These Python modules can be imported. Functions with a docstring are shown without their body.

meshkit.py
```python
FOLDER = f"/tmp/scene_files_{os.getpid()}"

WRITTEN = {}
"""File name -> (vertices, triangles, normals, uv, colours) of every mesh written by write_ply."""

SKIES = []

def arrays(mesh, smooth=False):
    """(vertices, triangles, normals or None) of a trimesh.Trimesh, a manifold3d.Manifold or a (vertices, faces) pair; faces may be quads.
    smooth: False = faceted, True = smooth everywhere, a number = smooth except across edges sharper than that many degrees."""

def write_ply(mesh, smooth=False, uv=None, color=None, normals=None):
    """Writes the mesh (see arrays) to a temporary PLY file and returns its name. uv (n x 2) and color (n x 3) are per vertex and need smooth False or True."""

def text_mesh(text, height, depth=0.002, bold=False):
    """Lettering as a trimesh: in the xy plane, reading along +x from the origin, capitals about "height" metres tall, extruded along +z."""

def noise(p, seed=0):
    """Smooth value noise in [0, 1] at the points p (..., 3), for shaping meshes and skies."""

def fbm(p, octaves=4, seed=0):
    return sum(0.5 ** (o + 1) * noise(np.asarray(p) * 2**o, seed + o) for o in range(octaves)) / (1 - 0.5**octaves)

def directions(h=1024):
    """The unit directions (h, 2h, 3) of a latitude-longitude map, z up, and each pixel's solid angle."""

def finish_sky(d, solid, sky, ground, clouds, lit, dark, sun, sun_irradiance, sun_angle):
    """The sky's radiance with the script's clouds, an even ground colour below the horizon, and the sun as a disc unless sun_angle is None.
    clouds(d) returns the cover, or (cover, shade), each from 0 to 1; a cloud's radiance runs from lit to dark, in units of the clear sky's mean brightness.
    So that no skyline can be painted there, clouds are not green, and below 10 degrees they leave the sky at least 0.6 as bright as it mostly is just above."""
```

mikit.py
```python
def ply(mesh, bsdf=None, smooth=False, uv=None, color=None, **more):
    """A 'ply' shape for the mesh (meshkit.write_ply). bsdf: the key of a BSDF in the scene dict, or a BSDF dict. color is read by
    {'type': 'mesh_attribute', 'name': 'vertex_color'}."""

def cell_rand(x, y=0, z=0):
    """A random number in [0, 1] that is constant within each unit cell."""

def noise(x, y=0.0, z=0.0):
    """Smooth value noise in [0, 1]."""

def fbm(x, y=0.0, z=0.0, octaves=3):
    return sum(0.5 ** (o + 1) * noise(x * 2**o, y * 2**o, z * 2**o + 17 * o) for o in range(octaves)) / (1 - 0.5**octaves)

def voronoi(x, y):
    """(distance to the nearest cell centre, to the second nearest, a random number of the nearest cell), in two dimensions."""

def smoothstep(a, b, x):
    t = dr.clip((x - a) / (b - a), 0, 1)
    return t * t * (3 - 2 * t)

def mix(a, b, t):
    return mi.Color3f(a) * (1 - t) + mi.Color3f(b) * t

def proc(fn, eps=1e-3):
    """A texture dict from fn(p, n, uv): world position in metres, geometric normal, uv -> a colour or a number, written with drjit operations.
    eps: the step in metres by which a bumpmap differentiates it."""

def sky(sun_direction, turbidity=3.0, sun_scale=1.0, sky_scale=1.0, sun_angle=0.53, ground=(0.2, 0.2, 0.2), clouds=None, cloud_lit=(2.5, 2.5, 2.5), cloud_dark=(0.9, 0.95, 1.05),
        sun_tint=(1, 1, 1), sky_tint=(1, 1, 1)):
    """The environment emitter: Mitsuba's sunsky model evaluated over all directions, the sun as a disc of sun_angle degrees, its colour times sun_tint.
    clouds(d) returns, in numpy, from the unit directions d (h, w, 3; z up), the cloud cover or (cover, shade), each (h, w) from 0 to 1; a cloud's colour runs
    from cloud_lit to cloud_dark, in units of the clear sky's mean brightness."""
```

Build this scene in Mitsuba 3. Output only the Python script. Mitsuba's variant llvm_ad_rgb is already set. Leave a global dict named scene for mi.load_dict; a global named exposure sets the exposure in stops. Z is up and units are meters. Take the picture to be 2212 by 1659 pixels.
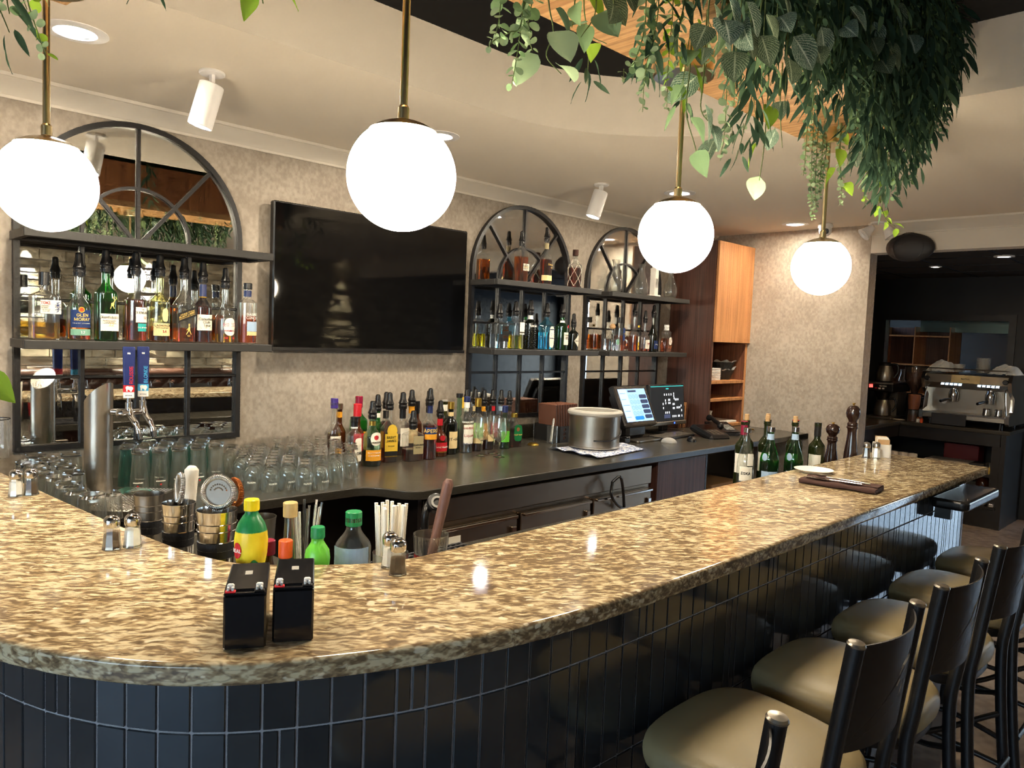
import math, random, numpy as np, trimesh, mitsuba as mi, drjit as dr, mikit, meshkit
from shapely.geometry import Polygon, LineString, Point, box as sbox
from shapely.ops import unary_union
from shapely import affinity as aff
import manifold3d as m3

T = mi.ScalarTransform4f
PI = math.pi
rng = random.Random(11)
scene, labels = {}, {}

# ------------------------------------------------------------------ camera, sky, exposure
EYE = np.array([0.0, 0.0, 1.59])
FWD = np.array([0.69933898, 0.71169045, -0.06649583])
UPV = np.array([0.01847228, 0.07500278, 0.99701222])
scene['camera'] = {'type': 'perspective', 'fov': math.degrees(2 * math.atan(1106 / 1609.0)), 'fov_axis': 'x', 'near_clip': 0.05, 'far_clip': 200.0,
                   'to_world': T().look_at(origin=EYE.tolist(), target=(EYE + FWD).tolist(), up=UPV.tolist())}
exposure = 1.0
scene['sky'] = mikit.sky([0.35, 0.75, 0.75], turbidity=4.0, sun_scale=0.0, sky_scale=30.0, ground=(0.3, 0.3, 0.3), sky_tint=(1.0, 0.93, 0.82))
scene['sky']['sampling_weight'] = 7.0
GLOBE_L = (34.0, 29.0, 21.5)
CAN_L = (430.0, 375.0, 290.0)
BEAM_I = (62.0, 54.0, 40.0)
SPOT_L = (240.0, 212.0, 165.0)

# ------------------------------------------------------------------ colours and materials
def C(h):
    v = np.array([int(h[i:i + 2], 16) for i in (0, 2, 4)]) / 255.0
    return np.where(v <= 0.04045, v / 12.92, ((v + 0.055) / 1.055) ** 2.4).tolist()

def rgb(c):
    return {'type': 'rgb', 'value': C(c) if isinstance(c, str) else list(c)}

def mat(name, color='808080', rough=0.5, metal=0.0, spec=0.5, bump=None, bscale=0.001, **kw):
    base = mikit.proc(color) if callable(color) else rgb(color)
    d = {'type': 'principled', 'base_color': base, 'roughness': mikit.proc(rough) if callable(rough) else rough, 'metallic': metal, 'specular': spec, **kw}
    if bump is not None:
        d = {'type': 'bumpmap', 'arbitrary': mikit.proc(bump), 'scale': bscale, 'bsdf': d}
    scene[name] = {'type': 'twosided', 'bsdf': d}
    return name

N, FB, MIX, SS = mikit.noise, mikit.fbm, mikit.mix, mikit.smoothstep

def granite(p, n, uv):
    c, s = 0.80, -0.60
    u = p.x * c + p.y * s
    v = -p.x * s + p.y * c
    w = FB(u * 11, v * 11, p.z * 11, 2)
    v2 = v + 0.030 * (w - 0.5) + 0.010 * (N(u * 60, v * 60, p.z * 60) - 0.5)
    a = FB(u * 42, v2 * 115, p.z * 85, 3)
    b = FB(u * 90 + 9, v2 * 230, p.z * 160, 2)
    big = FB(u * 3.0 + 4, v * 5.0, p.z * 4, 2)
    t = SS(0.34, 0.68, 0.60 * a + 0.40 * b + 0.20 * (big - 0.5))
    col = MIX(C('66543f'), C('937f60'), SS(0.0, 0.5, t))
    col = MIX(col, C('bfb192'), SS(0.5, 1.0, t))
    vein = 1 - SS(0.0, 0.040, dr.abs(FB(u * 17 + 30, v2 * 62 + 3, p.z * 62, 2) - 0.5))
    col = MIX(col, C('3a2c24'), 0.42 * vein)
    fl = SS(0.66, 0.76, FB(u * 46 + 70, v2 * 78, p.z * 80, 2))
    return MIX(col, C('d6cbb2'), 0.8 * fl)

def wallpaper(p, n, uv):
    q = p.x + p.y
    a = FB(q * 7, p.z * 7, 3.3, 4)
    b = FB(q * 70, p.z * 55, 1.0, 3)
    t = SS(0.25, 0.75, 0.45 * a + 0.55 * b)
    return MIX(C('92877a'), C('a99f92'), t)

def wallbump(p, n, uv):
    q = p.x + p.y
    return FB(q * 55, p.z * 40, 1.0, 3)

def woodfn(c1, c2, axis='z', f=90.0):
    def fn(p, n, uv):
        l, q = {'z': (p.z, p.x + p.y), 'x': (p.x, p.y + p.z), 'y': (p.y, p.x + p.z)}[axis]
        a = FB(q * f, l * 1.6, 0.5, 3)
        b = N(q * f * 4, l * 5, 2.0)
        return MIX(C(c1), C(c2), SS(0.25, 0.75, 0.75 * a + 0.25 * b))
    return fn

def slate(p, n, uv):
    a = FB(p.x * 5, p.y * 5, p.z * 5, 3)
    b = N(p.x * 160, p.y * 160, p.z * 160)
    return MIX(C('26241f'), C('38352f'), 0.7 * a + 0.3 * b)

def floorfn(p, n, uv):
    a = FB(p.x * 2.3, p.y * 2.3, 0.0, 4)
    b = FB(p.x * 26, p.y * 26, 4.0, 2)
    return MIX(C('6f6660'), C('93897f'), SS(0.3, 0.7, 0.65 * a + 0.35 * b))

def brushed(p, n, uv):
    return 0.26 + 0.10 * N(p.x * 9 + p.y * 9, p.z * 900, 1.0)

def stonefn(p, n, uv):
    a = FB(p.x * 9, p.y * 9, p.z * 16, 3)
    return MIX(C('8d8470'), C('c9c0a8'), SS(0.3, 0.75, a))

def veinleaf(dark, light):
    def fn(p, n, uv):
        x = dr.abs(uv.x - 0.5)
        mid = 1 - SS(0.015, 0.045, x)
        side = dr.abs(dr.sin((uv.y - x * 0.9) * 36.0 + 2.0 * N(uv.x * 6, uv.y * 6)))
        s = (1 - SS(0.10, 0.42, side)) * 0.85
        net = 1 - SS(0.03, 0.10, dr.abs(FB(uv.x * 24, uv.y * 24, 0.0, 2) - 0.5))
        return MIX(C(dark), C(light), dr.clip(mid + s + 0.35 * net, 0, 1))
    return fn

mat('m_granite', granite, 0.10, spec=0.55)
mat('m_wallpaper', wallpaper, 0.75, spec=0.25, bump=wallbump, bscale=0.0035)
mat('m_ceiling', 'd9cfbf', 0.85, spec=0.2)
mat('m_crown', 'dcd4c6', 0.6, spec=0.3)
mat('m_black_ceiling', '0c0d10', 0.8, spec=0.2)
mat('m_oak_under', woodfn('84603c', 'b08a5e', 'y', 70), 0.5, spec=0.35)
mat('m_oak_side', woodfn('6e4128', '96613c', 'z', 80), 0.5, spec=0.35)
mat('m_walnut', woodfn('3d2620', '5a3a30', 'z', 60), 0.42, spec=0.4)
mat('m_oak_door', woodfn('99663e', 'bd8657', 'z', 70), 0.42, spec=0.4)
mat('m_cab_inside', woodfn('5c3626', '7c4d35', 'z', 60), 0.5, spec=0.4)
mat('m_slate', slate, 0.24, spec=0.5)
mat('m_floor', floorfn, 0.24, spec=0.45)
mat('m_stone', stonefn, 0.8, spec=0.2)
mat('m_black_metal', '17171a', 0.38, spec=0.5)
mat('m_shelf_metal', '2c2b2a', 0.5, spec=0.4)
mat('m_stool_metal', '0e0e10', 0.33, spec=0.5)
mat('m_stool_back', '100e0e', 0.4, spec=0.5)
mat('m_steel', 'b6ada0', brushed, 1.0)
mat('m_fridge', '8f7f6e', brushed, 1.0)
mat('m_steel_dark', '8b857c', 0.34, 1.0)
mat('m_chrome', 'd6d4d0', 0.12, 1.0)
mat('m_brass', 'cdbb92', 0.22, 1.0)
mat('m_brass_dark', '988a74', 0.3, 1.0)
mat('m_copper', 'b06a3c', 0.25, 1.0)
mat('m_white_paint', 'e6e4e2', 0.4)
mat('m_white_plastic', 'ecebe6', 0.35)
mat('m_grey_plastic', '8f8d88', 0.4)
mat('m_black_plastic', '101012', 0.3)
mat('m_black_rubber', '16161a', 0.55)
mat('m_black_gloss', '060709', 0.09, spec=0.6)
mat('m_battery', '0b0c10', 0.16, spec=0.55)
mat('m_screen_tv', '070708', 0.035, spec=0.5)
mat('m_grout', '85868c', 0.8)
for i, c in enumerate(('24282c', '282c30', '202428', '2b2f33')):
    mat(f'm_tile_{i}', c, 0.07, spec=0.6)
mat('m_leather_taupe', '8c7d5b', 0.42, spec=0.35)
mat('m_leather_brown', '3a241b', 0.35, spec=0.45)
mat('m_porcelain', 'efeae0', 0.2)
mat('m_napkin', '43302b', 0.9, spec=0.1, sheen=0.3)
mat('m_cloth_white', 'dcdad5', 0.9, spec=0.1)
mat('m_mill_wood', '241009', 0.14, spec=0.6, clearcoat=0.6, clearcoat_gloss=0.9)
mat('m_cork', 'b99468', 0.8)
mat('m_red_cap', 'b01524', 0.3)
mat('m_maroon', '7d1230', 0.3)
mat('m_green_cap', '0f7a44', 0.35)
mat('m_yellow_cap', 'e6cf12', 0.35)
mat('m_tan_cap', 'b69b66', 0.4)
mat('m_orange', 'd9531e', 0.4)
mat('m_purple', '3b2a78', 0.35)
mat('m_navy', '1c2752', 0.35)
mat('m_tap_blue', '1e2c66', 0.3)
mat('m_tap_sky', '3f9fd0', 0.35)
mat('m_gold', 'c8a24c', 0.3, 1.0)
mat('m_red', 'c4202a', 0.4)
mat('m_red_dark', '6d1216', 0.5)
mat('m_paper', 'e9e3d3', 0.7, spec=0.2)
mat('m_paper_cream', 'dcc491', 0.7, spec=0.2)
mat('m_paper_orange', 'dd9a2e', 0.6, spec=0.2)
mat('m_paper_green', '9cc07a', 0.6, spec=0.2)
mat('m_paper_teal', '2f9c98', 0.6, spec=0.2)
mat('m_paper_sage', '6f9a86', 0.6, spec=0.2)
mat('m_paper_blue', '21325f', 0.5, spec=0.2)
mat('m_paper_sky', '9fb7d0', 0.6, spec=0.2)
mat('m_paper_red', 'b5222c', 0.5, spec=0.2)
mat('m_paper_black', '1d1c1c', 0.5, spec=0.2)
mat('m_paper_taupe', '9b8e6c', 0.6, spec=0.2)
mat('m_paper_yellow', 'd9b23c', 0.6, spec=0.2)
mat('m_ink', '191512', 0.6, spec=0.2)
mat('m_ink_red', '8c1b22', 0.6, spec=0.2)
mat('m_ink_gold', 'd6b56a', 0.5, spec=0.3)
mat('m_ink_white', 'efeee8', 0.6, spec=0.2)
mat('m_ink_blue', '22305c', 0.6, spec=0.2)
mat('m_salt', 'efece4', 0.9, spec=0.1)
mat('m_pepper', lambda p, n, uv: MIX(C('2a2018'), C('7a6650'), SS(0.45, 0.7, N(p.x * 900, p.y * 900, p.z * 900))), 0.9, spec=0.1)
mat('m_lemon', lambda p, n, uv: MIX(C('cdb50f'), C('efd936'), FB(p.x * 30, p.y * 30, p.z * 30, 2)), 0.3)
mat('m_lime', '62b53a', 0.3)
mat('m_bottle_green_cap', '17693a', 0.3)
mat('m_dark_bottle', '090b08', 0.08, spec=0.6)
mat('m_wine_glass_green', '1b210d', 0.08, spec=0.6)
mat('m_brown_glass', '3d1c0a', 0.1, spec=0.6)
mat('m_straw_white', 'e8e3d6', 0.6)
mat('m_muddler', woodfn('5a3d36', '7d5c50', 'z', 120), 0.5)
mat('m_beans', lambda p, n, uv: MIX(C('1c0f0a'), C('55301f'), N(p.x * 110, p.y * 110, p.z * 110)), 0.4)
mat('m_menu', '5a3626', 0.6)
mat('m_bean_basket', '141313', 0.6)
mat('m_alcove', '171b20', 0.5, spec=0.4)
mat('m_alcove_ceiling', '2b2825', 0.85)
mat('m_station', '191514', 0.35, spec=0.45)
mat('m_cardboard', '8c6a46', 0.8)
mat('m_tub', 'a9a59c', 0.5)
mat('m_hood', '7f958f', 0.3, 1.0)
mat('m_towel', lambda p, n, uv: MIX(C('5d6b92'), C('dfe0e2'), SS(0.35, 0.6, N(p.x * 120, p.y * 120, 0.0))), 0.9, spec=0.1)
scene['m_mirror'] = {'type': 'twosided', 'bsdf': {'type': 'conductor', 'specular_reflectance': rgb((0.84, 0.85, 0.84))}}
def glass(name, c=(1, 1, 1), film=0.014):
    thin = {'type': 'thindielectric', 'int_ior': 1.52, 'specular_transmittance': rgb(c)}
    scene[name] = thin if film <= 0 else {'type': 'blendbsdf', 'weight': film, 'thin': thin, 'film': {'type': 'twosided', 'bsdf': {'type': 'diffuse', 'reflectance': rgb(tuple(0.25 + 0.55 * q for q in c))}}}
def liquid(name, c, ior=1.36):
    scene[name] = {'type': 'dielectric', 'int_ior': ior, 'specular_transmittance': rgb(c)}
glass('g_clear', (0.97, 0.98, 0.97)); glass('g_green', (0.08, 0.50, 0.10)); glass('g_pale_green', (0.62, 0.84, 0.70)); glass('g_teal', (0.55, 0.82, 0.78))
glass('g_blue', (0.40, 0.80, 0.90)); glass('g_olive', (0.30, 0.34, 0.05)); glass('g_amber', (0.45, 0.18, 0.04)); glass('g_yellowish', (0.80, 0.80, 0.50)); glass('g_window', (0.96, 0.98, 0.98), 0)
liquid('l_amber', (0.80, 0.40, 0.10)); liquid('l_gold', (0.90, 0.70, 0.26)); liquid('l_dark', (0.42, 0.11, 0.03)); liquid('l_red', (0.80, 0.10, 0.04)); liquid('l_clear', (0.97, 0.98, 0.98), 1.34)
liquid('l_orange', (0.88, 0.38, 0.09)); liquid('l_green', (0.10, 0.50, 0.12)); liquid('l_blue', (0.40, 0.80, 0.92)); liquid('l_yellow', (0.93, 0.80, 0.14)); liquid('l_solid_glass', (0.97, 0.98, 0.97), 1.5)
def leafmat(name, color, trans=0.42):
    base = mikit.proc(color) if callable(color) else rgb(color)
    scene[name] = {'type': 'principledthin', 'base_color': base, 'roughness': 0.5, 'diff_trans': trans}
leafmat('f_euc', '9ab08c'); leafmat('f_euc_dark', '60785e'); leafmat('f_pothos', '8aac3e'); leafmat('f_ruscus', '4d6650'); leafmat('f_ruscus_dark', '364c3c'); leafmat('f_soft', '7d9a70')
leafmat('f_vein', veinleaf('4c6a58', 'd3decb')); leafmat('f_vein_dark', veinleaf('42543f', '9aa58a'))
mat('f_stem', '5c6b3c', 0.6)

def emit(c, w=1.0):
    return {'type': 'area', 'radiance': rgb(c), 'sampling_weight': w}

# ------------------------------------------------------------------ mesh helpers
def cat(*ms):
    ms = [m for m in (ms[0] if len(ms) == 1 and isinstance(ms[0], (list, tuple)) else ms)]
    return trimesh.util.concatenate([trimesh.Trimesh(m.vertices, m.faces, process=False) for m in ms])

def box(x0, x1, y0, y1, z0, z1, b=0.0):
    if b <= 0:
        return trimesh.creation.box(bounds=[[x0, y0, z0], [x1, y1, z1]])
    pts = []
    for x, sx in ((x0, 1), (x1, -1)):
        for y, sy in ((y0, 1), (y1, -1)):
            for z, sz in ((z0, 1), (z1, -1)):
                pts += [(x, y + sy * b, z + sz * b), (x + sx * b, y, z + sz * b), (x + sx * b, y + sy * b, z)]
    return trimesh.convex.convex_hull(np.array(pts))

def rings(rs, close_lo=True, close_hi=True):
    """rs: (k, n, 3) rings of points joined by quads."""
    rs = np.asarray(rs, float); k, n = rs.shape[:2]
    v = rs.reshape(-1, 3); i, j = np.meshgrid(np.arange(k - 1), np.arange(n), indexing='ij')
    a, b = i * n + j, i * n + (j + 1) % n
    f = [np.stack([a, b, b + n], -1).reshape(-1, 3), np.stack([a, b + n, a + n], -1).reshape(-1, 3)]
    if close_lo:
        v = np.vstack([v, rs[0].mean(0)]); c = len(v) - 1; q = np.arange(n); f.append(np.stack([(q + 1) % n, q, q * 0 + c], -1))
    if close_hi:
        v = np.vstack([v, rs[-1].mean(0)]); c = len(v) - 1; q = np.arange(n) + (k - 1) * n; f.append(np.stack([q, (np.arange(n) + 1) % n + (k - 1) * n, q * 0 + c], -1))
    return trimesh.Trimesh(v, np.vstack(f), process=False)

def lathe(prof, n=28, lo=True, hi=True, sq=0.0, dep=1.0):
    """Profile (r, z) turned about z; sq > 0 squares the section, dep flattens it in y."""
    t = np.arange(n) * 2 * PI / n + PI / n
    c, s = np.cos(t), np.sin(t)
    k = 1.0 if sq <= 0 else 1.0 / (np.abs(c) ** (2 + 8 * sq) + np.abs(s) ** (2 + 8 * sq)) ** (1 / (2 + 8 * sq))
    rs = []
    for q in prof:
        r, z = q[0], q[1]
        f = q[2] if len(q) > 2 else 1.0      # how far the squared section holds at this height
        m = 1.0 + (k - 1.0) * f
        d = 1.0 + (dep - 1.0) * f
        rs.append(np.stack([r * m * c, r * m * s * d, np.full(n, z)], -1))
    return rings(rs, lo, hi)

def cyl(r, z0, z1, n=24, r2=None, b=0.0):
    r2 = r if r2 is None else r2
    if b > 0:
        return lathe([(r - b, z0), (r, z0 + b), (r2, z1 - b), (r2 - b, z1)], n)
    return lathe([(r, z0), (r2, z1)], n)

def tube(path, r, n=8, close=False):
    p = np.asarray(path, float); r = np.broadcast_to(r, (len(p),))
    t = np.gradient(p, axis=0)
    if close:
        t = np.roll(p, -1, 0) - np.roll(p, 1, 0)
    t /= np.linalg.norm(t, axis=1, keepdims=True) + 1e-12
    a = np.cross(t[0], [0, 0, 1.0]); a = a if np.linalg.norm(a) > 0.1 else np.cross(t[0], [1.0, 0, 0])
    out, ang = [], np.arange(n) * 2 * PI / n
    for i in range(len(p)):
        a = a - t[i] * (a @ t[i]); a /= np.linalg.norm(a) + 1e-12
        b = np.cross(t[i], a)
        out.append(p[i] + r[i] * (np.cos(ang)[:, None] * a + np.sin(ang)[:, None] * b))
    if close:
        out.append(out[0]); return rings(out, False, False)
    return rings(out)

def bez(a, b, c, d, n=12):
    t = np.linspace(0, 1, n)[:, None]; a, b, c, d = (np.asarray(q, float) for q in (a, b, c, d))
    return a * (1 - t) ** 3 + 3 * b * t * (1 - t) ** 2 + 3 * c * t ** 2 * (1 - t) + d * t ** 3

def catmull(pts, n=8):
    p = np.asarray(pts, float); p = np.vstack([2 * p[0] - p[1], p, 2 * p[-1] - p[-2]]); out = []
    for i in range(1, len(p) - 2):
        for t in np.arange(n) / n:
            out.append(0.5 * ((2 * p[i]) + (p[i + 1] - p[i - 1]) * t + (2 * p[i - 1] - 5 * p[i] + 4 * p[i + 1] - p[i + 2]) * t * t + (3 * p[i] - p[i - 1] - 3 * p[i + 1] + p[i + 2]) * t ** 3))
    return np.vstack([out, p[-2]])

def prism(poly, z0, z1):
    ms = []
    for g in getattr(poly, 'geoms', [poly]):
        m = trimesh.creation.extrude_polygon(g, z1 - z0, engine='earcut'); m.apply_translation([0, 0, z0]); ms.append(m)
    return cat(ms)

def slab(xy, z0, z1, b=0.004, k=3):
    """A plate with rounded upper and lower edges from a closed outline (n x 2, counter-clockwise)."""
    p = np.asarray(xy, float); e = np.roll(p, -1, 0) - p; e /= np.linalg.norm(e, axis=1, keepdims=True)
    nn = np.stack([e[:, 1], -e[:, 0]], -1); m = nn + np.roll(nn, 1, 0); m /= np.maximum((m * nn).sum(1, keepdims=True), 0.3)
    rs = []
    for z, o in [(z0 + b * (1 - math.cos(a)), b * (1 - math.sin(a))) for a in np.linspace(0, PI / 2, k)] + [(z1 - b * (1 - math.sin(a)), b * (1 - math.cos(a))) for a in np.linspace(0, PI / 2, k)]:
        rs.append(np.column_stack([p - m * o, np.full(len(p), z)]))
    side = rings(rs, False, False)
    caps = []
    for r, up in ((rs[0], False), (rs[-1], True)):
        v, f = trimesh.creation.triangulate_polygon(Polygon(r[:, :2]), engine='earcut')
        q = np.cross(v[f[:, 1]] - v[f[:, 0]], v[f[:, 2]] - v[f[:, 0]]); f = np.where(((q > 0) == up)[:, None], f, f[:, ::-1])
        caps.append(trimesh.Trimesh(np.column_stack([v, np.full(len(v), r[0, 2])]), f, process=False))
    return cat(side, *caps)

def mv(m, loc=(0, 0, 0), rz=0.0, rx=0.0, ry=0.0, s=1.0):
    q = m.copy(); A = np.eye(4); A[:3, :3] *= s
    for ang, ax in ((rx, [1, 0, 0]), (ry, [0, 1, 0]), (rz, [0, 0, 1])):
        if ang:
            A = trimesh.transformations.rotation_matrix(ang, ax) @ A
    A[:3, 3] = loc; q.apply_transform(A); return q

def rect(x0, x1, y0, y1, r=0.0, n=5):
    if r <= 0:
        return [(x0, y0), (x1, y0), (x1, y1), (x0, y1)]
    out = []
    for cx, cy, a0 in ((x1 - r, y0 + r, -PI / 2), (x1 - r, y1 - r, 0), (x0 + r, y1 - r, PI / 2), (x0 + r, y0 + r, PI)):
        out += [(cx + r * math.cos(a0 + t), cy + r * math.sin(a0 + t)) for t in np.linspace(0, PI / 2, n)]
    return out

_text = {}
def text(s, h, bold=False):
    k = (s, bold)
    if k not in _text:
        m = meshkit.text_mesh(s, 0.1, 0.01, bold)
        m.apply_translation([-(m.bounds[0][0] + m.bounds[1][0]) / 2, -0.05, 0]); _text[k] = m
    m = _text[k].copy(); m.apply_scale([h / 0.1, h / 0.1, 0.05]); return m

# ------------------------------------------------------------------ naming
_count = {}
def key(name):
    if name not in _count:
        _count[name] = 0; return name
    _count[name] += 1
    return f'{name}_{_count[name]:03d}'

def thing(name, label, category, group=None, kind=None):
    k = key(name); labels[k] = {'label': label, 'category': category}
    if group: labels[k]['group'] = group
    if kind: labels[k]['kind'] = kind
    return k

def put(k, mesh, m, smooth=30, A=None, **more):
    d = mikit.ply(mesh, m, smooth, **more)
    if A is not None: d['to_world'] = A
    scene[k] = d
    return k

def part(parent, name, mesh, m, smooth=30, label=None, kind=None, **more):
    k = put(key(f'{parent}__{name}'), mesh, m, smooth, **more)
    if label or kind:
        labels[k] = {a: b for a, b in (('label', label), ('kind', kind)) if b}
    return k

def copy(parent, name, d, A):
    k = key(f'{parent}__{name}'); scene[k] = {**d, 'to_world': A}; return k

def single(name, label, category, mesh, m, smooth=30, group=None, kind=None, **more):
    k = thing(name, label, category, group, kind); return put(k, mesh, m, smooth, **more)

def struct(name, mesh, m, smooth=30, **more):
    k = key(name); labels[k] = {'kind': 'structure'}; return put(k, mesh, m, smooth, **more)

# ================================================================== the room
ZC, WALL = 2.49, 3.45
struct('floor', box(-3.7, 10.1, -2.3, 3.6, -0.1, 0.0), 'm_floor', False)
struct('wall_back', box(-3.7, 5.84, WALL, WALL + 0.12, 0, 2.95), 'm_wallpaper', False)
# left wall with a wide window towards the street
lw = prism(unary_union([sbox(-2.3, 0, 3.6, 2.95)]).difference(sbox(-1.9, 0.45, 1.9, 2.3)), 0, 0.12)
lw.apply_transform(trimesh.transformations.rotation_matrix(PI / 2, [1, 0, 0])); lw = mv(lw, (-3.6, 0, 0), rz=PI / 2)
struct('wall_left', lw, 'm_wallpaper', False)
def window(name, x, y, length, z0, z1, along, n):
    """A glazed frame: n panes side by side along an axis."""
    fr = []
    for i in range(n + 1):
        t = -length / 2 + i * length / n; fr.append(box(t - 0.03, t + 0.03, -0.03, 0.03, z0, z1))
    fr += [box(-length / 2, length / 2, -0.03, 0.03, z0, z0 + 0.05), box(-length / 2, length / 2, -0.03, 0.03, z1 - 0.05, z1)]
    rz = 0 if along == 'x' else PI / 2
    k = struct(name, mv(cat(fr), (x, y, 0), rz), 'm_black_metal', False)
    for i in range(n):
        a, b = -length / 2 + i * length / n + 0.03, -length / 2 + (i + 1) * length / n - 0.03
        g = trimesh.Trimesh([[a, 0, z0 + 0.05], [b, 0, z0 + 0.05], [b, 0, z1 - 0.05], [a, 0, z1 - 0.05]], [[0, 1, 2], [0, 2, 3]], process=False)
        part(k, 'pane', mv(g, (x, y, 0), rz), 'g_window', False)
window('window_1', -3.66, 0.0, 3.8, 0.45, 2.3, 'y', 3)
# stone wall behind the camera, seen in the mirrors and in the dark screen
struct('wall_front', box(-3.7, 7.4, -2.27, -2.15, 0, 2.95), 'm_grout', False)
struct('wall_front_dark', box(7.4, 10.1, -2.27, -2.15, 0, 2.95), 'm_alcove', False)
window('window_2', 10.05, -1.2, 1.5, 0.05, 2.25, 'y', 1)
stones, r2 = [], random.Random(5)
z = 0.98
while z < 2.53:
    h = min(r2.choice([0.05, 0.07, 0.09, 0.11]), 2.545 - z); x = -1.4 + r2.uniform(0, 0.25)
    while x < 7.1:
        w = r2.uniform(0.20, 0.52); stones.append((x, min(x + w, 7.15), z, z + h, r2.uniform(0.010, 0.034))); x += w
    z += h
stones.sort(key=lambda s: -((s[1] - s[0]) * (s[3] - s[2]) * (1.0 if 0.3 < s[0] < 7 else 0.2)))
def stone(s):
    a, b, c, d, e = s
    m = box(a + 0.002, b - 0.002, -2.155, -2.15 + e, c + 0.002, d - 0.002, 0.006)
    v = m.vertices; f = v[:, 1] > -2.14
    v[f, 1] += 0.012 * (meshkit.noise(v[f] * [9, 1, 23], 3) - 0.5); m.vertices = v
    return m
for s in stones[:290]:
    part('wall_front', 'stone', stone(s), 'm_stone', False)
part('wall_front', 'small_stone', cat([stone(s) for s in stones[290:]]), 'm_stone', False, kind='stuff')

# ceiling with a rounded recess, its fascia and the black ceiling above
hole = unary_union([sbox(-2.6, -1.2, 3.0, 1.41), sbox(-2.6, -1.2, 2.11, 2.30)] + [Point(2.11, 1.41).buffer(0.89, 24)])
ceil_poly = sbox(-3.7, -2.3, 5.76, 3.55).difference(hole)
struct('ceiling', prism(ceil_poly, ZC, ZC + 0.03), 'm_ceiling', False)
struct('ceiling_fascia', prism(hole.buffer(0.04, 16).difference(hole.buffer(0.0005)), ZC + 0.001, 2.78), 'm_ceiling', 20)
struct('ceiling_recess', prism(hole.buffer(0.06), 2.74, 2.82), 'm_black_ceiling', False)
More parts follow.
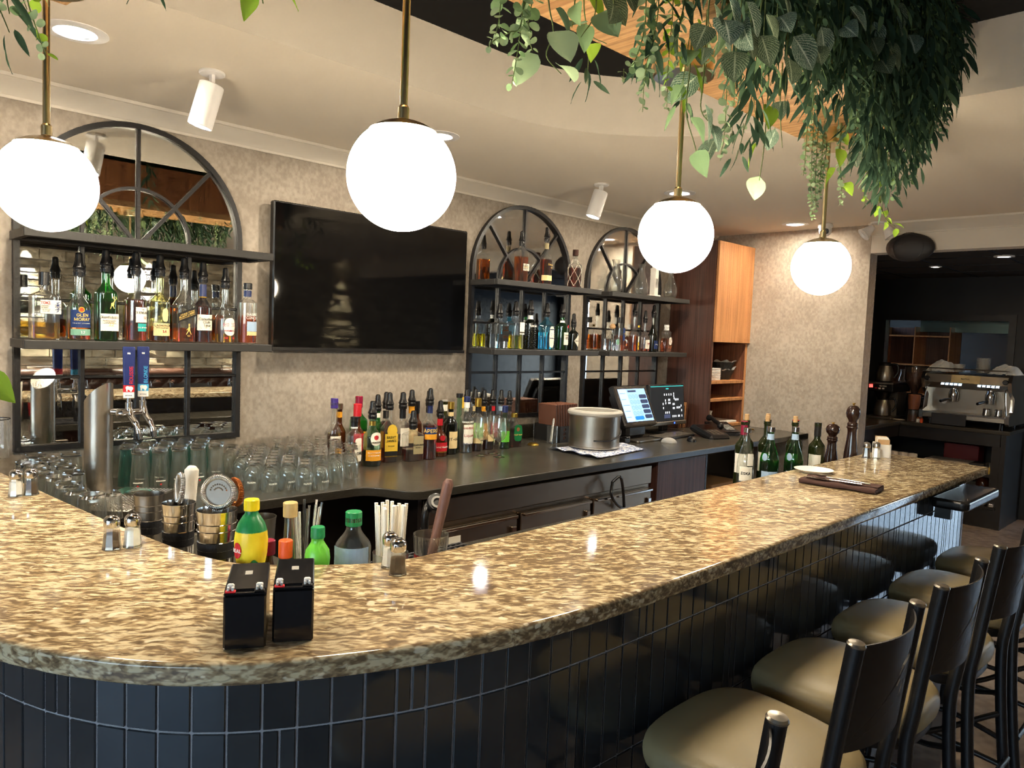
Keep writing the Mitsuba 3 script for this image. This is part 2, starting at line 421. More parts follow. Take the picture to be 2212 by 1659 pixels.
# crown mouldings
def crown_prof():
    return [(0, 2.412), (0.010, 2.412), (0.014, 2.422), (0.019, 2.426), (0.026, 2.436), (0.052, 2.458), (0.070, 2.472), (0.076, 2.476), (0.084, 2.477), (0.088, 2.4895), (0, 2.4895)]
cp = prism(Polygon(crown_prof()), 0, 9.85)   # local: x = out of the wall, y = height, z = along
def crown(axis, at, sgn, a0, ln):
    v = cp.vertices.copy(); o, h, l = v[:, 0], v[:, 1], v[:, 2] / 9.85 * ln + a0
    w = np.column_stack([l, at + sgn * o, h]) if axis == 'x' else np.column_stack([at + sgn * o, l, h])
    m = trimesh.Trimesh(w, cp.faces.copy(), process=False)
    if m.volume < 0: m.invert()
    return m
struct('trim_1', crown('x', WALL, -1, -3.58, 9.28), 'm_crown', 25)
# right wall, its end, and the header over the opening to the coffee station
struct('wall_right', box(5.71, 5.845, 2.12, WALL, 0, 2.95), 'm_wallpaper', False)
struct('wall_header', box(5.71, 5.845, -2.15, 2.1195, 2.285, 2.95), 'm_crown', False)
struct('trim_2', crown('y', 5.71, -1, -2.15, 4.27), 'm_crown', 25)
struct('ceiling_alcove', box(5.845, 10.1, -2.15, 3.55, 2.34, 2.44), 'm_alcove_ceiling', False)
for i in range(6):
    part('ceiling_alcove', 'grid_bar', box(5.86, 8.49, 0.3 + i * 0.6, 0.312 + i * 0.6, 2.334, 2.341), 'm_alcove', False)
for i in range(4):
    part('ceiling_alcove', 'grid_bar', box(6.7 + i * 0.6, 6.712 + i * 0.6, -0.2, 3.4, 2.3335, 2.341), 'm_alcove', False)
# alcove back wall with the pass-through to the kitchen
pass_hole = sbox(1.80, 1.085, 2.95, 1.915)
bw = prism(sbox(1.45, 0, 3.55, 2.44).difference(pass_hole), 0, 0.14)
v = bw.vertices.copy(); bw = trimesh.Trimesh(np.column_stack([8.50 + v[:, 2], v[:, 0], v[:, 1]]), bw.faces, process=False)
struct('wall_alcove', bw, 'm_alcove', False)
struct('wall_alcove_side', box(5.845, 8.5, 3.42, 3.55, 0, 2.44), 'm_alcove', False)
struct('wall_passage', cat(box(8.64, 10.1, 1.45, 1.57, 0, 2.44), box(10.0, 10.1, -2.2, -1.95, 0, 2.44), box(10.0, 10.1, -0.45, 1.5, 0, 2.44), box(10.0, 10.1, -1.95, -0.45, 2.25, 2.44)), 'm_alcove', False)
struct('baseboard_passage', box(8.64, 10.0, 1.43, 1.4505, 0, 0.12), 'm_tub', False)
fr = prism(pass_hole.buffer(0.05, join_style=2).difference(pass_hole.buffer(-0.012, join_style=2)), 0, 0.05); v = fr.vertices
struct('window_3', trimesh.Trimesh(np.column_stack([8.478 + v[:, 2], v[:, 0], v[:, 1]]), fr.faces, process=False), 'm_black_metal', False)
pg = trimesh.Trimesh([[8.53, 1.79, 1.08], [8.53, 2.96, 1.08], [8.53, 2.96, 1.92], [8.53, 1.79, 1.92]], [[0, 1, 2], [0, 2, 3]], process=False)
part('window_3', 'pane', pg, 'g_window', False)
struct('wall_kitchen', cat(box(10.6, 10.7, 1.5, 4.3, 0.3, 2.7), box(8.64, 10.7, 4.2, 4.3, 0.3, 2.7), box(8.64, 10.7, 1.5, 4.3, 2.6, 2.7), box(8.64, 10.7, 1.57, 4.3, 0.2, 0.3), box(10.1, 10.7, 1.46, 1.56, 0.3, 2.7)), 'm_alcove', False)

# ================================================================== fixed lamps
def can(x, y, z=ZC, r=0.095, L=CAN_L, name='', group='recessed downlights over the back bar'):
    k = thing('recessed_downlight', name, 'ceiling light', group)
    part(k, 'trim_ring', mv(lathe([(r * 0.60, -0.002), (r * 0.66, -0.006), (r, -0.003), (r, 0.004), (r * 0.58, 0.004)], 40, False, False), (x, y, z)), 'm_white_paint')
    d = lathe([(0.0008, -0.001), (r * 0.585, -0.0011)], 40, True, False); d.invert()
    d = mv(d, (x, y, z))
    if d.face_normals[:, 2].mean() > 0: d.invert()
    scene[key(f'{k}__lamp')] = {**mikit.ply(d, 'm_white_paint', False), 'emitter': emit(L, 1.0 if r > 0.09 else 0.3)}
    return k
can(0.681, 2.723, name='white recessed ceiling light, leftmost, above the arched mirror at the left')
can(2.184, 2.766, name='white recessed ceiling light half hidden behind the second globe pendant')
can(3.93, 2.606, name='white recessed ceiling light just above the third globe pendant')
can(5.40, 2.56, name='white recessed ceiling light beside the dome camera near the right wall')
k_ = can(6.7, 1.5, 2.333, 0.07, (420, 270, 140), name='small recessed light in the dark ceiling of the coffee station passage')
k_ = can(7.3, 2.15, 2.333, 0.05, (34, 28, 20), name='small recessed light in the dark ceiling above the espresso machine')
for i, x in enumerate((0.6, 1.8, 3.0, 4.2, 5.42, 6.62)):
    kk = can(x, -2.045, ZC, 0.045, (40, 34, 25), name='recessed light close to the stone wall, grazing the stones behind the banquette', group='wall-grazing downlights')
    scene[f'{kk}__beam'] = {'type': 'spot', 'to_world': T().look_at(origin=[x, -2.045, ZC - 0.005], target=[x, -2.052, 1.0], up=[1, 0, 0]), 'cutoff_angle': 17.0, 'beam_width': 9.0, 'intensity': rgb(BEAM_I), 'sampling_weight': 1.3}

def spot(x, y, dx, dy, name):
    k = thing('ceiling_spotlight', name, 'spotlight', 'white cylinder spotlights on the ceiling')
    part(k, 'base', mv(cyl(0.045, -0.012, 0.0, 32, b=0.003), (x, y, ZC)), 'm_white_paint')
    part(k, 'bracket', box(x - 0.006, x + 0.006, y - 0.012, y + 0.012, ZC - 0.05, ZC - 0.01), 'm_white_paint')
    ax = np.array([dx, dy, -1.0]); ax /= np.linalg.norm(ax)
    R = trimesh.geometry.align_vectors([0, 0, -1], ax); A = R.copy(); A[:3, 3] = [x, y, ZC - 0.045]
    body = lathe([(0.004, 0.0), (0.040, 0.0), (0.043, -0.003), (0.043, -0.155), (0.041, -0.157), (0.037, -0.155), (0.036, -0.135)], 36, True, False); body.apply_transform(A)
    part(k, 'shade', body, 'm_white_paint')
    d = lathe([(0.0008, -0.136), (0.0362, -0.136)], 36, True, False); d.apply_transform(A)
    if (d.face_normals @ ax).mean() < 0: d.invert()
    scene[key(f'{k}__lamp')] = {**mikit.ply(d, 'm_white_paint', False), 'emitter': emit(SPOT_L)}
spot(1.125, 2.747, -0.22, 0.16, 'white cylinder spotlight on the ceiling near the arched mirror at the left')
spot(3.45, 2.83, -0.24, 0.16, 'white cylinder spotlight on the ceiling above the middle arched mirror')

# globe pendants hanging over the bar
def pendant(x, y, label):
    k = thing('globe_pendant', label, 'pendant lamp', 'globe pendants over the bar')
    R, zc = 0.103, 1.880
    ang = np.linspace(-PI / 2, PI / 2 - 0.62, 26)
    gl = lathe([(max(R * math.cos(a), 0.0006), zc + R * math.sin(a)) for a in ang], 48, True, False)
    gl = mv(gl, (x, y, 0))
    scene[key(f'{k}__globe')] = {**mikit.ply(gl, 'm_white_plastic', True), 'emitter': emit(GLOBE_L, 2.0)}
    a0 = PI / 2 - 0.64
    capp = [(R * math.cos(a) + 0.002, zc + R * math.sin(a) + 0.001) for a in np.linspace(a0, PI / 2 - 0.12, 8)]
    part(k, 'cap', mv(lathe(capp + [(0.010, zc + R + 0.004)], 40, True, True), (x, y, 0)), 'm_brass_dark')
    part(k, 'collar', mv(lathe([(0.011, zc + R), (0.011, zc + R + 0.024), (0.008, zc + R + 0.028)], 24), (x, y, 0)), 'm_brass')
    part(k, 'rod', mv(cyl(0.0075, zc + R + 0.02, 2.345, 20), (x, y, 0)), 'm_brass')
    part(k, 'canopy', mv(lathe([(0.010, 2.305), (0.080, 2.306), (0.084, 2.310), (0.084, 2.3595)], 48), (x, y, 0)), 'm_brass')
pendant(0.425, 1.925, 'lit white globe pendant at the left edge, in front of the arched mirror')
pendant(0.845, 1.180, 'lit white globe pendant in front of the television')
pendant(1.770, 1.180, 'lit white globe pendant in front of the mirror nearest the wooden cabinet')
pendant(2.715, 1.180, 'lit white globe pendant farthest right, in front of the plain right wall')

# wooden canopy above the bar from which the pendants hang
can_out = [(2.70, 0.93)] + [(2.70 + 0.18 * math.cos(a), 1.11 + 0.18 * math.sin(a)) for a in np.linspace(-PI / 2 + 0.2, PI / 2 - 0.2, 10)] + [(2.70, 1.30), (0.95, 1.30)]
can_out += [tuple(q) for q in bez((0.93, 1.30), (0.72, 1.32), (0.62, 1.42), (0.595, 1.60), 8)] + [(0.52, 2.16), (0.16, 2.12), (0.225, 1.60)]
can_out += [tuple(q) for q in bez((0.24, 1.50), (0.30, 1.15), (0.55, 0.93), (0.95, 0.93), 10)]
k = thing('wooden_canopy', 'oak canopy hung below the black ceiling with plants on top', 'canopy')
part(k, 'soffit', slab(can_out, 2.36, 2.40, 0.002), 'm_oak_under', 25)
part(k, 'fascia', prism(Polygon(can_out).buffer(0.0).difference(Polygon(can_out).buffer(-0.02)), 2.4002, 2.66), 'm_oak_side', 25, 'walnut-toned side boards')
for x, y in ((0.38, 1.7), (1.1, 1.1), (2.0, 1.1), (2.7, 1.1)):
    part(k, 'hanger_rod', mv(cyl(0.006, 2.39, 2.82, 10), (x, y, 0)), 'm_black_metal')

# ================================================================== bar front and counter
outer = np.vstack([[(3.94, 0.875), (2.5, 0.875), (1.6, 0.875)], catmull([(1.4, 0.875), (1.2, 0.88), (1.0, 0.895), (0.82, 0.93), (0.67, 0.983), (0.54, 1.045), (0.45, 1.105), (0.38, 1.17), (0.325, 1.24), (0.28, 1.31), (0.235, 1.40), (0.19, 1.53), (0.155, 1.70), (0.125, 1.9)], 4), [(0.07, 2.4), (0.015, 2.9), (-0.045, 3.44)]])
inner = np.vstack([[(3.94, 1.385), (2.5, 1.375), (1.5, 1.36)], catmull([(1.2, 1.352), (1.1, 1.35), (1.01, 1.352), (0.93, 1.375), (0.84, 1.43), (0.76, 1.49), (0.71, 1.54), (0.68, 1.6), (0.65, 1.7), (0.63, 1.82)], 4), [(0.60, 2.03), (0.56, 2.4), (0.51, 2.92), (0.46, 3.44)]])
top_xy = np.vstack([outer[::-1], inner])
if Polygon(top_xy).exterior.is_ccw is False: top_xy = top_xy[::-1]
single('granite_bar_top', 'curved polished granite bar top in cream and brown, over dark blue tiles', 'bar counter', slab(top_xy, 1.032, 1.07, 0.008, 4), 'm_granite', 40)
kb = thing('tiled_bar', 'curved bar front of dark blue glazed upright tiles under the granite', 'bar')
def offset(p, d):
    t = np.gradient(p, axis=0); t /= np.linalg.norm(t, axis=1, keepdims=True); return p + np.column_stack([t[:, 1], -t[:, 0]]) * d
dense = []
for a, b in zip(outer[:-1], outer[1:]):
    m_ = max(1, int(np.linalg.norm(b - a) / 0.03)); dense += [a + (b - a) * i / m_ for i in range(m_)]
dense = np.array(dense + [outer[-1]])
path = offset(dense, 0.075)
if path[5][1] < 0.9: path = offset(dense, -0.075); sg = -1
else: sg = 1
path[0] = (3.86, 0.95)
path = path[(path[:, 0] <= 3.861) & (path[:, 1] < 3.40)]
back = offset(path, sg * 0.05)
ring_ = np.vstack([path, back[::-1]])
part(kb, 'backing', prism(Polygon(ring_).buffer(0), 0.0, 1.031), 'm_grout', 20)
seg = np.r_[0, np.cumsum(np.linalg.norm(np.diff(path, axis=0), axis=1))]
def on_path(s):
    return np.array([np.interp(s, seg, path[:, 0]), np.interp(s, seg, path[:, 1])])
ROWS = ((0.922, 1.0305), (0.672, 0.918), (0.422, 0.668), (0.172, 0.418))
tile_ply, r3, rest = {}, random.Random(21), []
PITCH, ncol = 0.0555, 78
for row, (za, zb) in enumerate(ROWS):
    for col in range(ncol):
        s0 = 0.004 + col * PITCH
        halves = ((0, 1),) if (col * 7 + row * 5) % 11 else ((0, 0.5), (0.5, 1))
        for h0, h1 in halves:
            sa, sb = s0 + h0 * PITCH, s0 + h1 * PITCH
            a, b = on_path(sa), on_path(sb); mid = (a + b) / 2; w = np.linalg.norm(b - a) - 0.0042
            kk = (round(w, 3), row); ang = math.atan2(a[1] - b[1], a[0] - b[0]); mi_ = r3.randrange(4)
            if (kk, mi_) not in tile_ply:
                tile_ply[kk, mi_] = mikit.ply(box(-w / 2, w / 2, -0.0035, 0.004, za, zb, 0.0012), f'm_tile_{mi_}', False)
            tilt = r3.uniform(-0.008, 0.008)
            if row < 3 and sum(1 for q in scene if q.startswith(kb + '__tile')) < 298:
                copy(kb, 'tile', tile_ply[kk, mi_], T().translate([float(mid[0]), float(mid[1]), 0]).rotate([0, 0, 1], math.degrees(ang + tilt)))
            else:
                rest.append(mv(box(-w / 2, w / 2, -0.0035, 0.004, za, zb, 0.0012), (mid[0], mid[1], 0), ang))
part(kb, 'low_tile', cat(rest), 'm_tile_0', False, kind='stuff')
part(kb, 'end_panel', box(3.855, 3.875, 0.945, 1.36, 0.0, 1.031), 'm_walnut', False)
k = thing('black_drop_ledge', 'small black padded ledge under the far right end of the bar top', 'ledge')
part(k, 'top', slab(rect(3.34, 3.84, 0.80, 0.940, 0.03), 0.955, 0.995, 0.012, 4), 'm_black_plastic', 40)
part(k, 'bracket', cat(box(3.42, 3.45, 0.88, 0.940, 0.90, 0.956), box(3.72, 3.75, 0.88, 0.940, 0.90, 0.956)), 'm_black_metal', False)
# bartender's side: lower work bench
bench = np.vstack([[(3.94, 1.74), (1.25, 1.74)], [tuple(q) for q in bez((1.2, 1.74), (1.08, 1.76), (1.02, 1.85), (1.0, 1.95), 6)], [(0.985, 2.30)], [(0.585, 2.30)], offset(inner[5:-3], 0.0)[::-1] + [0.005, 0.004], [(3.94, 1.386)]])
single('work_bench', 'dark stone work bench behind the granite bar top', 'work bench', slab(bench if Polygon(bench).exterior.is_ccw else bench[::-1], 0.89, 0.93, 0.004), 'm_slate', 30)
struct('wall_bar_inner', box(1.3, 3.86, 1.40, 1.44, 0.0, 0.889), 'm_walnut', False)
mesh_mat = [box(1.16, 1.50, 1.50 + i * 0.022, 1.508 + i * 0.022, 0.931, 0.939) for i in range(11)] + [box(1.16 + i * 0.022, 1.168 + i * 0.022, 1.50, 1.73, 0.931, 0.937) for i in range(16)]
single('rubber_bar_mat', 'black rubber mesh mat lying on the work bench behind the bar', 'bar mat', cat(mesh_mat), 'm_black_rubber', False)
single('steel_ice_bin', 'brushed steel bin wall rising beside the drip tray', 'ice bin', cat(box(0.845, 1.10, 2.32, 2.345, 0.62, 0.925, 0.003), box(0.845, 0.865, 2.345, 2.50, 0.62, 0.925, 0.003)), 'm_steel', 30)

# ================================================================== back bar
bb = [(0.60, 3.44), (0.60, 2.42)] + [(1.0, 2.66), (1.2, 2.70), (1.70, 2.70)] + [tuple(q) for q in bez((1.74, 2.70), (1.85, 2.70), (1.83, 2.50), (1.95, 2.49), 8)] + [(5.2, 2.49), (5.705, 2.49), (5.705, 3.44)]
bb = bb if Polygon(bb).exterior.is_ccw else bb[::-1]
single('back_counter', 'matt black back counter along the wall, full of bottles and glasses', 'counter', slab(bb, 0.87, 0.91, 0.006, 4), 'm_slate', 35)
single('back_upstand', 'low black upstand where the back counter meets the wall', 'upstand', box(2.2, 5.14, 3.425, 3.449, 0.911, 1.00, 0.002), 'm_slate', False)
struct('wall_under_counter', cat(box(0.62, 5.69, 3.05, 3.09, 0, 0.869), box(1.97, 1.99, 2.56, 3.05, 0, 0.869), box(4.282, 4.30, 2.53, 3.05, 0, 0.869)), 'm_station', False)
# under-counter refrigerator
k = thing('bar_refrigerator', 'low stainless refrigerator with three doors under the back counter', 'refrigerator')
part(k, 'body', cat(box(2.0, 3.70, 2.56, 3.04, 0.08, 0.845, 0.004), box(2.0, 3.70, 2.545, 2.562, 0.735, 0.845, 0.004)), 'm_fridge', False)
for i in range(3):
    x0 = 2.02 + i * 0.56
    dr_ = part(k, 'door', box(x0, x0 + 0.535, 2.525, 2.559, 0.12, 0.715, 0.004), 'm_fridge', False)
    part(dr_, 'handle_lip', box(x0 + 0.01, x0 + 0.525, 2.505, 2.5255, 0.70, 0.714, 0.003), 'm_chrome', False)
    part(dr_, 'hinge', box(x0 + 0.49, x0 + 0.52, 2.51, 2.525, 0.60, 0.66, 0.003), 'm_chrome', False)
part(k, 'notice', box(2.12, 2.19, 2.522, 2.5249, 0.56, 0.67), 'm_paper', False, 'small white printed notice')
k = thing('under_counter_cabinet', 'dark brown cabinet panel right of the refrigerator', 'cabinet')
part(k, 'side', box(3.74, 3.76, 2.53, 3.04, 0.0, 0.868), 'm_walnut', False)
part(k, 'door', box(3.76, 4.28, 2.53, 2.55, 0.08, 0.86, 0.002), 'm_walnut', False)
k = thing('under_counter_shelf', 'open dark cubby under the back counter with a low shelf', 'shelf')
part(k, 'shelf', box(4.31, 5.69, 2.56, 3.04, 0.42, 0.45), 'm_walnut', False)
single('cardboard_box', 'brown cardboard box lying in the dark cubby under the back counter', 'box', cat(box(4.5, 4.95, 2.62, 2.95, 0.4505, 0.60), box(4.49, 4.96, 2.60, 2.615, 0.47, 0.62)), 'm_cardboard', False)

# arched mirrors with metal frames and two shelves each
def arch_unit(cx, name_m, name_lo, name_hi):
    hw, zb, zs, y = 0.455, 1.05, 1.960, WALL
    def arch(w, z0):
        return [(-w, z0), (w, z0)] + [(w * math.cos(a), zs + w * math.sin(a)) for a in np.linspace(0, PI, 41)]
    def up(m, y0):
        v = m.vertices; return trimesh.Trimesh(np.column_stack([cx + v[:, 0], y0 - v[:, 2], v[:, 1]]), m.faces, process=False)
    k = thing('arched_mirror', name_m, 'mirror', 'arched window mirrors on the back wall')
    out, inn = Polygon(arch(hw, zb)), Polygon(arch(hw - 0.022, zb + 0.022))
    part(k, 'frame', up(prism(out.difference(inn), 0, 0.030), y), 'm_black_metal', 25)
    part(k, 'glass', up(prism(inn.buffer(0.004), 0.004, 0.008), y), 'm_mirror', False)
    for dx in (-0.215, 0.0, 0.215):
        part(k, 'mullion', box(cx + dx - 0.009, cx + dx + 0.009, y - 0.024, y - 0.008, zb + 0.02, zs - 0.04, 0.002), 'm_black_metal', False)
    for z in (1.345, 1.655):
        part(k, 'crossbar', box(cx - hw + 0.02, cx + hw - 0.02, y - 0.022, y - 0.008, z - 0.006, z + 0.006, 0.002), 'm_black_metal', False)
    for a, r0 in ((PI / 2, 0.0), (PI / 4, 0.0), (3 * PI / 4, 0.0)):
        L_ = LineString([(0, zs - 0.055), (math.cos(a) * (hw - 0.01), zs + math.sin(a) * (hw - 0.01))]).buffer(0.007, cap_style=2)
        part(k, 'spoke', up(prism(L_, 0.008, 0.022), y), 'm_black_metal', False)
    arc = Point(0, zs - 0.03).buffer(0.222, 24).difference(Point(0, zs - 0.03).buffer(0.209, 24)).intersection(sbox(-1, zs - 0.055, 1, 3))
    part(k, 'inner_arch', up(prism(arc, 0.008, 0.022), y), 'm_black_metal', 25)
    x0, x1, yf = cx - 0.468, cx + 0.492, 3.18
    for nm, z in ((name_lo, 1.50), (name_hi, 1.91)):
        s = thing('metal_shelf', nm, 'shelf', 'dark metal shelves in front of the arched mirrors')
        part(s, 'top', box(x0 + 0.004, x1 - 0.004, yf + 0.004, y - 0.031, z - 0.008, z, 0.001), 'm_shelf_metal', False)
        part(s, 'front_edge', box(x0, x1, yf, yf + 0.025, z - 0.033, z - 0.0005, 0.002), 'm_shelf_metal', False)
        part(s, 'side_edge', box(x0, x0 + 0.025, yf + 0.025, y - 0.031, z - 0.033, z - 0.0005, 0.002), 'm_shelf_metal', False)
        part(s, 'side_edge', box(x1 - 0.025, x1, yf + 0.025, y - 0.031, z - 0.033, z - 0.0005, 0.002), 'm_shelf_metal', False)
        part(s, 'rear_edge', box(x0 + 0.025, x1 - 0.025, y - 0.056, y - 0.031, z - 0.033, z - 0.009, 0.002), 'm_shelf_metal', False)
arch_unit(1.098, 'large arched mirror with dark metal bars at the left, behind the whisky bottles', 'dark metal shelf at the left that carries the row of whisky bottles', 'empty dark metal shelf at the left above the whisky bottles')
arch_unit(3.442, 'middle arched mirror with dark metal bars, right of the television', 'lower dark metal shelf right of the television with gin bottles', 'upper dark metal shelf right of the television with three rum bottles')
arch_unit(4.52, 'arched mirror with dark metal bars nearest the wooden cabinet', 'lower dark metal shelf nearest the cabinet with liquor bottles', 'upper dark metal shelf nearest the cabinet with glass carafes')

k = thing('television', 'large black flat television switched off on the wall between two mirrors', 'television')
part(k, 'body', box(1.690, 2.912, 3.385, 3.425, 1.466, 2.186, 0.006), 'm_black_plastic', False)
part(k, 'screen', box(1.698, 2.904, 3.3825, 3.386, 1.484, 2.178), 'm_screen_tv', False)
part(k, 'bezel', box(1.690, 2.912, 3.380, 3.386, 1.466, 1.483, 0.001), 'm_black_plastic', False)
part(k, 'wall_mount', box(2.05, 2.55, 3.424, 3.449, 1.65, 2.0), 'm_black_metal', False)

# tall wooden cabinet by the right wall
k = thing('wooden_cabinet', 'tall wooden cabinet with one closed door over open shelves beside the right wall', 'cabinet')
part(k, 'side_panel', box(5.15, 5.175, 3.05, 3.445, 0.9105, 2.37), 'm_walnut', False, 'dark walnut side panel')
part(k, 'side_panel', box(5.683, 5.708, 3.05, 3.445, 0.9105, 1.59), 'm_oak_door', False)
part(k, 'back', box(5.175, 5.683, 3.425, 3.445, 0.9105, 2.37), 'm_cab_inside', False)
for a in (5.1755, 5.678): part(k, 'inner_lining', box(a, a + 0.0045, 3.055, 3.42, 0.93, 1.585), 'm_cab_inside', False)
part(k, 'upper_box', box(5.175, 5.708, 3.06, 3.424, 1.60, 2.37), 'm_oak_door', False)
part(k, 'door', box(5.157, 5.708, 3.03, 3.05, 1.592, 2.372, 0.002), 'm_oak_door', False)
for z in (0.925, 1.135, 1.275):
    part(k, 'shelf', box(5.176, 5.682, 3.052, 3.424, z - 0.012, z + 0.012, 0.002), 'm_oak_door', False)

# ================================================================== bottles
def wrap(m, R, rz=0.0, dep=1.0):
    """Lay a flat mesh (x along, y up, z out) round a bottle of radius R whose front is -y."""
    v = m.vertices; a = v[:, 0] / R; r = R + v[:, 2]
    q = trimesh.Trimesh(np.column_stack([r * np.sin(a), -r * np.cos(a) * dep, v[:, 1]]), m.faces, process=False)
    return mv(q, (0, 0, 0), rz)

def patch(w, z0, z1, R, n=10, th=0.0006, round_=0.0):
    """A curved label: an outline cut into strips and wrapped."""
    xs = np.linspace(-w / 2, w / 2, n + 1)
    if round_:
        hz = (z1 - z0) / 2; k = np.sqrt(np.maximum(0, 1 - (np.abs(xs) / (w / 2)) ** round_)) ** (2 / round_)
        lo, hi = (z0 + z1) / 2 - hz * k, (z0 + z1) / 2 + hz * k
    else:
        lo, hi = xs * 0 + z0, xs * 0 + z1
    v = np.vstack([np.column_stack([xs, lo, xs * 0 + th]), np.column_stack([xs, hi, xs * 0 + th]), np.column_stack([xs, lo, xs * 0]), np.column_stack([xs, hi, xs * 0])])
    f = []
    for i in range(n):
        a, b, c, d = i, i + 1, n + 1 + i, n + 2 + i; o = 2 * (n + 1)
        f += [[a, b, d], [a, d, c], [b + o, a + o, c + o], [b + o, c + o, d + o]]
    return trimesh.Trimesh(v, f, process=False)

def pourer(z, r, h=0.078):
    return lathe([(r * 1.25, z - 0.012), (r * 1.30, z - 0.002), (r * 1.36, z), (r * 1.36, z + 0.004), (r * 1.22, z + 0.008), (r * 1.22, z + 0.013), (r * 1.45, z + 0.020), (r * 1.15, z + 0.032), (r * 0.92, z + 0.046), (r * 0.86, z + h * 0.86), (r * 0.74, z + h * 0.96), (r * 0.35, z + h)], 20)

def bottle(name, label, at, r, h, g='g_clear', liq=None, fill=0.5, rn=0.0135, sh=(0.60, 0.74), sq=0.0, dep=1.0, cap=('pourer',), wrapz=None, labs=(), txt=(), rz=0.0, cat_='bottle', group=None, bulge=0.0, prof=None, solid=False, extra=()):
    """h: height of the glass without its closure; labs: (width, z0, z1, material[, roundness, dx]); txt: (string, z, height, material[, dx, bold])."""
    x, y, z = at
    k = thing(name, label, cat_, group)
    A = lambda m: mv(m, (x, y, z), rz)
    zs, zn = sh[0] * h, sh[1] * h
    if prof is None:
        s = np.linspace(0, 1, 7); e = 0.5 - 0.5 * np.cos(PI * s)
        prof = [(r * 0.90, 0.0), (r * 0.985, 0.003), (r, 0.008), (r * (1 + bulge), zs * 0.5), (r, zs)]
        prof += [(rn + (r - rn) * (1 - e[i]) ** 1.0, zs + (zn - zs) * (s[i] ** 1.15), 1 - s[i]) for i in range(1, 7)]
        prof += [(rn * (1.0 + 0.0), h * 0.93, 0.0), (rn * 1.02, h * 0.945, 0.0), (rn * 1.18, h * 0.955, 0.0), (rn * 1.18, h, 0.0)]
    dark = g.startswith('m_')
    body = lathe(prof, 32 if sq <= 0 else 48, True, dark, sq, dep)
    part(k, 'body' if dark else 'glass', A(body), g, 40 if sq <= 0 else 32)
    if liq and not dark:
        zf = fill * h; ip = []
        for q in prof:
            rr = q[0] * 0.945 if q[0] > 0.02 else q[0] * 0.86
            if q[1] <= zf: ip.append((rr, max(q[1], 0.005), q[2] if len(q) > 2 else 1.0))
        pr = [q[0] for q in prof]; pz = [q[1] for q in prof]
        rf = np.interp(zf, pz, pr) * 0.945; ff = float(np.interp(zf, pz, [q[2] if len(q) > 2 else 1.0 for q in prof])); ip.append((rf, zf, ff))
        if len(ip) > 2 and ip[1][1] <= 0.005: ip = ip[1:]
        part(k, 'liquid', A(lathe(ip, 32 if sq <= 0 else 48, True, True, sq, dep)), liq, 40 if sq <= 0 else 32)
    if cap[0] == 'pourer':
        pk = part(k, 'pourer', A(pourer(h, rn * 1.05)), 'm_black_plastic', 40, 'black pouring spout')
    elif cap[0] == 'cap':
        hh = cap[2] if len(cap) > 2 else 0.03; cr = cap[3] if len(cap) > 3 else rn * 1.28
        part(k, 'cap', A(cyl(cr, h - 0.6 * hh if len(cap) < 5 else h, h + 0.4 * hh if len(cap) < 5 else h + hh, 24, b=0.0015)), cap[1], 40)
    if wrapz:
        for (a, b, m_) in wrapz:
            pr = [q[0] for q in prof]; pz = [q[1] for q in prof]
            zz = np.linspace(a, b, 6); part(k, 'neck_band', A(lathe([(np.interp(t, pz, pr) + 0.0009, t) for t in zz], 24, False, False)), m_, 40)
    flat = sq > 0
    for q in labs:
        w, z0, z1, m_ = q[:4]; rd = q[4] if len(q) > 4 else 0.0; dx = q[5] if len(q) > 5 else 0.0
        m = patch(w, z0, z1, r, 12, 0.0009, rd); m.apply_translation([dx, 0, 0])
        if flat:
            v = m.vertices; m = trimesh.Trimesh(np.column_stack([v[:, 0], -(r * dep * 1.004 + v[:, 2]), v[:, 1]]), m.faces, process=False)
        else:
            m = wrap(m, r * (1 + bulge * 0.9) + 0.0005)
        part(k, 'label', A(m), m_, False)
    for q in txt:
        s, tz, th, m_ = q[:4]; dx = q[4] if len(q) > 4 else 0.0; bold = q[5] if len(q) > 5 else False
        t = text(s, th, bold); t.apply_translation([dx, tz, 0.0016])
        if flat:
            v = t.vertices; t = trimesh.Trimesh(np.column_stack([v[:, 0], -(r * dep * 1.004 + v[:, 2]), v[:, 1]]), t.faces, process=False)
        else:
            t = wrap(t, r * (1 + bulge * 0.9) + 0.0006)
        part(k, 'lettering', A(t), m_, False)
    for nm, m, m_ in extra:
        part(k, nm, A(m), m_, 40)
    return k

def lines(w, z0, n, pitch, dx=0.0, h=0.0011):
    return [box(dx - w / 2 * (1 - 0.12 * (i % 3)), dx + w / 2 * (1 - 0.12 * (i % 3)), z0 - i * pitch, z0 - i * pitch + h, 0, 0.0004) for i in range(n)]
def small_print(k, r, w, z0, n, at, m_='m_ink', dx=0.0, flat=None, pitch=0.0042, h=0.0009, rz=0.0):
    m = cat(lines(w, 0, n, pitch, 0, h)); v = m.vertices.copy(); v = v[:, [0, 1, 2]]; m.vertices = v + [dx, z0, 0.0016]
    m = m.subdivide() if flat is None else m
    m = wrap(m, r + 0.0006) if flat is None else trimesh.Trimesh(np.column_stack([m.vertices[:, 0], -(flat + m.vertices[:, 2]), m.vertices[:, 1]]), m.faces, process=False)
    part(k, 'small_print', mv(m, at, rz), m_, False)

Y1, ZL, ZU = 3.268, 1.5005, 1.9105
GW = 'whisky bottles on the left shelf'
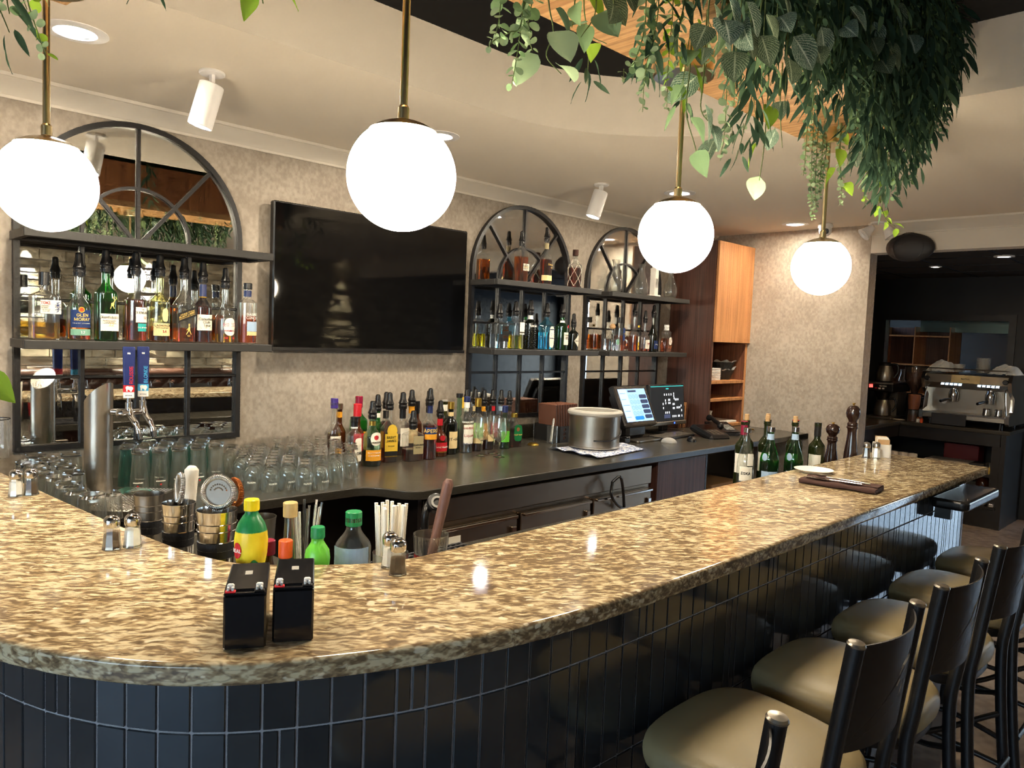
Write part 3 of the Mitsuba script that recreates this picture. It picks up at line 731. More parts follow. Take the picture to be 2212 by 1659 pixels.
# --- left shelf
k = bottle('whisky_bottle', 'square clear whisky bottle with a white label lettered TOKI, leftmost on the left shelf', (0.712, Y1, ZL), 0.046, 0.235, liq='l_gold', fill=0.28, rn=0.015, sh=(0.70, 0.80), sq=1.0, dep=0.82, cap=('cap', 'm_black_plastic', 0.05, 0.018),
           labs=[(0.068, 0.098, 0.150, 'm_paper', 0, 0.014)], txt=[('TOKI', 0.139, 0.0095, 'm_ink_red', -0.004, True), ('SUNTORY', 0.128, 0.004, 'm_ink', -0.004), ('WHISKY', 0.1215, 0.004, 'm_ink', -0.006)])
st = [LineString([(-.004, .013), (.004, .016)]), LineString([(-.008, .006), (.008, .007)]), LineString([(0, .014), (0, -.001)]), LineString([(0, .006), (-.008, -.002)]), LineString([(0, .006), (.008, -.002)]), LineString([(-.004, -.005), (.005, -.004), (0, -.009)]), LineString([(0, -.009), (.001, -.018), (-.004, -.02)]), LineString([(-.008, -.012), (.008, -.011)])]
kan = prism(unary_union([l.buffer(0.0011) for l in st]), 0, 0.0005); v = kan.vertices
part(k, 'lettering', trimesh.Trimesh(np.column_stack([0.712 + 0.037 + v[:, 0], Y1 - (0.046 * 0.82 * 1.004 + 0.0016 + v[:, 2]), ZL + 0.126 + v[:, 1]]), kan.faces, process=False), 'm_ink_blue', False)
small_print(k, 0, 0.030, 0.115, 3, (0.712, Y1, ZL), dx=-0.002, flat=0.046 * 0.82 * 1.004)
k = bottle('whisky_bottle', 'amber whisky bottle with a dark blue GLEN MORAY label and sage band', (0.829, Y1, ZL), 0.041, 0.262, liq='l_orange', fill=0.30, rn=0.014, sh=(0.48, 0.70),
           labs=[(0.078, 0.050, 0.118, 'm_paper_blue'), (0.078, 0.044, 0.050, 'm_copper'), (0.078, 0.020, 0.044, 'm_paper_sage'), (0.022, 0.108, 0.130, 'm_paper_orange', 2.0), (0.016, 0.111, 0.127, 'm_paper_red', 2.0)],
           txt=[('GLEN', 0.098, 0.0115, 'm_ink_gold', 0.003, True), ('MORAY', 0.082, 0.0115, 'm_ink_gold', 0.003, True), ('12', 0.032, 0.009, 'm_ink_white', 0.004, True), ('SINGLE MALT SCOTCH WHISKY', 0.0665, 0.003, 'm_ink_white', 0.002)])
k = bottle('whisky_bottle', 'green glass whisky bottle with a cream label lettered Glenfiddich', (0.925, Y1, ZL), 0.0375, 0.285, g='g_green', liq='l_green', fill=0.55, rn=0.0145, sh=(0.66, 0.80), sq=0.25,
           labs=[(0.066, 0.040, 0.108, 'm_paper', 0, 0.004)], txt=[('Glenfiddich', 0.094, 0.0105, 'm_ink', 0.006), ('12', 0.066, 0.012, 'm_ink_gold', 0.010)])
small_print(k, 0, 0.05, 0.082, 4, (0.925, Y1, ZL), dx=0.004, flat=0.0377)
stag = unary_union([Polygon([(-.004, -.012), (.006, -.012), (.009, -.002), (.004, .004), (-.003, .0)]), LineString([(.006, .002), (.010, .012)]).buffer(.0022), LineString([(.010, .012), (.004, .020), (.006, .026)]).buffer(.0011), LineString([(.010, .012), (.016, .019), (.013, .026)]).buffer(.0011), LineString([(-.002, -.01), (-.006, -.022)]).buffer(.0014), LineString([(.004, -.01), (.008, -.020)]).buffer(.0014)])
sm = prism(stag, 0, 0.0005); v = sm.vertices
part(k, 'emblem', trimesh.Trimesh(np.column_stack([0.925 + 0.012 + v[:, 0], Y1 - (0.0377 + 0.0012 + v[:, 2]), ZL + 0.150 + v[:, 1]]), sm.faces, process=False), 'm_ink_gold', False)
k = bottle('whisky_bottle', 'amber whisky bottle with white and teal labels lettered GLENLIVET', (1.037, Y1, ZL), 0.0405, 0.285, liq='l_orange', fill=0.60, rn=0.0145, sh=(0.58, 0.72),
           labs=[(0.056, 0.078, 0.140, 'm_paper', 0, 0.016), (0.040, 0.042, 0.074, 'm_paper_teal', 0, 0.016)], txt=[('THE', 0.130, 0.004, 'm_ink', 0.016), ('GLENLIVET', 0.118, 0.0085, 'm_ink', 0.017), ('12', 0.098, 0.009, 'm_ink_red', 0.026), ('Excellence', 0.058, 0.006, 'm_ink_white', 0.016)])
k = bottle('whisky_bottle', 'pale olive glass whisky bottle with cream labels lettered LAGAVULIN', (1.131, Y1, ZL), 0.0395, 0.285, g='g_yellowish', liq='l_dark', fill=0.16, rn=0.0145, sh=(0.58, 0.72),
           labs=[(0.074, 0.026, 0.078, 'm_paper_cream'), (0.028, 0.085, 0.140, 'm_paper_cream', 2.6, 0.010)], txt=[('LAGAVULIN', 0.069, 0.0085, 'm_ink', 0.002), ('16', 0.045, 0.010, 'm_ink_red', 0.006, True), ('ISLAY SINGLE MALT', 0.059, 0.0036, 'm_ink')])
k = bottle('whisky_bottle', 'square whisky bottle with a slanted black label lettered BLACK LABEL', (1.230, Y1, ZL), 0.0375, 0.283, liq='l_orange', fill=0.22, rn=0.014, sh=(0.56, 0.78), sq=0.85,
           txt=[('12', 0.029, 0.007, 'm_ink_gold', 0.006, True)])
sl = patch(0.080, -0.020, 0.020, 1.0, 2, 0.0009); v = sl.vertices; v[:, 1] += v[:, 0] * 0.42
for m, mm, dz in [(sl, 'm_paper_black', 0)] + [(lambda t: t)(None) or (text(s, h_, b_), 'm_ink_gold', z_) for s, h_, b_, z_ in (('Johnnie Walker', 0.006, False, 0.009), ('BLACK LABEL', 0.0075, True, 0.0), ('BLENDED SCOTCH WHISKY', 0.0036, False, -0.009))]:
    v = m.vertices.copy()
    if dz or mm == 'm_ink_gold': v[:, 1] += v[:, 0] * 0.42 + dz; v[:, 2] += 0.0014
    part(k, 'label' if mm == 'm_paper_black' else 'lettering', trimesh.Trimesh(np.column_stack([1.230 + v[:, 0], Y1 - 0.0377 - v[:, 2], ZL + 0.118 + v[:, 1]]), m.faces, process=False), mm, False)
man = unary_union([Point(0.002, .036).buffer(.003), sbox(-.002, .039, .006, .0415), sbox(0, .041, .004, .045), Polygon([(-.003, .014), (.006, .014), (.005, .032), (-.001, .032)]), LineString([(0, .015), (-.009, 0)]).buffer(.0016), LineString([(.004, .015), (.010, 0)]).buffer(.0016), LineString([(.003, .028), (-.008, .018)]).buffer(.0012)])
mm_ = prism(man, 0, 0.0005); v = mm_.vertices
part(k, 'emblem', trimesh.Trimesh(np.column_stack([1.236 + v[:, 0], Y1 - 0.0388 - v[:, 2], ZL + 0.036 + v[:, 1]]), mm_.faces, process=False), 'm_ink_gold', False)
k = bottle('whisky_bottle', 'dark amber whisky bottle with a white label lettered Canadian Club and a blue neck', (1.310, Y1, ZL), 0.0375, 0.272, g='g_clear', liq='l_dark', fill=0.80, rn=0.014, sh=(0.56, 0.74), wrapz=[(0.200, 0.252, 'm_navy'), (0.195, 0.200, 'm_gold')],
           labs=[(0.074, 0.054, 0.122, 'm_paper')], txt=[('Canadian', 0.103, 0.0105, 'm_ink', 0.002), ('Club', 0.090, 0.0105, 'm_ink', 0.002), ('1858', 0.075, 0.0085, 'm_ink', 0.006)])
small_print(k, 0.0375, 0.05, 0.067, 2, (1.310, Y1, ZL))
k = bottle('whisky_bottle', 'round whisky bottle with a silver crest label lettered CHIVAS', (1.409, Y1, ZL), 0.041, 0.255, liq='l_gold', fill=0.16, rn=0.0135, sh=(0.42, 0.70), bulge=0.02,
           labs=[(0.058, 0.034, 0.112, 'm_paper', 2.4, 0.006), (0.060, 0.074, 0.090, 'm_maroon', 0, 0.006), (0.052, 0.052, 0.059, 'm_maroon', 0, 0.006)], txt=[('CHIVAS', 0.082, 0.0095, 'm_ink_white', 0.006, True), ('XII', 0.024, 0.0075, 'm_red', -0.012, True), ('12', 0.024, 0.0075, 'm_red', 0.022, True)])
k = bottle('whisky_bottle', 'whisky bottle with a grey picture label and no spout, rightmost on the left shelf', (1.511, Y1, ZL), 0.0405, 0.262, liq='l_orange', fill=0.48, rn=0.016, sh=(0.70, 0.79), cap=('cap', 'm_black_plastic', 0.028, 0.0195), wrapz=[(0.212, 0.240, 'm_navy')],
           labs=[(0.056, 0.056, 0.100, 'm_paper_sky', 0, 0.010), (0.056, 0.038, 0.055, 'm_paper_cream', 0, 0.010)], txt=[('BARRE', 0.132, 0.012, 'm_ink_white', 0.006), ('CINCH', 0.117, 0.012, 'm_ink_white', 0.006)])

# --- middle unit, upper shelf
bottle('rum_bottle', 'squared rum bottle with a dark square label on the upper shelf right of the television', (3.249, Y1, ZU), 0.037, 0.235, liq='l_orange', fill=0.66, rn=0.013, sh=(0.78, 0.92), sq=0.3, labs=[(0.050, 0.070, 0.112, 'm_paper', 0, 0.008), (0.046, 0.072, 0.110, 'm_paper_black', 0, 0.008)], txt=[('BRUGAL', 0.092, 0.006, 'm_ink_gold', 0.008)])
bottle('rum_bottle', 'tall dark rum bottle with a woven straw band round its base on the upper shelf', (3.472, Y1, ZU), 0.038, 0.285, liq='l_dark', fill=0.56, rn=0.0135, sh=(0.60, 0.74), wrapz=[(0.225, 0.262, 'm_paper_taupe')], labs=[(0.118, 0.026, 0.060, 'm_paper_cream')], txt=[('Zacapa', 0.128, 0.012, 'm_ink_gold', 0.010), ('23', 0.108, 0.010, 'm_ink_gold', 0.010)])
net = []
for i in range(5):
    for sgn in (-1, 1):
        t = np.linspace(0, 1, 14); a = i * 2 * PI / 5 + sgn * t * 2.2; rr = np.interp(t, [0, 0.75, 1], [0.0465, 0.0465, 0.018]); net.append(tube(np.column_stack([rr * np.cos(a), rr * np.sin(a), 0.012 + t * 0.175]), 0.0013, 5))
bottle('rum_bottle', 'round rum bottle wrapped in a pale cane net with a wooden stopper', (3.752, Y1, ZU), 0.045, 0.235, liq='l_dark', fill=0.56, rn=0.014, sh=(0.62, 0.80), cap=('cap', 'm_napkin', 0.040, 0.019), extra=[('cane_net', cat(net), 'm_straw_white')])
# --- middle unit, lower shelf
bottle('gin_bottle', 'wide clear square bottle with a dark brown label beside the television', (3.085, Y1, ZL), 0.050, 0.195, liq='l_clear', fill=0.45, rn=0.015, sh=(0.76, 0.86), sq=1.0, dep=0.7, labs=[(0.052, 0.045, 0.140, 'm_paper_black', 0, 0.020)], txt=[('DILLONS', 0.112, 0.007, 'm_copper', 0.020, True), ('BC', 0.128, 0.009, 'm_copper', 0.026, True), ('GIN', 0.072, 0.016, 'm_copper', 0.020)])
bottle('gin_bottle', 'clear squarish bottle of yellow gin with a white crest label', (3.221, Y1, ZL), 0.042, 0.215, liq='l_yellow', fill=0.40, rn=0.015, sh=(0.74, 0.86), sq=0.5, labs=[(0.040, 0.090, 0.165, 'm_paper', 0, 0.018)], txt=[('ungava', 0.104, 0.009, 'm_ink', 0.018, True)])
dm = cat([mv(trimesh.creation.icosphere(1, 0.0042), (0.0385 * math.sin(a + 0.15 * (j % 2)), -0.0385 * math.cos(a + 0.15 * (j % 2)), 0.012 + 0.0135 * j)) for j in range(9) for a in np.arange(0, 2 * PI, 0.3)])
bottle('gin_bottle', 'black studded gin bottle lettered BROKERS in the middle of the lower shelf', (3.351, Y1, ZL), 0.0385, 0.230, g='m_dark_bottle', rn=0.015, sh=(0.70, 0.84), wrapz=[(0.188, 0.212, 'm_white_plastic')], txt=[('BROKERS', 0.146, 0.0125, 'm_ink_white', 0.008, True)], extra=[('studs', dm, 'm_dark_bottle')])
bottle('gin_bottle', 'pale blue square gin bottle with a white oval label', (3.500, Y1, ZL), 0.043, 0.220, g='g_blue', liq='l_blue', fill=0.50, rn=0.015, sh=(0.70, 0.90), sq=0.8, dep=0.85, labs=[(0.046, 0.014, 0.150, 'm_paper', 3.0, 0.014), (0.020, 0.086, 0.112, 'm_paper_sky', 2.0, 0.014)], txt=[('BOMBAY', 0.130, 0.0065, 'm_ink_blue', 0.014, True), ('SAPPHIRE', 0.074, 0.0055, 'm_ink_blue', 0.014)])
bottle('gin_bottle', 'green gin bottle with a red seal and a white label', (3.651, Y1, ZL), 0.0415, 0.225, g='g_green', liq='l_green', fill=0.55, rn=0.015, sh=(0.68, 0.82), wrapz=[(0.178, 0.192, 'm_white_plastic')], labs=[(0.058, 0.034, 0.115, 'm_paper', 0, 0.008), (0.022, 0.142, 0.164, 'm_paper_red', 2.0, 0.018)], txt=[('Tanqueray', 0.098, 0.0085, 'm_ink', 0.008), ('LONDON', 0.082, 0.006, 'm_ink', 0.008), ('DRY GIN', 0.073, 0.006, 'm_ink', 0.008)])
k = bottle('gin_bottle', 'short black gin bottle with a white diamond label at the end of the lower shelf', (3.764, Y1, ZL), 0.035, 0.165, g='m_dark_bottle', rn=0.013, sh=(0.66, 0.84))
dia = prism(Polygon([(-0.034, 0), (0, 0.040), (0.034, 0), (0, -0.040)]), 0, 0.0009).subdivide().subdivide(); dia.apply_translation([0.006, 0.062, 0.0]); part(k, 'label', mv(wrap(dia, 0.0356), (3.764, Y1, ZL), 0.15), 'm_paper', False)
t = text('HENDRICKS', 0.0075); t.apply_translation([0.006, 0.062, 0.0016]); part(k, 'lettering', mv(wrap(t, 0.0356), (3.764, Y1, ZL), 0.15), 'm_ink', False)
# --- right unit, upper shelf: carafes
def carafe(x, label, y=3.27, z=ZU):
    k = thing('glass_carafe', label, 'carafe', 'glass carafes on the upper right shelf')
    pr = [(0.030, 0.0), (0.042, 0.006), (0.050, 0.028), (0.053, 0.050), (0.050, 0.078), (0.041, 0.110), (0.029, 0.142), (0.020, 0.170), (0.018, 0.186), (0.022, 0.208), (0.030, 0.228)]
    part(k, 'glass', mv(lathe(pr, 32, True, False), (x, y, z)), 'g_clear', True)
    inn = [(0.002, 0.012), (0.036, 0.012)] + [(q[0] - 0.0028, q[1]) for q in pr[2:-1]] + [(0.0285, 0.228)]
    part(k, 'inner_glass', mv(lathe(inn, 32, False, False), (x, y, z)), 'g_clear', True)
    part(k, 'base', mv(lathe([(0.028, 0.0012), (0.040, 0.0065), (0.034, 0.0115)], 32), (x, y, z)), 'l_solid_glass', True)
carafe(4.191, 'clear glass carafe leftmost on the upper shelf nearest the cabinet')
carafe(4.498, 'clear glass carafe in the middle of the upper shelf nearest the cabinet')
carafe(4.875, 'clear glass carafe rightmost on the upper shelf, below the third globe')
k = bottle('grappa_bottle', 'slim frosted square bottle with upright black lettering between two carafes', (4.655, Y1, ZU), 0.024, 0.225, g='m_porcelain', rn=0.016, sh=(0.93, 0.97), sq=0.9, cap=('cap', 'm_white_plastic', 0.03, 0.02))
part(k, 'foot', box(4.617, 4.693, Y1 - 0.038, Y1 + 0.038, ZU, ZU + 0.014, 0.003), 'm_porcelain', False)
for s, dx in (('GRAPPA', 0.008), ('NONINO', -0.008)):
    t = text(s, 0.012, True); v = t.vertices; part(k, 'lettering', trimesh.Trimesh(np.column_stack([4.655 + dx + v[:, 1], Y1 - 0.0245 - v[:, 2] - 0.0006, ZU + 0.10 - v[:, 0]]), t.faces, process=False), 'm_ink', False)
# --- right unit, lower shelf
bottle('tequila_bottle', 'squat clear tequila bottle with a round cork stopper on the lower right shelf', (4.183, Y1, ZL), 0.052, 0.155, liq='l_clear', fill=0.55, rn=0.016, sh=(0.52, 0.76), sq=0.35, cap=('none',), extra=[('stopper', mv(trimesh.creation.icosphere(3, 0.021), (0, 0, 0.172)), 'm_cork'), ('emblem', wrap(patch(0.04, 0.045, 0.085, 0.052, 8, 0.001, 2.0), 0.053), 'm_paper_sage')])
bottle('cognac_bottle', 'amber liquor bottle with a tall navy label behind the tequila bottle', (4.305, Y1 + 0.03, ZL), 0.038, 0.225, liq='l_orange', fill=0.50, rn=0.016, sh=(0.72, 0.84), cap=('cap', 'm_black_plastic', 0.04), labs=[(0.040, 0.075, 0.165, 'm_paper_blue', 0, 0.010)], txt=[('VSOP', 0.125, 0.008, 'm_ink_gold', 0.010)])
bottle('cognac_bottle', 'long-necked amber liquor bottle with a yellow and white label', (4.437, Y1, ZL), 0.038, 0.270, liq='l_orange', fill=0.42, rn=0.0125, sh=(0.44, 0.64), labs=[(0.036, 0.014, 0.066, 'm_paper_yellow', 0, 0.016), (0.034, 0.068, 0.110, 'm_paper', 0, 0.016), (0.026, 0.175, 0.190, 'm_paper_yellow', 0, 0.004)], txt=[('GRAND', 0.04, 0.007, 'm_ink', 0.016, True)])
bottle('liqueur_bottle', 'small clear liquor bottle with a wide white label on the lower right shelf', (4.570, Y1, ZL), 0.036, 0.225, liq='l_orange', fill=0.10, rn=0.0125, sh=(0.46, 0.68), labs=[(0.066, 0.022, 0.088, 'm_paper', 0, 0.006)], txt=[('POIRE', 0.060, 0.0085, 'm_ink_red', 0.006)])
bottle('liqueur_bottle', 'dark wine-shaped liquor bottle with a blue label on the lower right shelf', (4.674, Y1, ZL), 0.036, 0.272, g='m_dark_bottle', rn=0.0135, sh=(0.44, 0.74), labs=[(0.060, 0.022, 0.084, 'm_ink_blue', 0, 0.006)], txt=[('Pineau', 0.056, 0.010, 'm_ink_white', 0.006)])
bottle('cognac_bottle', 'waisted amber decanter with a white oval label and glass stopper, rightmost on the lower shelf', (4.850, Y1, ZL), 0.047, 0.190, liq='l_orange', fill=0.55, rn=0.017, prof=[(0.038, 0.0), (0.043, 0.004), (0.047, 0.05), (0.043, 0.10), (0.038, 0.135), (0.040, 0.155), (0.020, 0.166, 0), (0.018, 0.178, 0), (0.022, 0.188, 0)], dep=0.7, sq=0.2, cap=('cap', 'm_white_plastic', 0.045, 0.020), labs=[(0.044, 0.055, 0.115, 'm_paper', 2.0, 0.010), (0.036, 0.061, 0.109, 'm_ink_red', 2.0, 0.010), (0.035, 0.0615, 0.1085, 'm_paper', 2.0, 0.010)])

# --- bottles on the back counter, front row
ZB = 0.9102
def facing(x, y, o=0.0):
    return math.atan2(-x, y) * 0.55 + o
bottle('sambuca_bottle', 'clear liquor bottle with a black and white neck band, nearest the upside-down glasses', (1.999, 3.125, ZB), 0.036, 0.235, liq='l_clear', fill=0.30, rn=0.0165, sh=(0.66, 0.78), cap=('cap', 'm_black_plastic', 0.03, 0.0195), wrapz=[(0.19, 0.198, 'm_white_plastic'), (0.198, 0.225, 'm_black_plastic')], labs=[(0.052, 0.030, 0.145, 'm_paper', 4.0, 0.016)], txt=[('ORO', 0.070, 0.013, 'm_ink', 0.020, True)], rz=facing(2.0, 3.12, 0.1))
bottle('irish_whiskey_bottle', 'greenish whiskey bottle with an orange label at the front of the back counter', (2.095, 3.112, ZB), 0.046, 0.245, g='g_pale_green', liq='l_dark', fill=0.33, rn=0.0155, sh=(0.58, 0.82), wrapz=[(0.200, 0.222, 'm_gold')], labs=[(0.092, 0.028, 0.082, 'm_paper_orange', 0, 0.003), (0.060, 0.104, 0.170, 'm_paper', 2.4, 0.010), (0.026, 0.132, 0.156, 'm_paper_red', 2.0, 0.010)], txt=[('SELECT RESERVE', 0.068, 0.006, 'm_ink_white', 0.003), ('BLACK BARREL', 0.054, 0.006, 'm_ink_white', 0.003), ('JAMESON', 0.120, 0.008, 'm_ink', 0.010, True)], rz=facing(2.09, 3.11))
bottle('rum_bottle', 'square amber rum bottle with a yellow label lettered SAINT JAMES on the back counter', (2.226, 3.156, ZB), 0.036, 0.280, liq='l_dark', fill=0.56, rn=0.015, sh=(0.60, 0.80), sq=0.9, labs=[(0.070, 0.058, 0.148, 'm_paper_yellow'), (0.056, 0.130, 0.196, 'm_paper_yellow', 2.0, 0.004), (0.070, 0.036, 0.056, 'm_paper_black'), (0.070, 0.030, 0.034, 'm_gold')], txt=[('SAINT', 0.130, 0.012, 'm_ink', 0.0, True), ('JAMES', 0.112, 0.012, 'm_ink', 0.0, True), ('RHUM', 0.085, 0.008, 'm_ink')], rz=facing(2.22, 3.15, 0.12))
bottle('amaretto_bottle', 'wide square amaretto bottle with a taupe label and black spout', (2.350, 3.115, ZB), 0.051, 0.185, liq='l_dark', fill=0.34, rn=0.0165, sh=(0.74, 0.88), sq=1.0, dep=0.62, wrapz=[(0.165, 0.180, 'm_black_plastic')], labs=[(0.056, 0.038, 0.132, 'm_paper_taupe', 0, 0.018)], txt=[('DISARONNO', 0.086, 0.009, 'm_ink', 0.018, True), ('ORIGINALE', 0.072, 0.005, 'm_ink', 0.018)], rz=facing(2.35, 3.11, 0.15))
bottle('aperitif_bottle', 'bright red aperitif bottle with a blue label lettered APEROL', (2.456, 3.112, ZB), 0.0385, 0.300, liq='l_red', fill=0.62, rn=0.014, sh=(0.60, 0.72), wrapz=[(0.245, 0.285, 'm_navy')], labs=[(0.080, 0.108, 0.136, 'm_paper_orange'), (0.080, 0.136, 0.172, 'm_paper_blue')], txt=[('APEROL', 0.154, 0.019, 'm_ink_gold', 0.004, True)], rz=facing(2.45, 3.11, 0.1))
bottle('liqueur_bottle', 'dark squat liqueur bottle with a red label right of the bright red bottle', (2.565, 3.160, ZB), 0.042, 0.225, g='m_brown_glass', rn=0.0145, sh=(0.44, 0.66), cap=('pourer',), wrapz=[(0.168, 0.205, 'm_paper_red')], labs=[(0.076, 0.030, 0.078, 'm_paper_red'), (0.076, 0.024, 0.029, 'm_gold'), (0.034, 0.088, 0.118, 'm_paper_red', 2.0)], txt=[('Grand Marnier', 0.054, 0.010, 'm_ink_white', 0.0)], rz=facing(2.56, 3.16, 0.12), bulge=0.03)
bottle('rum_bottle', 'black bottle with a cream label lettered ST-LEU and a gold cap', (2.662, 3.186, ZB), 0.0395, 0.275, g='m_dark_bottle', rn=0.0145, sh=(0.62, 0.78), cap=('cap', 'm_gold', 0.04, 0.0185), wrapz=[(0.212, 0.235, 'm_paper_cream')], labs=[(0.062, 0.034, 0.128, 'm_paper_cream', 0, 0.010)], txt=[('ST-LEU', 0.086, 0.014, 'm_ink', 0.010, True)], rz=facing(2.66, 3.18, 0.1))
bottle('sambuca_bottle', 'tall clear sambuca bottle with a white label and dark blue cap', (2.772, 3.178, ZB), 0.038, 0.305, liq='l_clear', fill=0.22, rn=0.0155, sh=(0.64, 0.76), cap=('cap', 'm_navy', 0.03, 0.019), wrapz=[(0.255, 0.288, 'm_white_plastic')], labs=[(0.072, 0.052, 0.160, 'm_paper', 0, 0.006), (0.072, 0.050, 0.058, 'm_ink_blue', 0, 0.006)], txt=[('RAMAZZOTTI', 0.176, 0.010, 'm_ink_white', 0.006, True), ('SAMBUCA', 0.142, 0.012, 'm_ink_red', 0.008), ('Liquore', 0.10, 0.014, 'm_ink_red', 0.008)], rz=facing(2.77, 3.17, 0.1))
bottle('liqueur_bottle', 'clear liqueur bottle with a pale green and cream label behind the wine glasses', (2.868, 3.19, ZB), 0.036, 0.285, liq='l_dark', fill=0.25, rn=0.0145, sh=(0.66, 0.78), cap=('cap', 'm_gold', 0.05, 0.0195), wrapz=[(0.22, 0.255, 'm_paper_black')], labs=[(0.066, 0.078, 0.165, 'm_paper_green'), (0.066, 0.046, 0.077, 'm_paper_cream')], rz=facing(2.86, 3.18))
bottle('liqueur_bottle', 'small clear bottle with an amber remainder behind the wine glasses', (2.960, 3.20, ZB), 0.036, 0.245, liq='l_dark', fill=0.24, rn=0.0145, sh=(0.62, 0.78), cap=('cap', 'm_black_plastic', 0.03), labs=[(0.05, 0.05, 0.09, 'm_paper_cream')], rz=0)
bottle('liqueur_bottle', 'dark bottle with a bright green label right of the wine glasses', (3.062, 3.165, ZB), 0.0325, 0.240, g='g_pale_green', liq='l_green', fill=0.30, rn=0.0135, sh=(0.62, 0.78), cap=('cap', 'm_navy', 0.04), labs=[(0.056, 0.042, 0.108, 'm_lime')], rz=facing(3.06, 3.16))
bottle('whisky_bottle', 'squat amber whisky bottle with a green shield label, farthest right on the back counter', (3.163, 3.186, ZB), 0.0465, 0.195, liq='l_dark', fill=0.56, rn=0.0165, sh=(0.60, 0.82), sq=0.3, dep=0.75, cap=('cap', 'm_gold', 0.026, 0.0205), labs=[(0.056, 0.038, 0.138, 'm_bottle_green_cap', 3.2, 0.012), (0.022, 0.098, 0.122, 'm_paper_red', 2.0, 0.012)], txt=[('Regal Apple', 0.078, 0.007, 'm_ink_gold', 0.012)], rz=facing(3.16, 3.18, 0.1))
# --- back row, half hidden
YB = 3.315
bottle('liqueur_bottle', 'clear bottle with a purple cap behind the upside-down glasses, leftmost of the back row', (2.000, YB, ZB), 0.034, 0.300, liq='l_gold', fill=0.48, rn=0.0165, sh=(0.52, 0.66), cap=('cap', 'm_purple', 0.05, 0.019), labs=[(0.07, 0.06, 0.13, 'm_paper')])
bottle('liqueur_bottle', 'brown bottle with an orange neck label beside the purple-capped bottle', (2.060, YB + 0.05, ZB), 0.034, 0.275, g='m_brown_glass', rn=0.0145, sh=(0.50, 0.70), cap=('cap', 'm_brass_dark', 0.03), wrapz=[(0.215, 0.245, 'm_paper_orange')])
bottle('liqueur_bottle', 'brown liquor bottle with a bright red cap in the back row', (2.118, YB - 0.03, ZB), 0.034, 0.265, g='m_brown_glass', rn=0.0155, sh=(0.52, 0.70), cap=('cap', 'm_red', 0.065, 0.0205), labs=[(0.07, 0.05, 0.14, 'm_paper_red')])
bottle('herbal_liqueur_bottle', 'square green glass liquor bottle with a dark red cap in the back row', (2.165, YB + 0.03, ZB), 0.037, 0.300, g='g_green', liq='l_green', fill=0.5, rn=0.0155, sh=(0.66, 0.80), sq=0.5, cap=('cap', 'm_maroon', 0.06, 0.0195), labs=[(0.06, 0.05, 0.14, 'm_paper_orange')])
bottle('wine_bottle_green', 'green bottle with a black spout behind the greenish whiskey bottle', (2.262, YB, ZB), 0.036, 0.255, g='g_green', liq='l_green', fill=0.45, rn=0.0145, sh=(0.60, 0.78), wrapz=[(0.21, 0.235, 'm_paper')], labs=[(0.07, 0.05, 0.13, 'm_paper')])
bottle('rum_bottle', 'dark amber bottle with a black spout behind the SAINT JAMES bottle', (2.330, YB + 0.02, ZB), 0.035, 0.265, liq='l_dark', fill=0.7, rn=0.0145, sh=(0.60, 0.78), wrapz=[(0.2, 0.24, 'm_paper_black')])
bottle('vermouth_bottle', 'clear bottle with a long double black spout in the back row', (2.412, YB - 0.02, ZB), 0.035, 0.265, liq='l_gold', fill=0.3, rn=0.0165, sh=(0.62, 0.72), wrapz=[(0.20, 0.262, 'm_black_plastic')], labs=[(0.062, 0.05, 0.15, 'm_paper')])
bottle('whisky_bottle', 'amber bottle with a gold neck and black spout behind the amaretto bottle', (2.486, YB, ZB), 0.036, 0.275, liq='l_orange', fill=0.6, rn=0.0155, sh=(0.62, 0.76), wrapz=[(0.222, 0.262, 'm_paper_orange')], labs=[(0.07, 0.06, 0.14, 'm_paper_cream')])
bottle('liqueur_bottle', 'dark red bottle in the back row between the amaretto and the bright red bottle', (2.556, YB + 0.05, ZB), 0.034, 0.255, g='m_brown_glass', rn=0.0165, sh=(0.60, 0.76), cap=('cap', 'm_black_plastic', 0.07, 0.020))
bottle('liqueur_bottle', 'clear bottle with a black spout behind the APEROL bottle', (2.630, YB + 0.03, ZB), 0.035, 0.265, liq='l_dark', fill=0.5, rn=0.0145, sh=(0.60, 0.76), wrapz=[(0.215, 0.25, 'm_paper_black')])
bottle('vermouth_bottle', 'olive green bottle with a white neck label and grey cap in the back row', (2.722, YB, ZB), 0.037, 0.280, g='g_olive', liq='l_dark', fill=0.7, rn=0.0155, sh=(0.62, 0.78), cap=('cap', 'm_grey_plastic', 0.02, 0.018), wrapz=[(0.225, 0.262, 'm_paper')], labs=[(0.05, 0.10, 0.13, 'm_paper_black')], txt=[('MARTINI', 0.115, 0.010, 'm_ink_white', 0, True)])
bottle('liqueur_bottle', 'tall slim pale green bottle with a yellow tag on its neck', (2.815, YB - 0.02, ZB), 0.034, 0.315, g='g_pale_green', liq='l_green', fill=0.20, rn=0.0150, sh=(0.36, 0.62), cap=('cap', 'm_black_plastic', 0.025), extra=[('tag', box(0.006, 0.020, -0.020, -0.017, 0.24, 0.305), 'm_paper_yellow')])
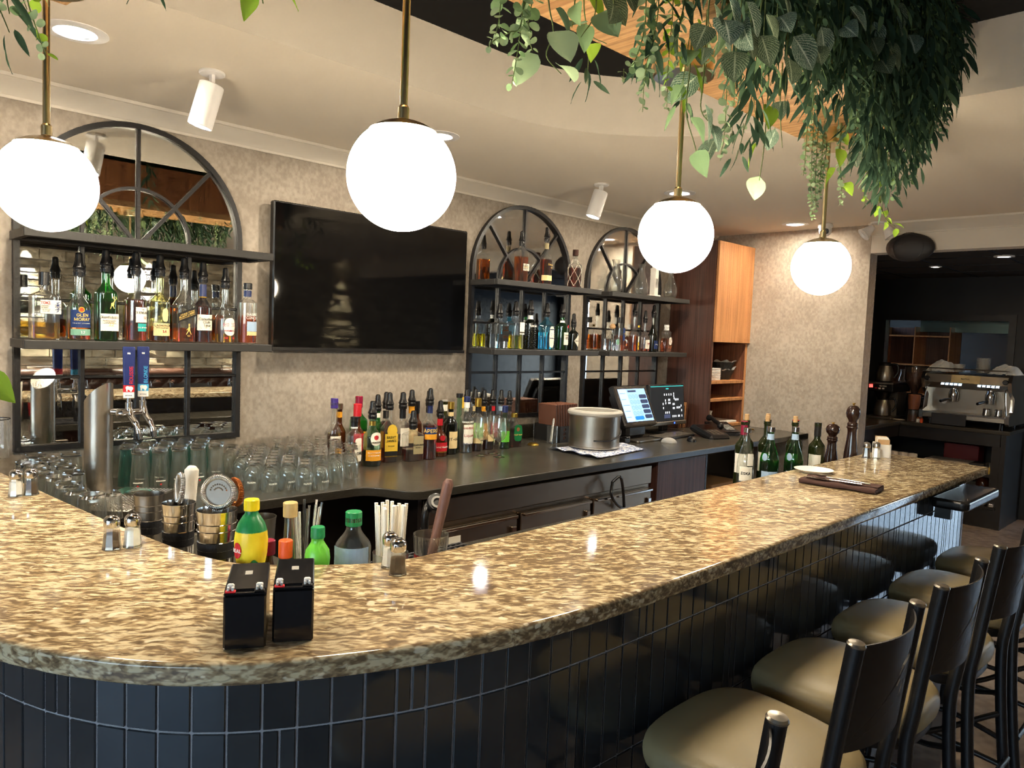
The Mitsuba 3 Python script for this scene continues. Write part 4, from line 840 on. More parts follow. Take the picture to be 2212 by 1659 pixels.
for x, hh, lq, lab, nm in ((2.887, 0.270, 'l_gold', 'm_paper', 'clear spirits bottle with a black spout, left of a spouted pair by the middle mirror'), (2.957, 0.268, 'l_gold', 'm_paper_cream', 'pale gold bottle with a black spout behind the sambuca bottle'), (3.028, 0.262, 'l_orange', 'm_paper_orange', 'amber bottle with orange neck rings and a black spout before the middle mirror'), (3.099, 0.262, 'l_orange', 'm_paper_red', 'amber bottle with red and cream labels and a black spout before the middle mirror'), (3.170, 0.258, 'l_clear', 'm_paper_sky', 'clear bottle with a pale blue label and a black spout before the middle mirror'), (3.241, 0.252, 'l_dark', 'm_paper_black', 'dark bottle with a black label, rightmost spouted bottle before the middle mirror')):
    bottle('spirits_bottle', nm, (x, YB, ZB), 0.0345, hh, liq=lq, fill=0.55, rn=0.0145, sh=(0.60, 0.76), wrapz=[(hh * 0.80, hh * 0.91, lab)], labs=[(0.066, 0.05, 0.14, lab)])

# ================================================================== glasses
def glass_set(name, profile, foot, gmat='g_clear'):
    """Shared shapes of one kind of upside-down glass: (wall, foot)."""
    inn = [(max(q[0] - 0.0022, 0.002), q[1]) for q in profile[:-1]] + [(max(profile[-1][0] - 0.004, 0.002), profile[-1][1] - 0.010)]
    m = cat(lathe(profile, 28, False, False), lathe(inn, 28, False, True))
    return mikit.ply(m, gmat, True), mikit.ply(lathe(foot, 28), 'l_solid_glass', 40)
tulip = glass_set('tulip', [(0.0350, 0.0), (0.0372, 0.012), (0.0405, 0.040), (0.0415, 0.058), (0.0385, 0.082), (0.0290, 0.100), (0.0160, 0.110)], [(0.0155, 0.1105), (0.0170, 0.1165), (0.0310, 0.1225), (0.0325, 0.1255), (0.0310, 0.1285)])
stem = glass_set('stem', [(0.0330, 0.0), (0.0362, 0.02), (0.0372, 0.045), (0.0350, 0.070), (0.0260, 0.090), (0.0110, 0.100)], [(0.0105, 0.1005), (0.0065, 0.108), (0.0065, 0.124), (0.0300, 0.130), (0.0325, 0.1325), (0.0315, 0.1345)])
pils = glass_set('pilsner', [(0.0345, 0.0), (0.0335, 0.03), (0.0300, 0.085), (0.0265, 0.125), (0.0275, 0.150)], [(0.0270, 0.1505), (0.0290, 0.156), (0.0300, 0.164), (0.0285, 0.169)])
pils_t = glass_set('pilsner_teal', [(0.0345, 0.0), (0.0335, 0.03), (0.0300, 0.085), (0.0265, 0.125), (0.0275, 0.150)], [(0.0270, 0.1505), (0.0290, 0.156), (0.0300, 0.164), (0.0285, 0.169)], 'g_teal')
tumb = glass_set('tumbler', [(0.0440, 0.0), (0.0430, 0.03), (0.0400, 0.085), (0.0375, 0.122), (0.0365, 0.130)], [(0.0362, 0.1305), (0.0362, 0.140), (0.0335, 0.1425)])
def put_glass(name, label, group, shapes, x, y, z, rz=0.0, s=1.0):
    k = thing(name, label, 'glass', group)
    A = T().translate([float(x), float(y), float(z)]).rotate([0, 0, 1], math.degrees(rz)).scale(s)
    copy(k, 'bowl', shapes[0], A); copy(k, 'foot', shapes[1], A); return k, A
r4 = random.Random(3)
logo = text('NORTH', 0.0075, True); v = logo.vertices; v[:, 0] *= -1; v[:, 1] *= -1; logo.vertices = v; v = logo.vertices; v[:, 1] += 0.040; v[:, 2] += 0.0015; logo.vertices = v
logo = mikit.ply(wrap(logo, 0.0415), 'm_ink_white', False)
star = mikit.ply(wrap(mv(prism(Polygon([((0.0055 if i % 2 == 0 else 0.0024) * math.sin(i * PI / 5), (0.0055 if i % 2 == 0 else 0.0024) * math.cos(i * PI / 5) + 0.028) for i in range(10)]), 0, 0.0006), (0, 0, 0.001)), 0.0342), 'm_red', False)
band = mikit.ply(wrap(mv(box(-0.018, 0.018, 0.039, 0.043, 0, 0.0006).subdivide().subdivide(), (0, 0, 0.001)), 0.0338), 'm_ink_white', False)
# tall beer glasses behind the drip tray
for j in range(4):
    for i in range(5):
        x, y = 1.000 + i * 0.0760 + 0.036 * (j % 2), 3.10 + j * 0.0735
        teal = j >= 2
        kk, A = put_glass('pilsner_glass', 'upside-down tall tapered beer glass with a teal tint behind the beer tower' if teal else 'upside-down tall clear beer glass with a small red star behind the drip tray', 'teal beer glasses' if teal else 'clear beer glasses with a red star', pils_t if teal else pils, x, y, ZB, facing(x, y) + r4.uniform(-0.5, 0.5))
        if not teal: copy(kk, 'star', star, A); copy(kk, 'band', band, A)
# field of upside-down stemmed glasses on the back counter
GL = [('beer_goblet', 'upside-down rounded beer glass on the back counter', 'rounded beer glasses upside down on the back counter', tulip), ('stemmed_glass', 'upside-down short-stemmed glass on the back counter', 'short-stemmed glasses upside down on the back counter', stem)]
FIELD = Polygon([(1.33, 2.93), (1.36, 2.83), (1.50, 2.755), (1.60, 2.755), (1.76, 2.83), (1.89, 2.93), (1.955, 3.03), (1.945, 3.40), (1.44, 3.40), (1.40, 3.02)])
for j in range(11):
    for i in range(14):
        x, y = 1.30 + i * 0.0775 + 0.0388 * (j % 2) + r4.uniform(-0.0015, 0.0015), 2.765 + j * 0.0672 + r4.uniform(-0.0015, 0.0015)
        if not FIELD.contains(Point(x, y)) or y > 3.40: continue
        q = GL[0] if x < 1.62 else GL[1]
        kk, A = put_glass(q[0], q[1], q[2], q[3], x, y, ZB, facing(x, y) + r4.uniform(-0.4, 0.4), 0.90 if q[0] == 'beer_goblet' else 1.0)
        if q[0] == 'beer_goblet' and j < 5: copy(kk, 'lettering', logo, A)
# big tumblers beside the bar top at the left
for i, (x, y, s) in enumerate([(0.672, 2.50, 1.0), (0.655, 2.600, .98), (0.740, 2.565, .9), (0.655, 2.70, 1.0), (0.652, 2.80, 1.05), (0.640, 2.90, 1.0), (0.732, 2.94, 0.95), (0.640, 3.00, 1.0), (0.730, 3.04, 1.0), (0.638, 3.10, 1.05), (0.728, 3.14, 1.0), (0.64, 3.20, 1.0), (0.72, 3.24, 1.0), (0.70, 3.345, 1.0), (0.81, 3.30, 1.0)]):
    put_glass('tumbler', 'upside-down clear tumbler in the cluster between the bar top and the beer tower', 'clear tumblers by the beer tower', tumb, x, y, ZB, r4.uniform(0, 6), s)
k = thing('black_rimmed_tumbler', 'upright smoky tumbler at the far left edge behind the salt shaker', 'glass')
part(k, 'wall', mv(lathe([(0.036, 0.004), (0.038, 0.05), (0.041, 0.145)], 28, True, False), (0.545, 3.18, 1.0702)), 'g_clear', True)
part(k, 'rim', mv(lathe([(0.0405, 0.143), (0.0418, 0.1445), (0.0418, 0.147), (0.0402, 0.147)], 28, False, False), (0.545, 3.18, 1.0702)), 'm_black_plastic', True)
# three upright wine glasses
wg = [(0.0335, 0.0), (0.0325, 0.0015), (0.010, 0.0045), (0.0045, 0.012), (0.0040, 0.060), (0.0045, 0.080), (0.010, 0.086), (0.026, 0.100), (0.0385, 0.126), (0.0400, 0.150), (0.0365, 0.185), (0.0320, 0.218)]
for x, y, n_ in ((2.765, 3.035, 'upright wine glass at the left of three on the back counter'), (2.878, 3.055, 'upright wine glass at the back of three on the back counter'), (2.824, 2.955, 'upright wine glass nearest the counter edge of three on the back counter')):
    k = thing('wine_glass', n_, 'wine glass', 'wine glasses on the back counter')
    part(k, 'bowl', mv(cat(lathe(wg[6:], 36, False, False), lathe([(0.001, 0.088)] + [(q[0] - 0.0015, q[1] + 0.001) for q in wg[7:]], 36, False, False)), (x, y, ZB)), 'g_clear', True)
    part(k, 'stem', mv(lathe(wg[:7], 36), (x, y, ZB)), 'l_solid_glass', True)

# ================================================================== on and around the bar top
ZT = 1.0702
def shaker(x, y, what, label, z=ZT, s=1.0, group='salt and pepper shakers on the bar'):
    k = thing(f'{what}_shaker', label, f'{what} shaker', group)
    A = lambda m: mv(m, (x, y, z), 0.2, s=s)
    pr = [(0.0200, 0.0), (0.0205, 0.002), (0.0195, 0.008), (0.0160, 0.045), (0.0150, 0.053)]
    part(k, 'glass', A(lathe(pr, 8, True, False)), 'g_clear', False)
    f = 0.040 if what == 'salt' else 0.036
    part(k, what, A(lathe([(0.0150, 0.004), (0.0170, 0.005), (float(np.interp(f, [0.008, 0.045], [0.0180, 0.0148])), f), (0.003, f + 0.001)], 8)), 'm_salt' if what == 'salt' else 'm_pepper', False)
    part(k, 'base', A(lathe([(0.0198, 0.0005), (0.0188, 0.0038)], 8)), 'l_solid_glass', False)
    part(k, 'cap', A(lathe([(0.0152, 0.050), (0.0172, 0.053), (0.0176, 0.064), (0.0160, 0.071), (0.0105, 0.0765), (0.002, 0.078)], 28)), 'm_chrome', 40)
    holes = [mv(cyl(0.0011, 0, 0.0008, 6), (0.0072 * math.cos(a), 0.0072 * math.sin(a), 0.0772)) for a in np.arange(6) * PI / 3]
    part(k, 'holes', A(cat(holes)), 'm_black_plastic', False, kind='stuff')
shaker(0.525, 1.805, 'pepper', 'pepper shaker of the pair at the inner curve, left of the shaker tins')
shaker(0.566, 1.796, 'salt', 'salt shaker of the pair at the inner curve, left of the shaker tins')
shaker(0.474, 2.500, 'salt', 'salt shaker of the pair at the far left in front of the tumblers')
shaker(0.510, 2.495, 'pepper', 'pepper shaker of the pair at the far left in front of the tumblers')
shaker(0.945, 1.322, 'salt', 'salt shaker of the pair in front of the white paper straws')
shaker(0.930, 1.272, 'pepper', 'pepper shaker of the pair in front of the white paper straws')
shaker(3.665, 1.315, 'pepper', 'nearly empty glass shaker at the far end of the bar beside the salt')
shaker(3.705, 1.285, 'salt', 'salt shaker at the far end of the bar beside the packet holder')

def battery(x, y, rz, label):
    k = thing('battery', label, 'battery', 'black batteries on the bar top')
    A = lambda m: mv(m, (x, y, ZT), rz)
    part(k, 'case', A(box(-0.0325, 0.0325, 0.0, 0.151, 0.0, 0.0885, 0.003)), 'm_battery', False)
    part(k, 'lid', A(box(-0.0322, 0.0322, 0.012, 0.1505, 0.0885, 0.0945, 0.002)), 'm_battery', False)
    part(k, 'lid_front', A(box(-0.0322, 0.0322, 0.001, 0.0118, 0.0885, 0.0915, 0.001)), 'm_battery', False)
    part(k, 'vent_mark', A(box(-0.006, 0.006, 0.085, 0.105, 0.0945, 0.0948)), 'm_grey_plastic', False)
    for sx, m_ in ((-0.0225, 'm_red'), (0.0215, 'm_black_plastic')):
        part(k, 'terminal_block', A(box(sx - 0.008, sx + 0.008, 0.002, 0.013, 0.0915, 0.0945, 0.001)), m_, False)
        part(k, 'terminal_cover', A(cat(box(sx - 0.0055, sx + 0.0055, 0.008, 0.018, 0.0945, 0.1035, 0.002), box(sx - 0.0055, sx - 0.0015, 0.004, 0.009, 0.0945, 0.1005, 0.001), box(sx + 0.0015, sx + 0.0055, 0.004, 0.009, 0.0945, 0.1005, 0.001))), 'm_white_plastic', False)
battery(0.520, 1.117, -0.50, 'black sealed battery with white terminal covers at the left of two on the bar')
battery(0.592, 1.094, -0.52, 'black sealed battery with white terminal covers at the right of two on the bar')

# plate, napkin with cutlery, mills, packets
single('white_plate', 'small round white plate on the bar near the sparkling water bottles', 'plate', mv(lathe([(0.040, 0.0), (0.045, 0.0005), (0.075, 0.012), (0.0775, 0.0145), (0.0755, 0.0150), (0.050, 0.0075), (0.002, 0.0065)], 48), (3.035, 1.292, ZT)), 'm_porcelain', 50)
k = thing('rolled_napkin', 'dark brown folded cloth napkin on the bar', 'napkin')
nx = np.linspace(-0.135, 0.135, 14); sec = []
for t in nx:
    a = np.linspace(0, 2 * PI, 20, endpoint=False); w_ = 0.060 + 0.004 * math.sin(t * 40)
    sec.append(np.column_stack([w_ * np.sign(np.cos(a)) * np.abs(np.cos(a)) ** 0.6, np.full(20, t), 0.010 + (0.0095 + 0.002 * math.sin(t * 55 + 1)) * np.sign(np.sin(a)) * np.abs(np.sin(a)) ** 0.7 * (1 + 0.25 * np.cos(2 * a))]))
NA = lambda m: mv(m, (2.815, 1.095, ZT), 0.10)
part(k, 'cloth', NA(rings(sec)), 'm_napkin', 60)
part(k, 'fold', NA(cat(tube(np.column_stack([np.full(14, 0.050), nx * 1.005, np.full(14, 0.0165)]), 0.0055, 10), box(-0.02, 0.048, -0.134, 0.12, 0.0195, 0.0212, 0.0005))), 'm_napkin', 40)
def cut(name, label, pts, wid, bowl):
    k = thing(name, label, name); p = catmull(pts, 8); 
    hd = tube(p, np.interp(np.linspace(0, 1, len(p)), [0, .7, 1], [wid, wid * .55, wid * .6]), 8); parts_ = [hd]
    part(k, 'handle', NA(hd), 'm_chrome', 40)
    if bowl:
        e = p[-1]; b = lathe([(0.0004, 0.0), (0.009, 0.001), (0.0150, 0.0045), (0.0170, 0.008), (0.0162, 0.0082), (0.009, 0.0028), (0.0004, 0.0018)], 24); v = b.vertices; v[:, 1] *= 1.45
        part(k, 'bowl', NA(mv(b, (e[0], e[1] + 0.020, e[2] - 0.001), 0.15)), 'm_chrome', 40)
    else:
        part(k, 'blade', NA(box(p[-1][0] - 0.008, p[-1][0] + 0.008, p[-1][1], p[-1][1] + 0.09, p[-1][2] - 0.001, p[-1][2] + 0.0008, 0.0006)), 'm_chrome', False)
cut('spoon', 'steel spoon lying on the dark brown napkin', [(0.012, -0.10, 0.0245), (0.005, -0.02, 0.028), (-0.004, 0.05, 0.030)], 0.0042, True)
cut('knife', 'steel knife lying beside the spoon on the dark brown napkin', [(-0.020, -0.08, 0.0245), (-0.026, -0.01, 0.026), (-0.030, 0.03, 0.026)], 0.0042, False)
def mill(x, y, h, label):
    k = thing('pepper_mill', label, 'pepper mill', 'dark wooden pepper mills')
    A = lambda m: mv(m, (x, y, 0.9302))
    q = h
    part(k, 'body', A(lathe([(0.034, 0.0), (0.0355, 0.004), (0.036, 0.02), (0.0355, 0.18 * q), (0.031, 0.36 * q), (0.0235, 0.52 * q), (0.0205, 0.62 * q), (0.0225, 0.66 * q), (0.0265, 0.675 * q), (0.0265, 0.690 * q), (0.0235, 0.700 * q)], 36)), 'm_mill_wood', 50)
    part(k, 'head', A(lathe([(0.0235, 0.7015 * q), (0.0255, 0.715 * q), (0.0245, 0.735 * q), (0.0185, 0.752 * q), (0.0200, 0.775 * q), (0.0300, 0.82 * q), (0.0335, 0.87 * q), (0.0295, 0.925 * q), (0.0185, 0.962 * q), (0.004, 0.972 * q)], 36)), 'm_mill_wood', 50)
    part(k, 'knob', A(lathe([(0.006, 0.968 * q), (0.003, 0.978 * q), (0.0085, 0.992 * q), (0.006, q), (0.002, q)], 16)), 'm_gold', 40)
mill(3.790, 1.530, 0.280, 'shorter dark wooden pepper mill at the far end of the bar')
mill(3.815, 1.445, 0.385, 'taller dark wooden pepper mill at the far end of the bar')
k = thing('packet_holder', 'white porcelain holder filled with sugar packets at the far end of the bar', 'packet holder')
hold = prism(Polygon(rect(-0.055, 0.055, -0.035, 0.035, 0.012)).difference(Polygon(rect(-0.051, 0.051, -0.031, 0.031, 0.010))), 0.003, 0.062)
part(k, 'tray', mv(cat(hold, prism(Polygon(rect(-0.055, 0.055, -0.035, 0.035, 0.012)), 0, 0.004)), (3.815, 1.300, ZT), 0.5), 'm_porcelain', 30)
for i in range(14):
    a = -0.045 + i * 0.0066
    part(k, 'packet', mv(box(a, a + 0.0024, -0.026 + 0.002 * (i % 3), 0.026 - 0.002 * (i % 2), 0.005, 0.085 + 0.009 * ((i * 7) % 5) / 4), (3.815, 1.300, ZT), 0.5, ry=0.0), 'm_paper' if i % 3 else 'm_cork', False)

# sparkling water and wine bottles on the bench
BW = 'wine bottles standing behind the bar'
zb_ = 0.9302
bottle('water_bottle', 'clear glass water bottle with a white label, first of the group beside the granite', (3.128, 1.645, zb_), 0.038, 0.270, liq='l_clear', fill=0.10, rn=0.0135, sh=(0.44, 0.90), cap=('cap', 'm_chrome', 0.022, 0.0165), labs=[(0.060, 0.040, 0.105, 'm_paper', 0, -0.004), (0.030, 0.110, 0.165, 'm_paper', 0, 0.014)], txt=[('ESKA', 0.075, 0.012, 'm_ink', -0.004, True)], rz=facing(3.12, 1.64, -0.3))
for x, y, n_ in ((3.235, 1.585, 'green sparkling water bottle with a pale blue label, left of two'), (3.345, 1.520, 'green sparkling water bottle with a pale blue label, right of two')):
    bottle('sparkling_water_bottle', n_, (x, y, zb_), 0.042, 0.275, g='g_green', liq='l_green', fill=0.45, rn=0.0140, sh=(0.48, 0.88), cap=('cap', 'm_chrome', 0.024, 0.0175), wrapz=[(0.225, 0.252, 'm_paper_sky')], labs=[(0.078, 0.020, 0.082, 'm_paper_sky'), (0.026, 0.130, 0.165, 'm_paper_sky', 2.0, -0.026)], txt=[('S.PELLEGRINO', 0.045, 0.008, 'm_ink_blue', 0, True)], rz=facing(x, y, -0.4))
def wine(x, y, label, top, foil=None, cork=True):
    ex = []
    if cork: ex.append(('cork', cyl(0.0105, 0.288, 0.325, 18, b=0.001), 'm_cork'))
    if foil: ex.append(('foil', cyl(0.0158, 0.235, 0.300, 22, b=0.001), foil))
    bottle('wine_bottle', label, (x, y, zb_), 0.0375, 0.296, g='m_wine_glass_green', rn=0.0138, sh=(0.62, 0.78), cap=('none',), labs=[(0.060, 0.060, 0.150, 'm_paper', 0, -0.01)], extra=ex, rz=facing(x, y, -0.5), cat_='wine bottle', group=BW)
wine(3.20, 1.70, 'dark wine bottle with a bright raspberry foil, leftmost of the wine bottles', 0, 'm_maroon', False)
wine(3.285, 1.735, 'corked wine bottle behind the raspberry-foiled bottle', 0)
wine(3.335, 1.655, 'corked dark wine bottle between the two green water bottles, left of its pair', 0)
wine(3.41, 1.69, 'corked wine bottle at the back between the two green water bottles', 0)
wine(3.435, 1.565, 'corked wine bottle just left of the red-capped bottle', 0)
wine(3.515, 1.60, 'wine bottle with a red and white foil behind the right green water bottle', 0, 'm_red', False)
wine(3.505, 1.485, 'wine bottle with a black screw cap, rightmost of the wine bottles', 0, 'm_paper_black', False)

# bartender's tools by the curve
def tin(x, y, r, h, label, m_='m_chrome', bandm='m_black_rubber', z=0.9302):
    k = thing('shaker_tin', label, 'cocktail shaker', 'steel shaker tins behind the curve of the bar')
    A = lambda m: mv(m, (x, y, z))
    part(k, 'cup', A(lathe([(r * 0.68, 0.0), (r * 0.72, 0.003), (r * 0.97, h * 0.94), (r, h * 0.985), (r * 1.005, h), (r * 0.975, h), (r * 0.94, h * 0.94), (r * 0.69, 0.006), (0.002, 0.005)], 40, True, False)), m_, 40)
    if bandm:
        f = lambda t: r * (0.72 + 0.25 * t / 0.94)
        part(k, 'grip_band', A(lathe([(f(.48) + .0006, h * .48), (f(.48) + .0022, h * .485), (f(.66) + .0022, h * .655), (f(.66) + .0006, h * .66)], 40, False, False)), bandm, 30, 'black textured grip band')
        for t in (.48, .57, .66, .78, .86):
            part(k, 'ridge', A(lathe([(f(t), h * t - .0012), (f(t) + .0026, h * t), (f(t), h * t + .0012)], 40, False, False)), m_, 40)
    return k
tin(0.735, 1.735, 0.047, 0.216, 'large steel shaker tin with a black grip band, holding a coil strainer')
tin(0.705, 1.895, 0.040, 0.206, 'smaller steel shaker tin with a black grip band, left of the large tin')
tin(0.690, 2.060, 0.038, 0.200, 'dark hammered steel tin at the back left of the shaker tins', 'm_steel_dark', 'm_black_rubber')
tin(0.850, 1.745, 0.038, 0.180, 'plain dark steel tin behind the yellow juice bottle', 'm_steel_dark', None)
k = thing('jigger', 'small black and steel jigger at the left of the shaker tins', 'jigger')
part(k, 'cup', mv(lathe([(0.018, 0), (0.010, 0.05), (0.021, 0.10), (0.020, 0.10), (0.009, 0.052)], 24), (0.665, 2.215, 0.9302)), 'm_black_plastic', 40)
def strainer(c, r, ry, rx, rz, label, m_='m_chrome', plate=True):
    k = thing('cocktail_strainer', label, 'strainer', 'coil strainers standing in the shaker tins')
    t = np.linspace(0, 2 * PI, 60 * 7 + 1)[:-1]; cr = 0.0062
    coil = np.column_stack([(r + cr * np.cos(60 * t)) * np.cos(t), (r + cr * np.cos(60 * t)) * np.sin(t), cr * np.sin(60 * t)])
    A = lambda m: mv(mv(m, (0, 0, 0), 0, rx, ry), c, rz)
    part(k, 'coil', A(tube(coil, 0.0015, 5, True)), m_, True)
    if plate:
        d = Point(0, 0).buffer(r * 0.93, 24)
        for i in range(10):
            a = PI * 0.1 + i * PI * 0.8 / 9; d = d.difference(Point(0.55 * r * math.cos(a), 0.55 * r * math.sin(a)).buffer(0.0022, 6))
        for i in range(6):
            a = PI * 0.2 + i * PI * 0.6 / 5; d = d.difference(Point(0.32 * r * math.cos(a), 0.32 * r * math.sin(a)).buffer(0.0022, 6))
        part(k, 'plate', A(mv(prism(d, -0.001, 0.001), (0, 0, 0), 0, 0.10)), 'm_steel_dark', 30)
        part(k, 'handle', A(box(-0.012, 0.012, -r - 0.075, -r * 0.9, -0.001, 0.001, 0.0006)), m_, False)
strainer((0.738, 1.735, 1.186), 0.036, 0, PI / 2 - 0.12, -0.75, 'round steel coil strainer standing in the large shaker tin')
strainer((0.706, 1.893, 1.172), 0.034, 0, PI / 2 - 0.1, -1.75, 'steel coil strainer seen nearly edge-on in the smaller shaker tin')
strainer((0.792, 1.765, 1.175), 0.030, 0, PI / 2, -1.5, 'copper coil strainer at the right behind the large strainer', 'm_copper', False)
k = thing('muddler', 'pale wooden muddler end standing behind the strainers', 'muddler')
part(k, 'stick', tube([(0.752, 1.955, 0.935), (0.754, 1.95, 1.10), (0.756, 1.945, 1.205), (0.7565, 1.944, 1.215)], [0.012, 0.013, 0.018, 0.010], 14), 'm_straw_white', 40)
# bottles at the curve
k = thing('lemon_juice_bottle', 'yellow lemon juice bottle with a green neck and yellow cap behind the curve', 'bottle')
A = lambda m: mv(m, (0.748, 1.580, 0.9302))
part(k, 'body', A(lathe([(0.026, 0.0), (0.030, 0.004), (0.031, 0.05), (0.0265, 0.085), (0.0285, 0.11), (0.035, 0.145), (0.0365, 0.175), (0.034, 0.198)], 36, True, False)), 'm_lemon', True)
part(k, 'neck', A(lathe([(0.0342, 0.197), (0.029, 0.214), (0.019, 0.230), (0.0145, 0.236), (0.0145, 0.245)], 36, False, True)), 'm_bottle_green_cap', 40)
part(k, 'cap', A(lathe([(0.0165, 0.243), (0.0172, 0.245), (0.0168, 0.266), (0.0150, 0.268), (0.002, 0.2675)], 32)), 'm_yellow_cap', 40)
lf = wrap(patch(0.034, 0.088, 0.138, 0.031, 10, 0.002, 1.4), 0.0335); part(k, 'leaf_print', A(mv(lf, (0, 0, 0), -0.25)), 'm_bottle_green_cap', 40)
rd_ = wrap(patch(0.024, 0.140, 0.176, 0.036, 8, 0.0008, 2.0), 0.0368); part(k, 'red_logo', A(mv(rd_, (0, 0, 0), -1.35)), 'm_red', 40)
tt = text('REAL', 0.008, True); tt.apply_translation([0, 0.158, 0.0016]); part(k, 'lettering', A(mv(wrap(tt, 0.0370), (0, 0, 0), -1.35)), 'm_ink_white', False)
bottle('oil_bottle', 'clear conical bottle with a tan cap behind the curve of the bar', (0.832, 1.560, 0.9302), 0.040, 0.240, liq='l_yellow', fill=0.2, rn=0.0125, sh=(0.10, 0.88), cap=('cap', 'm_tan_cap', 0.034, 0.0165))
bottle('sauce_bottle', 'small dark bottle with an orange cap in front of the tan-capped bottle', (0.798, 1.515, 0.9302), 0.022, 0.165, g='g_amber', liq='l_dark', fill=0.6, rn=0.012, sh=(0.55, 0.8), cap=('cap', 'm_orange', 0.04, 0.0155))
bottle('sauce_bottle', 'bottle with a raspberry red cap behind the tan-capped bottle', (0.818, 1.640, 0.9302), 0.018, 0.135, g='g_amber', liq='l_dark', fill=0.6, rn=0.012, sh=(0.55, 0.8), cap=('cap', 'm_maroon', 0.035, 0.0175))
k = thing('lime_juice_bottle', 'small bright green lime juice bottle with a green cap behind the curve', 'bottle')
A = lambda m: mv(m, (0.855, 1.475, 0.9302))
part(k, 'body', A(lathe([(0.024, 0.0), (0.0265, 0.004), (0.0265, 0.06), (0.0235, 0.085), (0.0265, 0.12), (0.0285, 0.140), (0.026, 0.158), (0.017, 0.172), (0.0135, 0.178), (0.0135, 0.19)], 36)), 'm_lime', True)
part(k, 'cap', A(lathe([(0.0155, 0.186), (0.0160, 0.188), (0.0157, 0.209), (0.0140, 0.211), (0.002, 0.2105)], 28)), 'm_green_cap', 40)
bottle('water_bottle', 'large clear plastic bottle with a pale blue label and green cap behind the curve', (0.958, 1.490, 0.9302), 0.042, 0.215, liq='l_clear', fill=0.3, rn=0.0165, sh=(0.68, 0.90), cap=('cap', 'm_green_cap', 0.034, 0.0195), labs=[(0.100, 0.060, 0.150, 'm_paper_sky', 0, -0.012)], rz=facing(0.95, 1.49, -0.2))
k = thing('straw_bundle', 'bundle of white paper straws in a clear cup behind the bar', 'straws')
for i in range(15):
    a, rr = i * 2.4, 0.006 + 0.026 * math.sqrt(i / 15.0); cx_, cy_ = 1.030 + rr * math.cos(a), 1.440 + rr * math.sin(a)
    part(k, 'straw', tube([(1.030 + (cx_ - 1.03) * .8, 1.440 + (cy_ - 1.44) * .8, 0.935), (cx_ * 1.0 + (cx_ - 1.03) * .25, cy_ + (cy_ - 1.44) * .25, 1.172 + 0.006 * ((i * 5) % 4) / 3)], 0.0045, 8), 'm_straw_white', 40)
single('straw_cup', 'clear cup around the white paper straws', 'cup', mv(lathe([(0.034, 0.0), (0.036, 0.003), (0.043, 0.13), (0.0415, 0.13), (0.0345, 0.004)], 32, True, False), (1.030, 1.440, 0.9302)), 'g_clear', 40)
k = thing('clear_straw_bundle', 'bundle of clear plastic straws behind the tan-capped bottle', 'straws')
for i in range(14):
    part(k, 'straw', tube([(0.892 + 0.012 * math.cos(i * 2.4), 1.60 + 0.012 * math.sin(i * 2.4), 0.935), (0.900 + 0.034 * math.cos(i * 2.4), 1.605 + 0.034 * math.sin(i * 2.4), 1.150 + 0.008 * (i % 3))], 0.003, 6), 'm_cloth_white' if i % 4 == 0 else 'g_clear', 40)
k = thing('tool_cup', 'clear cup with a red tint behind the bar', 'cup')
part(k, 'wall', mv(lathe([(0.032, 0.0), (0.034, 0.004), (0.044, 0.160), (0.0425, 0.160), (0.033, 0.005)], 36, True, False), (1.140, 1.425, 0.9302)), 'g_clear', 40)
part(k, 'band', mv(lathe([(0.0362, 0.03), (0.0410, 0.112)], 36, False, False), (1.140, 1.425, 0.9302)), 'm_red_dark', 40)
k = thing('muddler', 'dark wooden muddler leaning in the red-tinted cup', 'muddler')
part(k, 'stick', tube([(1.122, 1.425, 0.945), (1.150, 1.414, 1.10), (1.172, 1.404, 1.215), (1.174, 1.403, 1.226)], [0.011, 0.012, 0.0135, 0.008], 16), 'm_muddler', 40)
k = thing('soda_gun', 'black soda dispensing gun resting on its holder behind the bar', 'soda gun')
gpth = catmull([(1.31, 1.66, 0.94), (1.30, 1.655, 1.04), (1.31, 1.66, 1.085), (1.35, 1.675, 1.10), (1.37, 1.68, 1.06)], 6)
part(k, 'hose', tube(gpth, 0.011, 10), 'm_black_plastic', 40)
part(k, 'head', mv(cyl(0.026, -0.02, 0.02, 24, b=0.004), (1.325, 1.64, 1.10), -0.6, PI / 2 - 0.5), 'm_black_plastic', 40)
part(k, 'button_ring', mv(lathe([(0.011, 0.0), (0.017, 0.0), (0.017, 0.0015), (0.011, 0.0015)], 24, False, False), (1.312, 1.617, 1.111), -0.6, PI / 2 - 0.5), 'm_grey_plastic', 40)
k = thing('serving_tongs', 'black tongs hanging on the refrigerator front under the back counter', 'tongs')
part(k, 'arm', tube(catmull([(3.26, 2.497, 0.80), (3.29, 2.47, 0.83), (3.335, 2.48, 0.76), (3.37, 2.49, 0.64)], 6), 0.008, 8), 'm_black_plastic', 40)
part(k, 'arm', tube(catmull([(3.26, 2.497, 0.80), (3.22, 2.47, 0.74), (3.28, 2.48, 0.68), (3.37, 2.49, 0.63)], 6), 0.008, 8), 'm_black_plastic', 40)

